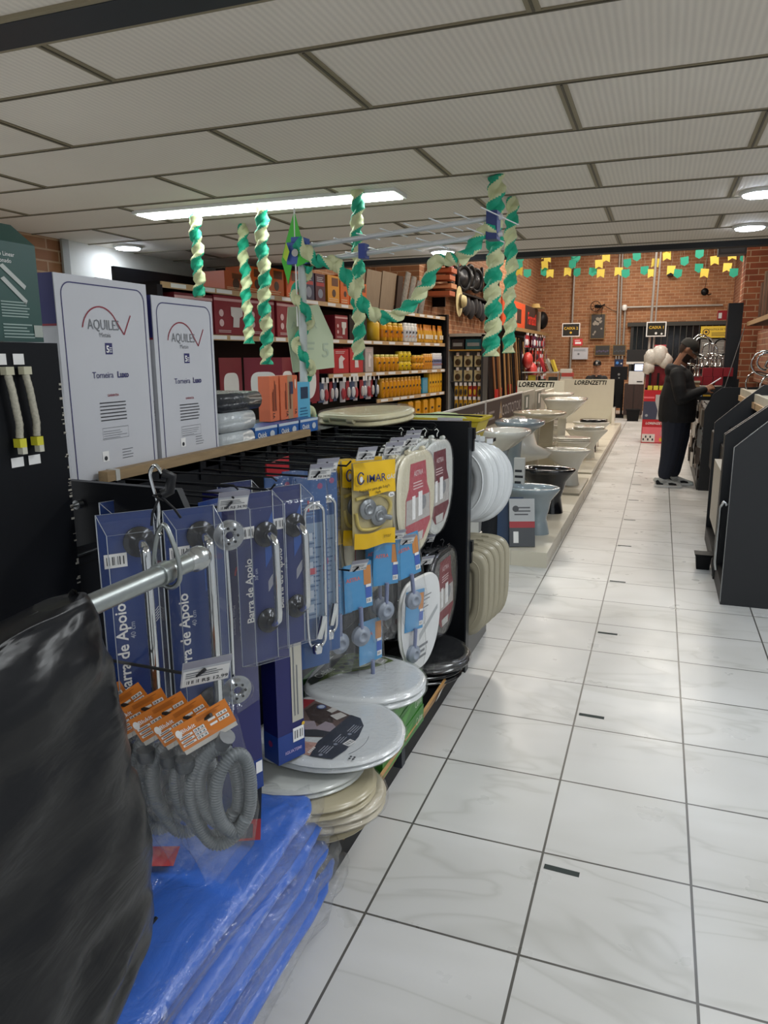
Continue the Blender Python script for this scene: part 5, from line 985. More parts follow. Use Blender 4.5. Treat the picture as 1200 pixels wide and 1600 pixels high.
# ------------------------------------------------------------------ near gondola
G1 = thing('gondola_shelving', 'black steel gondola carrying hanging grab bars and toilet seats', 'shelving', (-1.3, 0, 0))
c = MB(); c.box(-.06, 0, 1.33, 3.45, 0, 1.29, BLK)
for z in (.35, .6, .85, 1.1): c.box(0, .002, 1.33, 3.45, z, z+.004, BLKM)
for y in (2.38,): c.box(0, .006, y-.015, y+.015, 0, 1.29, BLKM)
c.build('back_panel', G1)
c = MB(); c.box(-.62, .455, 3.45, 3.495, 0, 1.29, BLK); c.box(.452, .459, 3.442, 3.50, 0, 1.26, M('3A3F44', .35, .5)); c.build('end_panel', G1)
c = MB(); V = [(0, 1.15), (0, 1.315), (.31, 1.31), (.33, 1.265), (.1, 1.18)]; n = 5
c.add([(x, 1.34, z) for x, z in V]+[(x, 1.36, z) for x, z in V], [tuple(range(n)), tuple(range(2*n-1, n-1, -1))]+[(i, n+i, n+(i+1) % n, (i+1) % n) for i in range(n)], BLK); c.build('bracket', G1)
c = MB(); c.box(0, .44, 1.33, 3.45, .0, .12, BLKM); c.box(-.6, -.06, 1.33, 3.45, .0, .12, BLKM); c.build('base_deck', G1)
c = MB(); c.box(-.6, .0, 1.33, 3.45, 1.265, 1.29, BLK); c.build('top_shelf', G1)
c = MB(); T = Matrix.Rotation(.25, 4, 'Y'); V = [(.437, .085), (.447, .08), (.475, .15), (.465, .155)]
for a, b in ((1.9, 2.42), (2.44, 3.42)): c.loft([[(x, y, z) for x, z in V] for y in (a, b)], WOOD, False)
c.box(.43, .47, 2.405, 2.445, .05, .13, M('1F2430', .5)); fr = F((.4615, 2.9, .1155), Y, (.028, 0, .07)); c.rect(fr, 0, -.025, .06, .025, PAPER, .006); c.build('price_rail', G1, label='tilted wooden price rail with a white tag')
c = MB()
for z in (1.262,): c.tube([(.04, .4, z), (.04, 1.33, z)], .005, STEEL, 8); c.lathe([(.011, 1.32), (.011, 1.335)], STEEL, 12, (.04, 0, z), 'Y')
for z in (1.135, 1.0): c.tube([(.02, .4, z), (.02, 1.42, z)], .004, M('3A3D40', .4, .6), 8)
c.build('rod', G1)
def tagholder(o, x, y, z, rz, par, txt=None, s=1.):
    c = MB(); T = Matrix.Translation((x, y, z)) @ Matrix.Rotation(rz, 4, 'Z') @ Matrix.Rotation(.5, 4, 'X')
    fr = F(T @ Vector((0, 0, 0)), T.to_3x3() @ Vector((1, 0, 0)), T.to_3x3() @ Vector((0, 0, 1))); w_ = .036*s
    c.quad([fr.p(-w_, -.055*s, 0), fr.p(w_, -.055*s, 0), fr.p(w_, 0, 0), fr.p(-w_, 0, 0)], M('C8CCD4', .3)); c.quad([fr.p(-w_, -.055*s, -.002), fr.p(-w_, 0, -.002), fr.p(w_, 0, -.002), fr.p(w_, -.055*s, -.002)], PAPER)
    c.rect(fr, -w_+.002, -.053*s, w_-.002, -.018*s, PAPER, .001); c.rect(fr, -w_, -.012*s, w_, .003, M('9A9AA8', .3), .002)
    c.lines(fr, -w_*.85, -.034*s, w_*.8, -.02*s, 3, INKG, .002); c.bars(fr, -w_*.85, -.05*s, -w_*.2, -.037*s, .0022, 8)
    c.text(fr, txt or 'R$ 34,90', w_*.4, -.044*s, .011*s, INK, .002, .01); return c.build('price_tag', o if par is None else par)
def hook(y, z, xt, tag_=True, r=.0032, m=BLK, ydev=0., double=True, ts=1., txt=None):
    """peg hook from the back panel to its tip (x in world)"""
    L = xt+1.3; c = MB(); c.tube([(0, y, z), (L*.96, y+ydev, z-.004), (L, y+ydev, z+.012)], r, m, 6)
    if double: c.tube([(0, y, z+.028), (L*.98, y+ydev, z+.03), (L+.005, y+ydev, z+.02)], r*.8, m, 6)
    c.box(-.002, .006, y-.015, y+.015, z-.03, z+.04, m); h = c.build('hook', G1)
    if tag_: tagholder(G1, L+.008, y+ydev, z+.035, radians(50), h, txt, ts)
    return h
for y, xt, tg in ((1.42, -.9, 1), (1.52, -.95, 0), (1.66, -.92, 0), (1.89, -.9, 1), (2.0, -.93, 1), (2.12, -.9, 0), (2.30, -.92, 1), (2.46, -.88, 1), (2.62, -.92, 1), (2.72, -.90, 1), (2.9, -.95, 1), (3.08, -.94, 0), (3.3, -.97, 0)): hook(y, 1.262, xt, bool(tg))
for y, xt, z in ((2.17, -.9, .90), (2.5, -.88, .93), (2.56, -.86, .90), (2.85, -.87, .74), (3.26, -.98, .77), (3.14, -.95, .76)): hook(y, z, xt, True, double=False, ts=.85)
hook(1.135, .985, -.80, True, .0038, M('2B2B2B', .4), 0, False, 1.35, 'R$ 12,99'); hook(1.11, .905, -.775, False, .0045, M('26231F', .4), 0, False)
t = thing('wood_plank', 'worn wooden plank lying along the gondola top edge before the white boxes', 'plank', (-1.3, 0, 1.292))
c = MB(); c.box(-.012, .016, 1.46, 2.62, 0, .026, PLANK); c.build('plank', t); c = MB(); c.box(-.0135, .0175, 1.49, 1.505, -.001, .0275, M('B9B9B4', .3)); c.build('tape_band', t)

# display board with braided hoses
t = thing('display_board', 'black upright board with white braided hoses at the left edge', 'board', (-1.25, 0, 0))
c = MB(); c.box(-.03, 0, .35, 1.3, 0, 1.63, M('0C0F15', .6, 0, .15, 6, spec=.2)); random.seed(3)
for i in range(40): z = .95+.6*random.random(); c.box(-.002, .0012, 1.296-random.random()*.006, 1.3005, z, z+.004*random.random()+.001, M('A8A49A', .8))
c.build('board_panel', t)
for k, y in enumerate((1.145, 1.19)):
    c = MB(); z1 = 1.565; pts = [(.014, y+.0, z1), (.018, y+.003, z1-.03), (.018, y+.008, z1-.07), (.018, y+.012, z1-.1), (.014, y+.012, z1-.135)]
    c.tube([Vector(pts[0]).lerp(Vector(pts[1]), q) if s_ == 0 else Vector(pts[s_]).lerp(Vector(pts[s_+1]), q) for s_ in range(4) for q in (0, .2, .4, .6, .8)], .0072, M('CFCBB8', .5, 0, .2, 200), 8, ripple=[1, 1.08]); c.build('braided_hose', t)
    c = MB(); c.box(.006, .022, y-.01, y+.01, z1, z1+.016, M('C9C6AC', .4)); c.box(.006, .024, y+.003, y+.02, z1-.148, z1-.13, M('D8D23A', .4)); c.box(.012, .026, y+.006, y+.018, z1-.162, z1-.148, M('D2D0C0', .4)); c.build('hose_nut', t)
    c = MB(); fr = FX(0, 0, 0); c.rect(fr, y-.016, z1+.02, y+.012, z1+.042, PAPER, .002); c.rect(fr, y-.004, z1-.19, y+.028, z1-.17, PAPER, .002); c.build('hose_label', t)
# green drain box
t = thing('drain_box', 'dark green linear drain carton with white drawings on top of the black board', 'box', (-1.27, 1.228, 1.632))
c = MB(); GRN = M('1F4A44', .4, 0, .04); c.loft([[(x, y, z) for x, y in ((-.12, -.07), (0, -.07), (0, .055), (-.12, .055))] for z in (0, .2)]+[[(-.07, -.065, .245), (-.055, -.065, .245), (-.055, .05, .245), (-.07, .05, .245)]], GRN, False); c.build('carton', t)
c = MB(); fr = FX(0, 0, 0); c.text(fr, 'Ralo Linear', -.03, .175, .012, PAPER, .0015, 0, 0, 0, 'c'); c.text(fr, 'Sifonado', -.033, .162, .012, PAPER, .0015)
for a, b in ((.15, .115), (.125, .085)): c.poly(fr, [(-.045, a), (-.035, a+.005), (.02, b), (.015, b-.008)], M('B8BEBA', .5), .0015)
c.lines(fr, -.05, .05, .03, .085, 6, M('9AB0AA', .5), .0015); c.lines(fr, -.05, .008, .03, .04, 5, M('9AB0AA', .5), .0015); c.rect(fr, .03, .01, .053, .035, M('A8B0A8', .5), .0015)
fr2_ = FN(0, -.07, 0); c.rect(fr2_, -.118, .02, -.002, .16, M('B9A894', .5), .0015); c.rect(fr2_, -.118, .1, -.002, .19, M('8A6A4A', .5), .002); c.rect(fr2_, -.118, .0, -.002, .03, M('8A4A2A', .5), .002)
c.build('artwork', t)
c = MB()
for k in range(5): c.lathe([(.03, 0), (.028, .012)], CHROME, 12, (-.06, -.05+.02*k, .18))
# (drain grid pack peeping above the carton)
t2 = thing('clear_pack', 'crumpled clear plastic wrap on top of the green drain carton', 'plastic wrap', (-1.335, 1.2, 1.878)); c = MB(); c.loft([[(.03*cos(a)*(1+.3*sin(3*a)), .05*sin(a), z) for a in [2*pi*i/12 for i in range(12)]] for z in (0, .012, .022)], film('wrap', 'FFFFFF', gloss=.3, milky=.2), False); c.build('wrap', t2)

# white tap boxes
def tapbox(y0, y1, h, lab, rz):
    w_ = y1-y0; t = thing('tap_box', lab, 'box', (-1.325, y0, 1.292), rz); BW = M('C3C5CB', .5, 0, .02); NB = M('26286A', .45)
    c = MB(); c.box(-.17, 0, 0, w_, 0, h, BW); c.box(-.1702, .0004, -.0006, .001, h*.0, h, BW); c.build('carton', t)
    c = MB(); fr = FX(0, 0, 0); IN = M('2B2A66', .5); R2 = M('8E2438', .5)
    def outline(x0, z0, x1, z1, r, th):
        cs = [(x1-r, z1-r, 0), (x0+r, z1-r, pi/2), (x0+r, z0+r, pi), (x1-r, z0+r, 3*pi/2)]; P_ = []
        for cx, cz, a0 in cs: P_ += arc(cx, cz, r, a0, a0+pi/2, 6)
        n = len(P_)
        for i in range(n):
            a, b = P_[i], P_[(i+1) % n]; d = Vector((b[0]-a[0], b[1]-a[1])); d = d.normalized() if d.length > 1e-6 else Vector((1, 0)); q = Vector((-d.y, d.x))*th/2
            c.quad([fr.p(a[0]+q.x, a[1]+q.y, .001), fr.p(a[0]-q.x, a[1]-q.y, .001), fr.p(b[0]-q.x, b[1]-q.y, .001), fr.p(b[0]+q.x, b[1]+q.y, .001)][::-1], IN)
    outline(.018, -.03, w_-.014, h-.018, .03, .0028); m_ = w_*.5
    P_ = [(m_-.085+.0*k, 0) for k in ()]; A_ = arc(m_-.022, h-.135, .066, pi*.93, pi*.18, 14)+[(m_+.062, h-.135), (m_+.092, h-.085)]
    for a, b in zip(A_, A_[1:]):
        d = Vector((b[0]-a[0], b[1]-a[1])).normalized(); q = Vector((-d.y, d.x))*.0018; c.quad([fr.p(a[0]-q.x, a[1]-q.y, .0012), fr.p(b[0]-q.x, b[1]-q.y, .0012), fr.p(b[0]+q.x, b[1]+q.y, .0012), fr.p(a[0]+q.x, a[1]+q.y, .0012)], R2)
    c.text(fr, 'AQUILES', m_-.012, h-.112, .036, INKG, .0015, -.003, 0, 0, 'c', 1, .82); c.text(fr, 'Metais', m_-.01, h-.137, .016, INKG, .0015)
    c.rect(fr, m_-.013, h-.185, m_+.013, h-.157, IN, .001); c.text(fr, '5', m_-.005, h-.172, .024, PAPER, .0018, .03); c.lines(fr, m_+.001, h-.18, m_+.011, h-.165, 3, PAPER, .0018)
    c.text(fr, 'Torneira', m_-.029, h-.236, .0225, IN, .0015, .0, 0, 0, 'c', .95); c.text(fr, 'Luxo', m_+.046, h-.236, .0225, IN, .0015, .025, 0, 0, 'c', .95)
    c.text(fr, 'GARANTIA', m_+.002, h-.288, .0085, R2, .0015, .02); c.lines(fr, m_-.05, h-.352, m_+.052, h-.299, 6, INK, .0012, .3, .12)
    for a_, b_, c_, d_ in ((-.048, -.40, .05, -.399), (-.048, -.371, .05, -.37), (-.048, -.40, -.0474, -.37), (.0494, -.40, .05, -.37)): c.rect(fr, m_+a_, h+b_, m_+c_, h+d_, INKG, .0012)
    c.lines(fr, m_-.045, h-.397, m_+.045, h-.374, 4, INKG, .0012, .2, .4); c.rect(fr, m_-.055, .045, m_-.032, .071, PAPER, .001); c.disc(fr, m_-.044, .053, .006, INK, .0015, 10); c.lines(fr, m_+.02, .045, m_+.065, .075, 4, INKG, .0012, .25, .3)
    c.build('artwork', t)
    c = MB(); fr = FN(-.17, 0, 0); c.rect(fr, 0, h-.115, .168, h, NB, .001); c.rect(fr, 0, h-.12, .168, h-.115, R2, .0012); c.text(fr, '5', .08, h-.06, .05, PAPER, .002, .03); c.lines(fr, .095, h-.075, .125, h-.045, 3, PAPER, .002); c.text(fr, 'Metais', .15, .16, .022, INKG, .002, 0, 0, pi/2); c.build('side_print', t)
    c = MB(); fr = FU(0, 0, h); c.rect(fr, -.17, w_*.42, 0, w_*.58, M('D4D6D8', .15), .0008); c.build('clear_tape', t)
tapbox(1.385, 1.715, .50, 'large white tap carton with navy outline on the gondola top, the nearer and taller one', 0)
tapbox(1.735, 2.03, .475, 'large white tap carton with navy outline on the gondola top, the farther one', 0)

# things on the gondola top behind the boxes
PLW = M('B9C0C4', .25, 0, .08, 20, .4, 30)
for i, (z, h, l, mm, y0, y1) in enumerate(((0, .06, 'lowest silver wrapped pack', PLW, 2.045, 2.25), (.062, .065, 'middle silver wrapped pack', PLW, 2.045, 2.26), (.13, .06, 'black and silver wrapped pack on top', M('35383E', .25, 0, .1, 20, .5, 30), 2.05, 2.31))):
    c = MB(); c.pad(F((-1.42, (y0+y1)/2, 1.292+z), X, Y), [(a*(.10), b*((y1-y0)/2)) for a, b in ((-1, -1), (0, -1.02), (1, -1), (1.02, 0), (1, 1), (0, 1.02), (-1, 1), (-1.02, 0))], h, mm, .12); tag(c.build('wrapped_pack'), l+' right of the white boxes', 'pack', None)
for i, y in enumerate((2.32, 2.50, 2.68)):
    t = thing('blue_carton', 'small blue carton with a round disc picture behind the plank, %s from left' % ORD[i], 'box', (-1.36, y, 1.292), 0, 'small blue and white cartons')
    c = MB(); c.box(-.1, 0, 0, .165, 0, .055, M('2F62A8', .4)); c.build('carton', t); c = MB(); fr = FX(); c.rect(fr, .0, .045, .165, .055, M('C8D4E0', .4)); c.text(fr, 'Quick', .05, .026, .026, PAPER, .002, .02); c.disc(fr, .125, .024, .018, M('C8D0D8', .4), .002, 14, .013); c.build('artwork', t)
for i, (y, a) in enumerate(((2.545, .075), (2.632, .15))):
    t = thing('shower_box', ('orange carton with dark vertical lettering, narrow side forward, left one', 'orange and brown carton with lettering and a small picture, right one')[i], 'box', (-1.42, y, 1.35), 0)
    c = MB(); c.box(-.05, 0, 0, a, 0, .175, M('D8714A', .5)); 
    if i: c.box(-.0505, .0005, a*.42, a*.7, 0, .1745, M('B08A6A', .5))
    c.build('carton', t); c = MB(); fr = FX(.0006); 
    for q in (.25, .5): c.lines(F((.001, 0, 0), Z, -Y), .04, -a*q-.012, .165, -a*q+.004, 2, M('6A2E22', .5), .0012, .45, .5) 
    c.text(fr, 'V1.', a*.35, .025, .022, INK, .002, .02, 0, pi/2); 
    if i: c.rect(fr, a*.5, .1, a*.72, .15, M('2A3A58', .5), .0015); c.text(fr, 'V1.', a*.85, .03, .022, INK, .002, .02, 0, pi/2); c.disc(fr, a*.85, .14, .008, M('F0D0C0', .5), .002, 12, .02)
    c.build('artwork', t)
t = thing('cyan_box', 'pale blue carton with a dark picture right of the orange cartons', 'box', (-1.44, 2.82, 1.292)); c = MB(); c.box(-.1, 0, 0, .12, 0, .2, M('5CB0D4', .5)); c.rect(FX(), .03, .13, .1, .18, M('1E3450', .5)); c.lines(FX(), .02, .05, .1, .1, 4, M('2A6A90', .5), .002); c.build('carton', t)
t = thing('flag_paper', 'large pale printed translucent sheet hung on the antenna mast', 'sheet', (-1.50, 3.08, 1.53))
SH = M('C4CFB0', .6, 0, .03); c = MB(); o_ = [(-.09, .0), (.12, .02), (.115, .16), (.045, .30), (-.105, .285), (-.115, .2)]; fr = F((0, 0, 0), (.62, .78, 0), Z)
V0 = [fr.p(a, b, .004) for a, b in o_]; V1 = [fr.p(a, b, .0) for a, b in o_]; n = 6; c.add(V0+V1, [tuple(range(n)), tuple(range(2*n-1, n-1, -1))]+[(i, n+i, n+(i+1) % n, (i+1) % n) for i in range(n)], SH); c.build('paper', t)
c = MB(); MK = M('AEBBA4', .6, 0, 0); c.text(fr, 'AMOR', -.03, .21, .045, MK, .006, .003, 0, .02, 'c', 1, 1); c.text(fr, '5', .075, .10, .09, MK, .006, .003); c.lines(fr, -.09, .1, .02, .15, 2, MK, .006); c.build('faint_print', t)
# beige seat on the gondola top
def flat_seat(nm, lab, x, y, z, rz, m, w_=.185, l=.225, th=.025, tilt=(0, 0), grp=None, second=True, wrap=False, cat='toilet seat'):
    t = thing(nm, lab, cat, (x, y, z), rz, grp); t.rotation_euler = (tilt[0], tilt[1], rz)
    c = MB(); c.pad(F((0, 0, 0), -Y, X), seat_out(w_, l), th*.5, m, .07); c.build('seat', t)
    c = MB(); c.pad(F((0, 0, th*.55), -Y, X), seat_out(w_*1.01, l*1.01), th*.6, m, .10); c.build('lid', t)
    c = MB()
    for s_ in (-1, 1): c.cyl((-l*.75, .075*s_-.02, th*.6), (-l*.75, .075*s_+.02, th*.6), .012, m, 10)
    c.build('hinge', t)
    if wrap: c = MB(); c.pad(F((0, 0, -.004), -Y, X), seat_out(w_*1.04, l*1.04), th*1.3+.006, FILM, .1); c.build('clear_wrap', t)
    return t
flat_seat('toilet_seat', 'cream toilet seat in clear plastic lying on the gondola top, bulging above the hooks', -1.28, 3.22, 1.30, 1.2, M('CFC7A2', .25, 0, .03), .20, .25, .045, (0, -.05), wrap=True)

# ------------------------------------------------------------------ hanging packs on the near gondola
def smooth_path(P_, n=8):
    P_ = [Vector(p) for p in P_]; O_ = []
    for i in range(len(P_)-1):
        a, b, c_, d = P_[max(i-1, 0)], P_[i], P_[i+1], P_[min(i+2, len(P_)-1)]
        for k in range(n): q = k/n; O_.append(.5*((2*b)+(-a+c_)*q+(2*a-5*b+4*c_-d)*q*q+(-a+3*b-3*c_+d)*q**3))
    O_.append(P_[-1]); return O_
def even(P_, step):
    O_ = [P_[0]]; acc = 0
    for a, b in zip(P_, P_[1:]):
        l = (b-a).length; d = step-acc
        while d <= l: O_.append(a.lerp(b, d/l)); d += step
        acc = (acc+l) % step if l else acc
    return O_
def hose_pack():
    t = thing('hose_pack', 'x', 'hose pack')
    c = MB(); OR = M('D87E2A', .5, 0, .05); TH = Matrix.Rotation(.44, 4, 'X') @ Matrix.Scale(.84, 4); fr = F((0, 0, 0), (0, cos(.44), sin(.44)), (0, -sin(.44), cos(.44))); fr.u *= .84; fr.v *= .84; c.box(-.0015, 0, -.068, .068, -.036, .03, OR, TH); c.rect(fr, -.066, -.048, .066, -.036, M('C8C4BC', .5), -.0005)
    c.text(fr, 'Blukit', -.034, .012, .015, PAPER, .0015, .015); c.disc(fr, -.058, .01, .007, PAPER, .0014, 12, .011)
    for k in range(3): z = -.006-.0105*k; c.rect(fr, -.062, z, -.03, z+.006, PAPER, .0013); c.rect(fr, -.058, z+.002, -.036, z+.004, INK, .0016); c.bars(fr, -.027, z-.001, .0, z+.008, .0016, 8)
    for k in range(2): z = .0-.013*k; c.rect(fr, .012, z, .03, z+.006, PAPER, .0013); c.bars(fr, .034, z-.001, .06, z+.008, .0016, 8)
    c.lines(fr, -.01, .014, .06, .026, 4, M('7A3A10', .5), .0013, .3, .3); c.build('header_card', t)
    P_ = [(-.012, .035, -.045), (-.014, -.005, -.085), (-.014, -.024, -.14), (-.012, -.014, -.21), (-.008, .018, -.268), (-.002, .056, -.262), (.003, .088, -.21), (.004, .092, -.14), (.004, .08, -.085), (.012, .055, -.07), (.018, .028, -.10), (.02, .018, -.15), (.02, .03, -.205), (.02, .058, -.235), (.02, .078, -.21)]
    c = MB(); pp = even(smooth_path(P_, 22), .0014); c.tube(pp, .0138, HOSE, 10, ripple=[1.0, 1.0, .84, .84]); c.build('corrugated_hose', t)
    c = MB(); c.cyl((.006, .045, -.03), (-.012, .035, -.055), .017, M('5A5E62', .4), 12); c.lathe([(.016, 0), (.02, .01), (.018, .025)], M('4A4E52', .4), 12, (-.014, -.035, -.10)); c.build('hose_end', t)
    c = MB(); R_ = []
    for z, hw_, d, cy_ in ((-.01, .062, .003, .005), (-.06, .07, .014, .012), (-.12, .076, .026, .024), (-.2, .078, .03, .034), (-.27, .066, .024, .036), (-.31, .04, .01, .03), (-.345, .02, .003, .02)): R_.append([(.003+d*cos(a)*(1+.2*sin(3*a+z*30)), cy_+hw_*sin(a), z-.012*sin(a*2)-.25*hw_*sin(a)*(-1 if z > -.05 else 1)*(1 if z > -.05 else 0)) for a in [2*pi*i/20 for i in range(20)]])
    c.loft(R_, HOSEF, True, False, False); c.build('clear_bag', t); return t
hpk = Series(hose_pack())
for i in range(6):
    hpk.put((-.79-.05*i, 1.105, .897), 0, 'grey corrugated hose pack with orange header card, %s from the front' % ORD[i], 'grey hose packs on one hook', (.05*((i*2) % 3-1), 0, radians(-46-3*((i*3) % 4))))
NAVC = M('0C3274', .3, 0, .06, 6); NAVK = M('192A66', .3, 0, .06, 6)
def grab_pack(name, L, W, cardm, tsz, sub, hgt, off=.04, txt='Barra de Apoio'):
    t = thing(name, 'x', 'grab bar pack'); fr = FX(0, 0, 0); z0 = -hgt
    c = MB(); c.box(-.002, 0, -W/2, W/2, z0, .0, cardm); c.poly(fr, [(W*.25, -.1), (W*.5, -.05), (W*.5, -.16), (W*.25, -.2)], M('1A4C9C', .4), .0008)
    for k in range(5): c.quad([fr.p(W*.3+.006*k*.0, -.24-.006*k, .0012), fr.p(W*.48, -.215-.006*k, .0012), fr.p(W*.48, -.213-.006*k, .0012), fr.p(W*.3, -.238-.006*k, .0012)], PAPER)
    c.disc(fr, W*.42, -.12, .008, M('A0203A', .4), .001, 14); c.build('card', t)
    c = MB(); c.text(fr, txt, -W*.22, -hgt*.56, tsz, PAPER, .0016, .018, 0, pi/2, 'c', .98); c.text(fr, sub, -W*.02, -hgt*.56+.04, tsz*.45, M('A8B0C0', .5), .0016, .005, 0, pi/2); c.bars(fr, -W*.42, -.115, -W*.02, -.085, .0016, 10); c.build('lettering', t)
    zt = -(hgt-L)/2; zb = zt-L
    c = MB(); P_ = [(.006, off*.6, zt), (.03, off*.6, zt), (.05, off*.6, zt-.012), (.056, off*.6, zt-.04), (.056, off*.6, zb+.04), (.05, off*.6, zb+.012), (.03, off*.6, zb), (.006, off*.6, zb)]
    c.tube(smooth_path(P_, 4), .0105, CHROME, 10); c.build('grab_bar', t, label='chrome grab bar')
    for z in (zt, zb): c = MB(); c.lathe([(.033, .003), (.033, .008), (.0325, .0085), (.022, .0095), (.0215, .013), (.013, .0135), (.0125, .02)], M('36383C', .2, .7), 20, (0, off*.6, z), 'X'); c.build('flange', t)
    c = MB(); o_ = [(-W*.5, -.01), (-W*.5, -hgt), (W*.5, -hgt), (W*.5, -.01)]; R_ = []
    for q, d in ((1, .001), (.97, .012), (.9, .07), (.86, .074)): R_.append([fr.p(a*q, -hgt/2+(b+hgt/2)*(q if q == 1 else q*.985), d) for a, b in ((-W*.5, 0), (-W*.5, -hgt), (W*.5, -hgt), (W*.5, 0))])
    c.loft(R_[::1], BLIS, False, False, True); ED = M('A4ABB4', .12, 0, 0)
    for q_ in (0, 2): c.tube(R_[q_], .0011 if q_ else .0014, ED, 5, True)
    for k in range(4): c.tube([R_[0][k], R_[2][k]], .0009, ED, 5)
    c.build('clear_blister', t); return t
A40 = Series(grab_pack('grab_bar_pack', .4, .115, NAVC, .034, '40 cm', .53))
A40.put((-1.02, 1.20, 1.285), radians(-38), 'blue 40 cm grab bar blister pack, leftmost on the gondola beside the steel tube')
A40.put((-.96, 1.335, 1.272), radians(-36), 'blue 40 cm grab bar blister pack behind the steel tube, second from the left')
A40.put((-1.16, 1.36, 1.275), radians(-20), 'blue 40 cm grab bar blister pack, hindmost in the dark behind the two left ones')
A30 = Series(grab_pack('grab_bar_pack', .23, .105, NAVK, .028, '30 cm', .45, .045))
A30.put((-.93, 1.565, 1.268), radians(-32), 'blue 30 cm grab bar pack, left of the pair before the navy boxes'); A30.put((-.92, 1.705, 1.262), radians(-30), 'blue 30 cm grab bar blister pack, right of the pair with its chrome bar bright'); A30.put((-1.08, 1.72, 1.262), radians(-30), 'blue 30 cm grab bar blister pack behind the right one of the pair')
# bare rail with flanges in clear pack
t = thing('shower_rail_pack', 'slim chrome rail with two perforated round flanges in a clear pack', 'rail pack', (-.91, 1.40, 1.275), radians(-8))
c = MB(); c.box(-.05, -.048, -.03, .045, -.50, 0, NAVC); c.build('card', t)
c = MB(); c.tube([(.0, -.0, -.11), (.003, .0, -.28), (.0, .0, -.44)], .0055, CHROME, 8); c.build('rail', t)
for z in (-.075, -.455):
    c = MB(); fr = F((.01, .0, z), (.55, .83, 0), Z); 
    R_ = [[fr.p(r_*cos(a), r_*sin(a), d) for a in [2*pi*i/28 for i in range(28)]] for r_, d in ((.008, .006), (.012, .012), (.024, .012), (.03, .004), (.036, .003))]; c.loft(R_, M('9CA0A4', .18, .8), True, False, False)
    for k in range(7): a = 2*pi*k/7; c.disc(fr, .018*cos(a), .018*sin(a), .0034, BLKM, .0135, 8)
    c.build('flange', t)
    c = MB(); c.loft([[fr.p(r_*cos(a), r_*sin(a), d) for a in [2*pi*i/28 for i in range(28)]] for r_, d in ((.0365, .002), (.038, .014), (.034, .018))], BLIS, True, False, False); c.build('flange_cover', t)
c = MB(); R_ = [[(d*sx, w_*sy, z) for sx, sy in ((-1, -1), (1, -1), (1, 1), (-1, 1))] for z, d, w_ in ((0, .01, .04), (-.02, .045, .042), (-.49, .045, .042), (-.52, .01, .04))]; c.loft(R_, BLIS, False); c.build('clear_blister', t)
# navy boxes standing below
for i, (y, x, rz) in enumerate(((1.60, -1.0, -.35), (1.80, -.97, -.42))):
    h = .86 if i == 0 else .62; z0 = .40
    t = thing('tall_navy_box', ('tall navy carton with vertical white lettering behind the grab bar packs', 'tall navy carton with a clear window showing a pale fitting')[i], 'box', (x, y, z0), rz)
    c = MB(); NB = M('1B1E5E', .35, 0, .04); c.box(-.07, 0, -.055, .045, 0, h, NB); c.box(-.0705, .0005, -.0555, .0455, 0, .09, M('1B3C86', .35)); c.build('carton', t)
    c = MB(); fr = FX(.0006)
    if i == 0: c.text(fr, 'IGUATEMI', -.0, .52, .034, M('D8D4E0', .4), .002, .02, .25, -pi/2, 'c', 1, .85); c.text(fr, 'Metais Sanitários', -.028, .52, .012, M('A8A8C0', .4), .002, 0, 0, -pi/2); c.poly(fr, [(.0+.022*cos(a)*1., .64+.03*sin(a)) for a in [i_*pi/8 for i_ in range(9)]]+[(.016*cos(a), .64+.022*sin(a)) for a in [pi-i_*pi/8 for i_ in range(9)]], M('A82848', .4), .002); c.disc(fr, 0, .035, .012, M('8A2A5A', .4), .002); c.rect(fr, .02, .05, .042, .085, PAPER, .002)
    else: c.rect(fr, .0, .12, .042, .5, M('B9B6AA', .3), .001); c.rect(fr, .008, .14, .012, .45, INKG, .002); c.rect(fr, .02, .14, .024, .3, INKG, .002); c.bars(fr, .0, .055, .042, .1, .002, 10); c.text(fr, 'IGUATEMI', .0, .03, .014, M('B8A8D0', .4), .002, .02); c.disc(F((-.035, -.0555, 0), X, Z), 0, .06, .01, M('8A2A5A', .4), .002); c.disc(fr, .04, .105, .006, GOLD, .002)
    c.build('artwork', t)
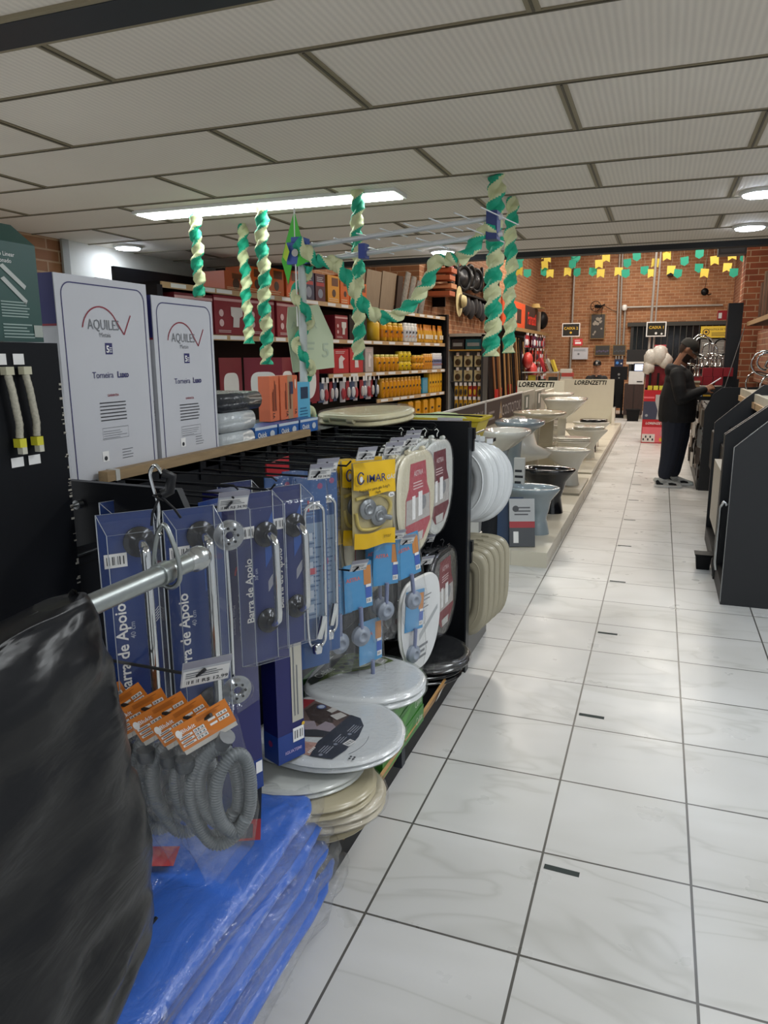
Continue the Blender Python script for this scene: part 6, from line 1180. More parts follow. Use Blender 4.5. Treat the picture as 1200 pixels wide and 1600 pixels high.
# flexible chrome spout packs
def spout_pack():
    t = thing('spout_pack', 'x', 'spout pack'); fr = FX(); W, h = .10, .60
    c = MB(); c.box(-.002, 0, -W/2, W/2, -h, 0, M('1C4E8A', .35, 0, .05)); c.rect(fr, -W*.42, -.44, W*.42, -.14, M('7E97B4', .4), .0008); c.lines(fr, -W*.35, -.43, W*.3, -.16, 18, M('46658C', .5), .0012, .35, .4); c.rect(fr, -W*.2, -.3, W*.1, -.28, M('C03A4A', .5), .0014)
    for k in range(6): c.rect(fr, -W*.3, -.42+.045*k, W*.0, -.395+.045*k, M('B8C4D4', .5), .0013)
    c.lines(fr, -W*.4, -.12, W*.4, -.07, 5, M('5A88C0', .5), .001, .3, .4); c.disc(fr, W*.3, -.03, .009, M('8A3A6A', .4), .001); c.bars(fr, -.01, -.10, .028, -.075, .0022, 9); c.rect(fr, -.014, -.104, -.009, -.07, RED, .0024); c.build('card', t)
    c = MB(); P_ = [(.012, -.034, -.5)]+[(.012, -.034, -.5+.38*q) for q in (.2, .5, .8)]+[(.012, -.034+.034*(1-cos(a)), -.095+.034*sin(a)) for a in [0, pi/4, pi/2, 3*pi/4, pi]]+[(.012, .034, -.2)]
    P_ = [(.014, -.034*cos(a) if 0 else 0, 0) for a in ()]+[(.014, -.032, -.13), (.014, -.032, -.3), (.014, -.03, -.48)]+[(.014, -.03*cos(a), -.50-.03*sin(a)) for a in (pi/4, pi/2, 3*pi/4)]+[(.014, .03, -.48), (.014, .032, -.3), (.014, .032, -.13)]+[(.014, .032*cos(a), -.11+.032*sin(a)) for a in (pi/6, pi/2, 5*pi/6)]
    c.tube(smooth_path(P_+[P_[0]], 5), .0055, CHROME, 8); c.build('spout_pipe', t, label='chrome bent pipe')
    c = MB(); c.tube([(.016, .004, -.50), (.022, .012, -.46), (.02, .02, -.43)], .013, CHROME, 10); c.lathe([(.016, 0), (.018, .02), (.01, .03)], CHROME, 12, (.02, -.005, -.545)); c.build('fitting', t)
    c = MB(); c.loft([[(.004+d*cos(a), w_*sin(a), z) for a in [2*pi*i/14 for i in range(14)]] for z, w_, d in ((0, .052, .002), (-.05, .055, .02), (-.3, .056, .024), (-.56, .055, .02), (-.63, .05, .002))], FILM, True, False, False); c.build('clear_bag', t); return t
sp_ = Series(spout_pack())
for i, (x, y, rz) in enumerate(((-.95, 1.93, -36), (-.97, 2.06, -34), (-1.08, 1.97, -30), (-1.1, 2.12, -30))): sp_.put((x, y, 1.25-.005*i), radians(rz), ('blue pack with a bent chrome pipe, front one right of the grab bars', 'blue printed pack with silver edge, right behind the front bent pipe pack', 'blue bent pipe pack farther back on the left hook', 'blue bent pipe pack farther back on the right hook')[i], 'blue bent pipe packs')
t = thing('edge_chain', 'thin silver bead strip hanging at the right edge of the blue pipe packs', 'strip', (-.95, 2.11, 1.2)); c = MB()
for k in range(70): c.box(-.002, .002, -.003, .003, -.008*k-.004, -.008*k, PAPER if k % 2 else BLK)
c.build('strip', t)
# red card row behind
for i in range(3): c = MB(); c.box(-1.17-.012*i, -1.165-.012*i, 2.05+.07*i, 2.11+.07*i, 1.20, 1.262, M('A8202C', .4)); tag(c.build('red_header_card'), 'small red header card among the black hooks, %s from the left' % ORD[i], 'card', 'red header cards among the hooks')
# yellow gas regulator packs
def gas_pack():
    t = thing('gas_regulator_pack', 'x', 'gas regulator pack'); fr = FX(); YG = M('E0B40C', .35, 0, .03)
    c = MB()
    def bulge(a, b): return .012*(1-(a/.1)**2)*(1-((b+.155)/.16)**2)
    nx, nz = 10, 16; W, h = .095, .31; V = []; 
    for j in range(nz+1):
        for i in range(nx+1): a = -W+2*W*i/nx; b = -h*j/nz; V.append((.002+max(0, bulge(a, b))*1.6+.0015*sin(a*90+b*60), a, b+.004*sin(a*40)*(1 if j else 0)))
    ft = []; fc = []
    for j in range(nz):
        for i in range(nx): (ft if (j < 6 and not (j == 5 and i < 3)) or j >= nz-3 else fc).append((j*(nx+1)+i, (j+1)*(nx+1)+i, (j+1)*(nx+1)+i+1, j*(nx+1)+i+1))
    c.add(V, ft, YG, True); c.build('printed_bag', t); c = MB(); c.add(V, fc, HOSEF, True); c.build('clear_window', t)
    c = MB(); c.text(fr, 'IMAR', -.008, -.055, .038, M('23306A', .4), .024, .010); c.text(fr, 'GÁS', .058, -.058, .022, M('C8D0DC', .4), .024, .006); c.tube([fr.p(-.074+.014*cos(a), -.052+.02*sin(a), .018) for a in [.6+i*.28 for i in range(20)]], .0025, M('23306A', .4), 5); c.disc(fr, -.072, -.056, .007, M('D8DCE8', .4), .018, 12, .011); c.text(fr, 'Regulador para gás 5 kg/h', -.015, -.093, .0135, M('3A3016', .5), .021, .01, 0, .06); c.text(fr, '1kg/h', .0, -.107, .012, M('3A3016', .5), .021, .01); c.disc(fr, .066, -.125, .014, PAPER, .016, 14, .009); c.text(fr, '5m', .066, -.125, .013, INK, .0175, .005); c.text(fr, 'imar', .05, -.275, .02, M('8A7010', .5), .012, .01); c.build('lettering', t)
    c = MB(); GT = M('8B9094', .3, .6)
    for a, b in ((-.03, -.17), (.02, -.2)): c.lathe([(.038, -.004), (.038, .002), (.036, .004), (.022, .005), (.0215, .0055), (.02, .011), (.013, .0115), (.0125, .008), (.001, .008)], GT, 24, (0, a, b), 'X')
    c.cyl((0, .02, -.2), (0, .075, -.215), .01, GT, 10); c.tube(smooth_path([(-.006, -.08, -.13), (-.008, .03, -.125), (-.008, .08, -.17), (-.008, .03, -.24), (-.006, -.06, -.24), (-.006, -.08, -.18)], 6), .007, M('C9B45A', .35), 8); c.build('regulator', t)
    c = MB(); c.box(-.012, -.01, -.093, .093, -.30, -.0, M('B5A878', .35)); c.build('back_sheet', t); return t
gp_ = Series(gas_pack())
for i, (x, y, z) in enumerate(((-.93, 2.40, 1.235), (-.985, 2.42, 1.24), (-1.05, 2.4, 1.237))): gp_.put((x, y, z), radians(-30+3*i), 'yellow and clear gas regulator bag, %s from the front' % ORD[i], 'yellow gas regulator bags')
# hanging toilet seats
def hang_seat2(nm, m, m2, pr, w_=.185, l=.235, film_=True):
    t = thing(nm, 'x', 'toilet seat'); fr = F((0, 0, -l*.85), -Y, -Z)   # tip pointing down
    c = MB(); c.pad(fr, seat_out(w_, l), -.0, m, .05) if 0 else c.pad(F((-.03, 0, -l*.85), -Y, -Z), seat_out(w_, l), .016, m, .06); c.build('seat', t)
    c = MB(); c.pad(F((-.012, 0, -l*.85), -Y, -Z), seat_out(w_, l), .016, m, .10); c.build('lid', t)
    if pr:
        c = MB(); f2 = FX(.0045, 0, -l*.85); o_ = [(-.075, l*.6), (.075, l*.6), (.09, l*.2), (.12, 0), (.125, -l*.5), (.05, -l*.78), (-.05, -l*.78), (-.125, -l*.5), (-.12, 0), (-.09, l*.2)]
        c.poly(f2, o_, m2, 0.0); c.poly(f2, [(-.115, .0), (.115, 0), (.12, -l*.42), (-.12, -l*.42)], M('B8B4B0', .4), .0006); c.rect(f2, -.06, -.085, -.03, .01, PAPER, .0012); c.rect(f2, -.0, -.08, .04, .02, PAPER, .0012); c.disc(f2, .05, -.03, .03, M('8A8C90', .4), .001); c.text(f2, 'ASTRA', 0, l*.42, .03, M('E0C8C8', .4), .001, .01); c.lines(f2, -.05, l*.15, .05, l*.3, 3, M('E0C8C8', .4), .001); c.poly(f2, [(-.05, -l*.62), (.05, -l*.62), (.04, -l*.77), (-.04, -l*.77)], M('C8C8C4', .4), .001); c.build('printed_label', t)
    c = MB(); c.tube([(-.01, 0, 0), (-.01, 0, .012), (-.006, .008, .024), (-.012, .0, .034), (-.02, -.004, .028)], .0022, m if m is not BLKG else M('9A9CA0', .4), 6)
    for s_ in (-1, 1): c.cyl((-.01, .07*s_-.012, -.012), (-.01, .07*s_+.012, -.012), .01, m, 8)
    c.build('hanger', t)
    if film_: c = MB(); c.pad(F((-.034, 0, -l*.85), -Y, -Z), seat_out(w_*1.05, l*1.04), .044, FILM, .12); c.build('clear_wrap', t)
    return t
HC = Series(hang_seat2('toilet_seat', CREAM, M('B5505A', .4), True))
for i, (x, y, z, rz) in enumerate(((-.885, 2.76, 1.245, -6), (-.935, 2.73, 1.225, -10), (-.98, 2.70, 1.215, -8), (-1.03, 2.62, 1.10, -12), (-1.08, 2.60, 1.09, -10), (-1.13, 2.58, 1.09, -8), (-1.18, 2.55, 1.08, -5))): HC.put((x, y, z), radians(rz), 'cream toilet seat with red label hanging in plastic, %s from the front' % ORD[i], 'cream toilet seats hanging on the gondola')
HG = Series(hang_seat2('toilet_seat', SEATG, M('6E2430', .4), True))
for i in range(4): HG.put((-.885-.055*i, 3.07+.0*i, 1.255), radians(-4-3*i), 'pale grey toilet seat hanging near the end panel, %s from the front' % ORD[i], 'pale grey toilet seats hanging on the gondola')
HB = Series(hang_seat2('toilet_seat', M('101115', .15, 0, .02, coat=.5), M('7E2430', .4), True))
for i in range(5): HB.put((-.885-.055*i, 3.18-.01*i, .735-.01*i), radians(-3-4*i), 'black toilet seat with red label hanging in the lower row, %s from front' % ORD[i], 'black toilet seats hanging in the lower row')
# white card seat
t = thing('toilet_seat', 'white toilet seat behind a printed white card hanging between blue packs and black seats', 'toilet seat', (-.87, 2.80, .72), radians(-12))
c = MB(); c.pad(F((-.03, 0, -.2), -Y, -Z), seat_out(.17, .23), .02, WHT, .08); c.build('seat', t); c = MB(); f2 = FX(-.0085, 0, -.2); c.poly(f2, [(-a, -b) for a, b in seat_out(.165, .225)], M('D9DBDC', .5), .001); c.lines(f2, -.08, .02, .1, .1, 5, INKG, .002, .3, .5)
c.quad([f2.p(-.02, -.1, .002), f2.p(.14, .0, .002), f2.p(.14, .02, .002), f2.p(-.02, -.07, .002)], M('A8ACAE', .5)); c.lines(f2, -.08, -.18, .06, -.11, 3, INKG, .002, .5, .3); c.build('printed_card', t)
# pale blue accessory packs
def blue_pack():
    t = thing('flush_part_pack', 'x', 'accessory pack'); fr = FX(); c = MB(); c.box(-.002, 0, -.06, .06, -.17, 0, M('3E8FC4', .4, 0, .04)); c.rect(fr, .024, -.085, .056, -.015, M('C88238', .4)); c.rect(fr, .03, -.135, .056, -.085, M('2A5AB8', .4)); c.bars(fr, .032, -.155, .056, -.136, .002, 6); c.rect(fr, .032, -.095, .054, -.085, PAPER, .002); c.text(fr, 'ASTRA', -.022, -.055, .02, M('D87068', .4), .002, .02); c.build('header_card', t)
    c = MB(); c.lathe([(.036, -.015), (.038, .0), (.036, .004), (.024, .005), (.023, .012), (.014, .013), (.013, .006), (.001, .006)], M('8E98A8', .35), 20, (.01, .0, -.27), 'X'); c.cyl((.01, 0, -.24), (.01, 0, -.16), .008, M('7A84A8', .4), 8); c.build('flush_part', t)
    c = MB(); c.loft([[(.004+d*cos(a), w_*sin(a), z) for a in [2*pi*i/14 for i in range(14)]] for z, w_, d in ((0, .062, .002), (-.08, .064, .012), (-.25, .068, .045), (-.35, .06, .03), (-.39, .05, .004))], HOSEF, True, False, False); c.build('clear_bag', t); return t
bp_ = Series(blue_pack())
for i, (x, y, z, rz, rx) in enumerate(((-.87, 2.58, .93, -28, .12), (-.92, 2.5, .92, -34, -.05), (-.98, 2.56, .91, -30, 0), (-.95, 2.28, .89, -32, .03), (-1.0, 2.22, .88, -30, 0), (-.88, 2.73, .66, -20, -.08), (-.97, 2.45, .62, -25, 0))): bp_.put((x, y, z), 0, 'light blue accessory bag with orange stripe, %s' % ('front one below the cream seats', 'second one left of the front one', 'hidden third one behind the front two', 'one under the yellow gas bags', 'hindmost under the yellow gas bags', 'low one against the white printed card', 'low one above the green cartons')[i], 'light blue accessory bags', (rx, 0, radians(rz)))

# ------------------------------------------------------------------ seats on the end of the gondola
def end_seat(nm, m, w_, l, square, th):
    t = thing(nm, 'x', 'toilet seat'); n = 40; o_ = [(w_*cos(a), (l if sin(a) > 0 else l*.88)*math.copysign(abs(sin(a))**.92, sin(a))) for a in [2*pi*i/n for i in range(n)]] if not square else [(w_*math.copysign(abs(cos(a))**.5, cos(a)), l*math.copysign(abs(sin(a))**(.75 if sin(a) > 0 else .3), sin(a))) for a in [2*pi*i/n for i in range(n)]]
    c = MB(); c.pad(F((0, .004+th, -l*.9), -X, -Z), [(a*1.01, b*1.01) for a, b in o_], th, m, .05); c.build('lid', t)
    q = .60 if square else .56; i_ = [(a*q, b*q*1.05) for a, b in o_]; c = MB(); fr = F((0, .0, -l*.9), -X, -Z)
    c.ring(fr, [(a*.99, b*.99) for a, b in o_], i_, th, m); c.tube([fr.p(a*.78, b*.8, th+.0004) for a, b in o_], th*.28, m, 6, True); c.build('seat_ring', t)
    c = MB()
    for s_ in (-1, 1): c.box(.06*s_-.018, .06*s_+.018, -.01, .012, -.01, .018, m)
    c.build('hinge', t); return t
ES = Series(end_seat('toilet_seat', SEATW, .205, .235, False, .016))
for i, (x, y, z, rz) in enumerate(((-.955, 3.56, 1.195, 0), (-.945, 3.63, 1.19, .03), (-.93, 3.71, 1.18, .1), (-.925, 3.80, 1.165, .25), (-.90, 3.90, 1.14, .6))): ES.put((x, y, z), rz, 'round white toilet seat hanging beyond the gondola end panel, %s from the front' % ORD[i], 'round white toilet seats beyond the end panel')
EB = Series(end_seat('toilet_seat', M('ABA48E', .25, 0, .03, coat=.3), .19, .235, True, .008))
for i in range(5): EB.put((-.95+.016*i, 3.56+.055*i, .60+.009*i), .01*i, 'squarish beige toilet seat hanging beyond the end panel, %s from the front' % ORD[i], 'squarish beige toilet seats beyond the end panel')
E2 = thing('end_display', 'black hook arms and steel plinth behind the gondola end panel', 'display', (-1.3, 3.5, 0))
for z, L in ((1.20, .42), (.63, .42)):
    c = MB(); c.box(.3, .47, .0, .03, z, z+.055, BLK); c.box(.445, .465, .0, .03, z-.06, z, BLK); c.cyl((.42, .02, z+.005), (.42, L, z+.005), .006, STEEL, 8); c.build('hook_arm', E2)
c = MB(); c.box(-.3, .43, .02, .56, 0, .15, M('6A6C6C', .35, .5)); c.build('plinth', E2)
c = MB(); c.box(-.5, .08, .4, .43, 0, 1.12, BLKM); c.box(-.55, .40, .42, .85, 1.10, 1.12, BLKM); c.build('rear_shelf', E2)
# yellow basket with pack
t = thing('shopping_basket', 'yellow slatted plastic basket above the white seats at the gondola end', 'basket', (-1.135, 4.05, 1.122)); t.scale = (.78, .78, .72); YB = M('B9A41E', .4, 0, .04)
c = MB(); w0, w1, d0, d1, h = .24, .29, .14, .18, .17
def bx_(q, w_, d): return [(sx*w_, sy*d, q) for sx, sy in ((-1, -1), (1, -1), (1, 1), (-1, 1))]
c.loft([bx_(0, w0, d0), bx_(h, w1, d1), bx_(h+.01, w1+.02, d1+.02), bx_(h+.03, w1+.02, d1+.02), bx_(h+.03, w1-.005, d1-.005), bx_(.01, w0-.01, d0-.01)], YB, False); c.build('basket_body', t)
c = MB()
for k in range(17): x = -.22+.0275*k; c.box(x-.004, x+.004, -d1+.005, -d0-.012+.02, .07, h-.01, M('8E7E14', .5))
c.build('slots', t)
c = MB(); c.tube([(-.3, 0, h+.03), (-.25, -.1, h+.045), (.0, -.12, h+.05), (.2, -.1, h+.045), (.28, 0, h+.03)], .006, BLKM, 6); c.build('handle', t)
t = thing('wrapped_item', 'pale green wrapped bundle lying in the yellow basket', 'bundle', (-1.17, 4.05, 1.21)); c = MB(); c.loft([[(x, .09*r_*cos(a), .02+.06*r_*sin(a)) for a in [2*pi*i/12 for i in range(12)]] for x, r_ in ((-.2, .1), (-.15, .6), (0, 1), (.1, .9), (.18, .3))], M('B4C08A', .4, 0, .1, 30, .4, 40)); c.build('bundle', t)
t = thing('price_plate', 'small tilted white price plate on the basket rim', 'sign', (-1.06, 3.885, 1.225)); c = MB(); c.box(-.07, .07, 0, .004, 0, .045, M('B8B4BC', .3)); c.lines(FN(), -.06, .01, .06, .035, 3, INKG); c.build('plate', t)

# ------------------------------------------------------------------ seats, cartons and bags lying at the bottom
t = flat_seat('toilet_seat', 'big white toilet seat in shrink wrap lying in front with a printed picture sheet', -.965, 2.04, .355, -.12, SEATW, .235, .262, .03, (0, .0), wrap=True)
def print_frame(x, y, z, rz, off):
    I_ = Matrix.Rotation(-rz, 3, 'Z'); return F(I_ @ Vector((-x, -y, 0))+Vector((0, 0, off)), I_ @ X, I_ @ Y)
c = MB(); f2 = print_frame(-.965, 2.04, .355, -.12, .0348); NV = M('20283A', .5)
c.poly(f2, [(-1.16, 2.09), (-1.16, 2.18), (-1.09, 2.19), (-1.05, 2.178), (-.921, 2.131), (-.93, 1.968), (-1.02, 1.944)], M('7E625C', .5, 0, .3, 12), .0006); c.poly(f2, [(-1.147, 2.182), (-1.085, 2.195), (-1.098, 2.086)], M('A01E2C', .5), .0012)
c.poly(f2, [(-1.085, 2.109), (-1.073, 2.17), (-1.03, 2.165), (-.985, 2.115), (-.957, 2.066), (-.992, 2.036), (-1.039, 2.054)], M('38211D', .7, 0, .25, 40), .0014)
c.poly(f2, [(-1.064, 2.036), (-1.02, 2.05), (-.996, 2.018), (-.983, 2.06), (-.955, 2.055), (-.93, 2.033), (-.939, 1.988), (-1.028, 1.965)], M('A396A0', .5, 0, .1), .002); c.poly(f2, [(-1.05, 1.975), (-.99, 2.0), (-.94, 2.0), (-.949, 1.965), (-1.019, 1.944)], M('2A2C36', .5), .0026)
c.poly(f2, [(-1.04, 1.915), (-.934, 1.927), (-.938, 1.847), (-.997, 1.85), (-1.03, 1.87)], M('C49C90', .5), .0008); c.lines(F(f2.p(-1.02, 1.87), (f2.p(1, .35)-f2.p(0, 0)), (f2.p(-.35, 1)-f2.p(0, 0))), 0, 0, .07, .03, 4, M('8A5A50', .5), .0014, .35, .2)
c.poly(f2, [(-.937, 1.844), (-.95, 1.93), (-.921, 2.131), (-.88, 2.12), (-.85, 2.075), (-.838, 2.0), (-.845, 1.91), (-.864, 1.849)], NV, .003)
fb = F(f2.p(-.905, 1.87), (f2.p(.1, 1)-f2.p(0, 0)), (f2.p(-1, .1)-f2.p(0, 0)))
for k in range(3): c.lines(fb, .0+.075*k, -.012-.01*k, .05+.075*k, .022-.01*k, 4, M('A8ACB8', .5), .0045, .35, .4); c.disc(fb, -.012+.075*k, .0-.01*k, .007, M('8A90A0', .5), .0045, 10)
for k in range(5): c.poly(fb, [(-.02+.008*k, .035), (-.015+.008*k, .035), (-.013+.008*k, .045), (-.018+.008*k, .045)], PAPER, .005)
c.disc(f2, -1.04, 2.148, .017, M('3A4E8A', .5), .004); c.disc(f2, -1.04, 2.148, .012, M('B8C4D8', .5), .0045); c.poly(f2, [(-1.012, 2.13), (-1.0, 2.16), (-.975, 2.15), (-.987, 2.12)], M('C8C4C0', .5), .0035); c.poly(f2, [(-.985, 2.10), (-.96, 2.135), (-.93, 2.12), (-.95, 2.08)], M('D0CCC8', .5), .0035)
c.bars(F(f2.p(-.845, 1.935), (f2.p(.3, 1)-f2.p(0, 0)), (f2.p(-1, .3)-f2.p(0, 0))), 0, 0, .038, .026, .0035, 10)
for k in range(4): c.disc(f2, -.815+.012*(k % 2), 1.87+.012*(k//2), .005, INK, .0035, 4)
c.tube([f2.p(-.965+.16*cos(a), 1.98+.16*sin(a), .001) for a in [-.55+i*.1 for i in range(9)]], .0008, INKG, 4); c.build('printed_sheet', t)
for i, (x, y, z, m, rz, w_, l, lb) in enumerate(((-1.05, 1.93, .30, SEATG, .05, .22, .25, 'grey white toilet seat under the big white one'), (-1.02, 1.91, .245, M('B4AB90', .25, 0, .03), -.1, .21, .27, 'beige toilet seat below, upper of the beige stack'), (-1.01, 1.93, .19, M('B9B09A', .25, 0, .03), .0, .21, .28, 'beige toilet seat in clear plastic, lower of the beige stack'), (-1.06, 1.95, .13, M('B4AB90', .25, 0, .03), -.05, .21, .28, 'beige toilet seat at the bottom of the beige stack'))): flat_seat('toilet_seat', lb, x, y, z, rz, m, w_, l, .045 if i else .03, wrap=(i == 2))
GC = M('357A2A', .35, 0, .04)
for i in range(3):
    z = .122+.075*i; t = thing('green_carton', 'green toilet seat carton in the stack on the base deck, %s' % ('lowest', 'middle one', 'topmost')[i], 'box', (-.835, 2.21, z), -.02+.01*i, 'green cartons on the base deck')
    c = MB(); c.box(-.42, 0, 0, .46, 0, .073, GC); fr = FX(); c.poly(fr, [(0, .0), (.2, .0), (.34, .06), (.12, .05)], M('4E9A3A', .35), .0008); c.build('carton', t)
    c = MB(); c.text(fr, 'Celite', .40, .036, .045, M('C8D8C0', .4), .0015, .0, 0, 0, 'c', .95, .8); c.tube([fr.p(.17+.02*cos(a), .05+.01*sin(a), .001) for a in (0, -.6, -1.2, -1.8)], .0015, M('D8E8D0', .4), 4); c.build('lettering', t)
t = flat_seat('toilet_seat', 'white toilet seat with a green and black printed sheet lying on the green cartons', -1.0, 2.42, .352, .12, M('D4D8DA', .2, 0, .02, coat=.4), .21, .25, .045, (0, 0), wrap=True)
c = MB(); f2 = print_frame(-1.0, 2.42, .352, .12, .0528); OL = M('5E7234', .45, 0, .12, 12)
c.poly(f2, [(-1.155, 2.30), (-1.14, 2.275), (-1.085, 2.394), (-.985, 2.485), (-.925, 2.585), (-.97, 2.605), (-1.12, 2.60), (-1.165, 2.50)], OL, .0006)
for k in range(6):
    P_ = [(-1.16+(.06+.03*k)*cos(a), 2.62-(.06+.036*k)*sin(a)) for a in [.25+i*.12 for i in range(10)]]; P_ = [p for p in P_ if p[0] > -1.15 and p[1] > 2.36 and p[1]-2.4 > (p[0]+1.08)*.9]
    if len(P_) > 2: c.tube([f2.p(a, b, .0012) for a, b in P_], .0012, M('8EA05C', .45), 4)
c.poly(f2, [(-1.168, 2.30), (-1.17, 2.58), (-1.135, 2.60), (-1.125, 2.30), (-1.14, 2.27)], M('1E2420', .5), .0018)
c.text(F(f2.p(-1.147, 2.345), (f2.p(.22, 1)-f2.p(0, 0)), (f2.p(-1, .22)-f2.p(0, 0))), 'Celite', .04, .0, .05, M('D0D4CC', .5), .003, .0, 0, 0, 'c', .95, .9)
c.poly(f2, [(-1.002, 2.54), (-.998, 2.59), (-.948, 2.58), (-.952, 2.53)], M('C4C8C0', .5), .003); c.bars(F(f2.p(-.99, 2.55), (f2.p(.1, 1)-f2.p(0, 0)), (f2.p(-1, .1)-f2.p(0, 0))), 0, -.03, .03, 0, .004, 8)
for a, b in ((-1.10, 2.42), (-1.095, 2.455), (-1.09, 2.49), (-1.085, 2.525), (-1.08, 2.56)): c.disc(f2, a, b, .012, M('26321C', .5), .002)
c.build('printed_sheet', t)
flat_seat('toilet_seat', 'black toilet seat in clear plastic lying on the base deck near the end panel', -1.0, 3.14, .19, -.1, M('0E0F12', .15, 0, .02, coat=.5), .21, .25, .04, wrap=True); flat_seat('toilet_seat', 'black toilet seat lying lower under the wrapped black one', -1.02, 3.12, .13, .0, M('101114', .15, 0, .02, coat=.5), .2, .24, .045)
from mathutils import noise as NZ
def soft(nm, lab, x0, x1, y0, y1, z0, z1, m, amp, cat='folded sheet', parent=None, seed=0, ex=.35, sc=9, nu=72, nv=26):
    cx, cy, cz = (x0+x1)/2, (y0+y1)/2, (z0+z1)/2; R_ = []
    def se(v, e): return math.copysign(abs(v)**e, v)
    for j in range(nv+1):
        ph = -pi/2+pi*j/nv; ph = min(max(ph, -pi/2+.02), pi/2-.02); r = []
        for i in range(nu):
            th = 2*pi*i/nu; p = Vector(((x1-x0)/2*se(cos(ph), .6)*se(cos(th), ex), (y1-y0)/2*se(cos(ph), .6)*se(sin(th), ex), (z1-z0)/2*se(sin(ph), .8)))
            q = p*sc+Vector((seed*3.1, seed*1.7, 0)); q.x *= 1.6; n_ = NZ.noise(q)+.5*NZ.noise(q*2.3)
            p += Vector((p.x*.06, p.y*.04, 1.) if sin(ph) > .2 else Vector((1.2*se(cos(th), .5), 1.0*se(sin(th), .5), .15)))*n_*amp
            r.append((cx+p.x, cy+p.y, cz+p.z))
        R_.append(r)
    c = MB(); c.loft(R_, m); o = c.build(nm, parent)
    if parent is None and lab: tag(o, lab, cat)
    return o
def mat_blue():
    m, nt, b, L = nodes_mat('blue_sheet_plastic'); N = nt.nodes.new; tc = N('ShaderNodeTexCoord'); mp = N('ShaderNodeMapping'); mp.inputs['Scale'].default_value = (1, .5, 1); L(tc.outputs['Object'], mp.inputs[0])
    nz = N('ShaderNodeTexNoise'); nz.inputs['Scale'].default_value = 9; nz.inputs['Detail'].default_value = 5; nz.inputs['Distortion'].default_value = 1; L(mp.outputs[0], nz.inputs['Vector'])
    bp = N('ShaderNodeBump'); bp.inputs['Strength'].default_value = .5; bp.inputs['Distance'].default_value = .02; L(nz.outputs[0], bp.inputs['Height']); L(bp.outputs[0], b.inputs['Normal'])
    b.inputs['Base Color'].default_value = rgb('0A5CC4'); b.inputs['Roughness'].default_value = .35; return m
BLS = mat_blue()
for i, (z, h, dx, y1, lb) in enumerate(((.02, .075, .02, 1.86, 'lowest'), (.10, .075, .005, 1.84, 'second from the bottom'), (.18, .075, -.01, 1.83, 'second from the top'), (.26, .078, -.03, 1.80, 'topmost'))):
    t = thing('bagged_blue_sheet', 'folded blue sheet in a clear bag at lower left, %s of four' % lb.replace('second from the bottom', 'second lowest').replace('second from the top', 'second highest'), 'bagged sheet', (0, 0, 0), 0, None)
    soft('blue_sheet', None, -1.30, -.83+dx, .62, y1, z, z+h, BLS, .011, parent=t, seed=i)
    soft('clear_bag', None, -1.31, -.795+dx, .6, y1+.035, z-.006, z+h+.012, BAGF, .016, parent=t, seed=i+7, sc=13)
    if i == 3:
        for q_, (p0, p1, p2, p3) in enumerate((((-1.10, 1.665), (-1.025, 1.70), (-.945, 1.565), (-1.02, 1.52)), ((-1.17, 1.36), (-1.09, 1.39), (-1.06, 1.32), (-1.14, 1.29)))):
            c = MB(); L2 = lambda u, v: Vector((p0[0]+(p1[0]-p0[0])*u+(p3[0]-p0[0])*v, p0[1]+(p1[1]-p0[1])*u+(p3[1]-p0[1])*v, z+h+.016)); zz = Vector((0, 0, .001))
            if q_ == 0:
                c.quad([L2(0, 1), L2(1, 1), L2(1, 0), L2(0, 0)], M('2B2F38', .5)); c.quad([L2(0, 1.5)+zz, L2(1, 1.5)+zz, L2(1, .95)+zz, L2(0, .95)+zz], M('A03A3E', .5)); c.quad([L2(0, 1.45)+zz*2, L2(.75, 1.45)+zz*2, L2(.75, 1.08)+zz*2, L2(0, 1.08)+zz*2], M('46464E', .5))
                c.text(F(L2(.22, .5), L2(0, 1)-L2(0, 0), L2(1, 0)-L2(0, 0)), 'Sanasit', 0, 0, .036, M('C8CCD4', .5), .004)
            else: c.quad([L2(0, 1), L2(1, 1), L2(1, 0), L2(0, 0)], M('A03A3E', .5))
            c.build('paper_label', t, label='grey and red paper label' if q_ == 0 else 'red paper label')
# black plastic cover over the steel tube, S hook and tube
t = thing('steel_tube', 'galvanised steel tube running along the gondola, partly under black plastic', 'tube', (-.75, 0, 1.247)); c = MB(); c.cyl((0, .1, 0), (0, 1.03, 0), .0165, GALV, 24); c.build('tube', t)
c = MB(); c.lathe([(.0168, 1.028), (.0175, 1.035), (.0175, 1.046), (.022, 1.05), (.0225, 1.068), (.018, 1.08), (.004, 1.083)], M('B4B8B8', .25, .8), 24, (0, 0, 0), 'Y'); c.lathe([(.0195, .95), (.0195, .975), (.017, .978)], GALV, 24, (0, 0, 0), 'Y'); c.build('end_cap', t)
t = thing('snap_hook', 'metal snap hook with black cable ties holding up the steel tube end', 'hook', (-.75, .975, 1.247))
c = MB(); c.tube(smooth_path([(-.025, -.002, .0), (-.018, 0, -.02), (.006, 0, -.027), (.023, .0, -.012), (.024, .0, .02), (.012, .0, .06), (.0, .0, .08), (-.014, 0, .065), (-.024, 0, .03), (-.025, -.002, .0)], 5), .0042, GALV, 10); c.build('carabiner', t)
c = MB(); c.tube(smooth_path([(-.008, .0, .062), (-.016, .004, .075), (-.012, .004, .11), (-.02, .004, .14), (-.024, .004, .165), (-.012, .004, .178), (.0, .004, .165)], 5), .0033, CHROME, 8); c.build('wire_hook', t)
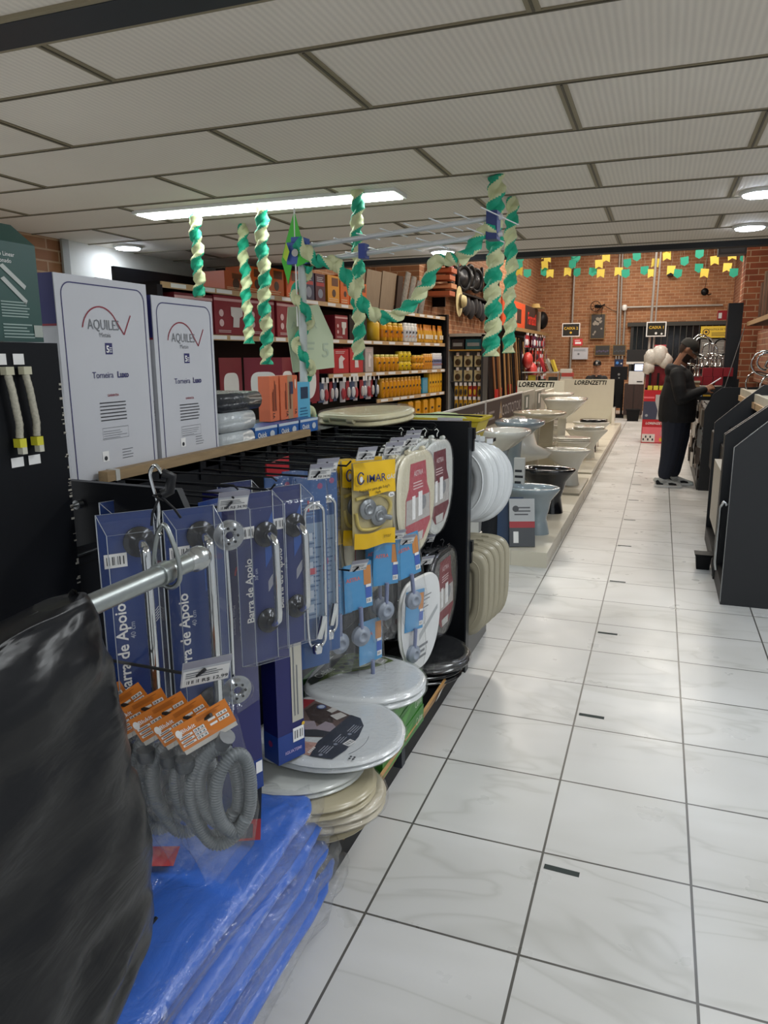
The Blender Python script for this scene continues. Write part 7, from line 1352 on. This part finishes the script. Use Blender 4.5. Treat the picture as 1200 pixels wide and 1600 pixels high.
c = MB(); c.tube([(-.018, 0, .128), (.004, -.004, .122), (-.004, .006, .132), (-.018, 0, .128)], .0022, BLK, 6); c.tube([(-.006, 0, .126), (-.014, -.01, .10), (-.016, -.012, .08)], .0022, BLK, 6); c.tube([(-.0, 0, .126), (.014, .012, .105), (.022, .016, .09)], .0022, BLK, 6); c.tube([(.0, .004, .165), (.012, .012, .16), (.006, .012, .135), (-.004, .004, .13)], .009, BLK, 8); c.build('cable_tie', t, label='black cable ties and black clip')
BBM = mat_bagblack(); random.seed(4)
prof_ = [(1.272, .70, .782, .022), (1.262, .60, .79, .032), (1.235, .35, .797, .045), (1.19, .1, .803, .055), (1.14, -.05, .812, .06), (1.08, -.1, .822, .065), (1.02, -.12, .833, .07), (.96, -.14, .845, .072), (.9, -.15, .853, .074), (.83, -.15, .862, .076), (.77, -.15, .866, .076), (.71, -.15, .862, .074), (.66, -.15, .84, .07), (.61, -.15, .79, .06), (.56, -.15, .72, .045), (.52, -.15, .64, .02)]
fine = []
for (a, b) in zip(prof_, prof_[1:]):
    for k in range(4): q = k/4; fine.append([a[j]*(1-q)+b[j]*q for j in range(4)])
fine.append(list(prof_[-1])); R_ = []; n = 96
for z, ya, yb, d in fine:
    r = []; cy = (ya+yb)/2; hy = (yb-ya)/2
    for i in range(n):
        a = 2*pi*i/n; px_ = d*math.copysign(abs(cos(a))**.8, cos(a)); py = hy*math.copysign(abs(sin(a))**.55, sin(a)); q = Vector((px_*6, (cy+py)*5+z*3, z*11-(cy+py)*4)); nn = NZ.noise(q)+.6*NZ.noise(q*2.1)+.25*NZ.noise(q*5)
        r.append((-.75+px_+nn*.016*(1 if d > .03 else .3)*math.copysign(1, cos(a)), cy+py+.006*NZ.noise(Vector((z*25, a, 0)))*(1 if sin(a) > 0 else 0), z+.004*nn))
    R_.append(r)
t = thing('black_plastic_cover', 'crumpled black plastic bag draped over the steel tube at the lower left', 'plastic bag', (0, 0, 0)); c = MB(); c.loft(R_, BBM); c.build('plastic_bag', t)
c = MB(); c.tube([(-.75, .80, 1.19), (-.748, .79, 1.255), (-.75, .765, 1.272), (-.78, .79, 1.25), (-.79, .8, 1.2)], .009, BBM, 8); c.build('gathered_edge', t)
t = thing('valve_pack', 'white plastic valve pack peeping out behind the black plastic cover', 'valve', (-.86, .955, .60)); c = MB(); c.lathe([(.012, 0), (.014, .05), (.01, .1), (.012, .14), (.022, .145), (.022, .165), (.01, .17)], WHT, 12); c.lines(F((.014, 0, 0), (.3, .95, 0), Z), -.01, .03, .008, .12, 9, INK, .001, .5, .3); c.build('valve_body', t); c = MB(); c.tube(smooth_path([(.01, 0, -.03), (.02, .01, -.05), (.03, .02, -.045), (.02, .0, -.06)], 4), .003, BLK, 6); c.build('tie', t)
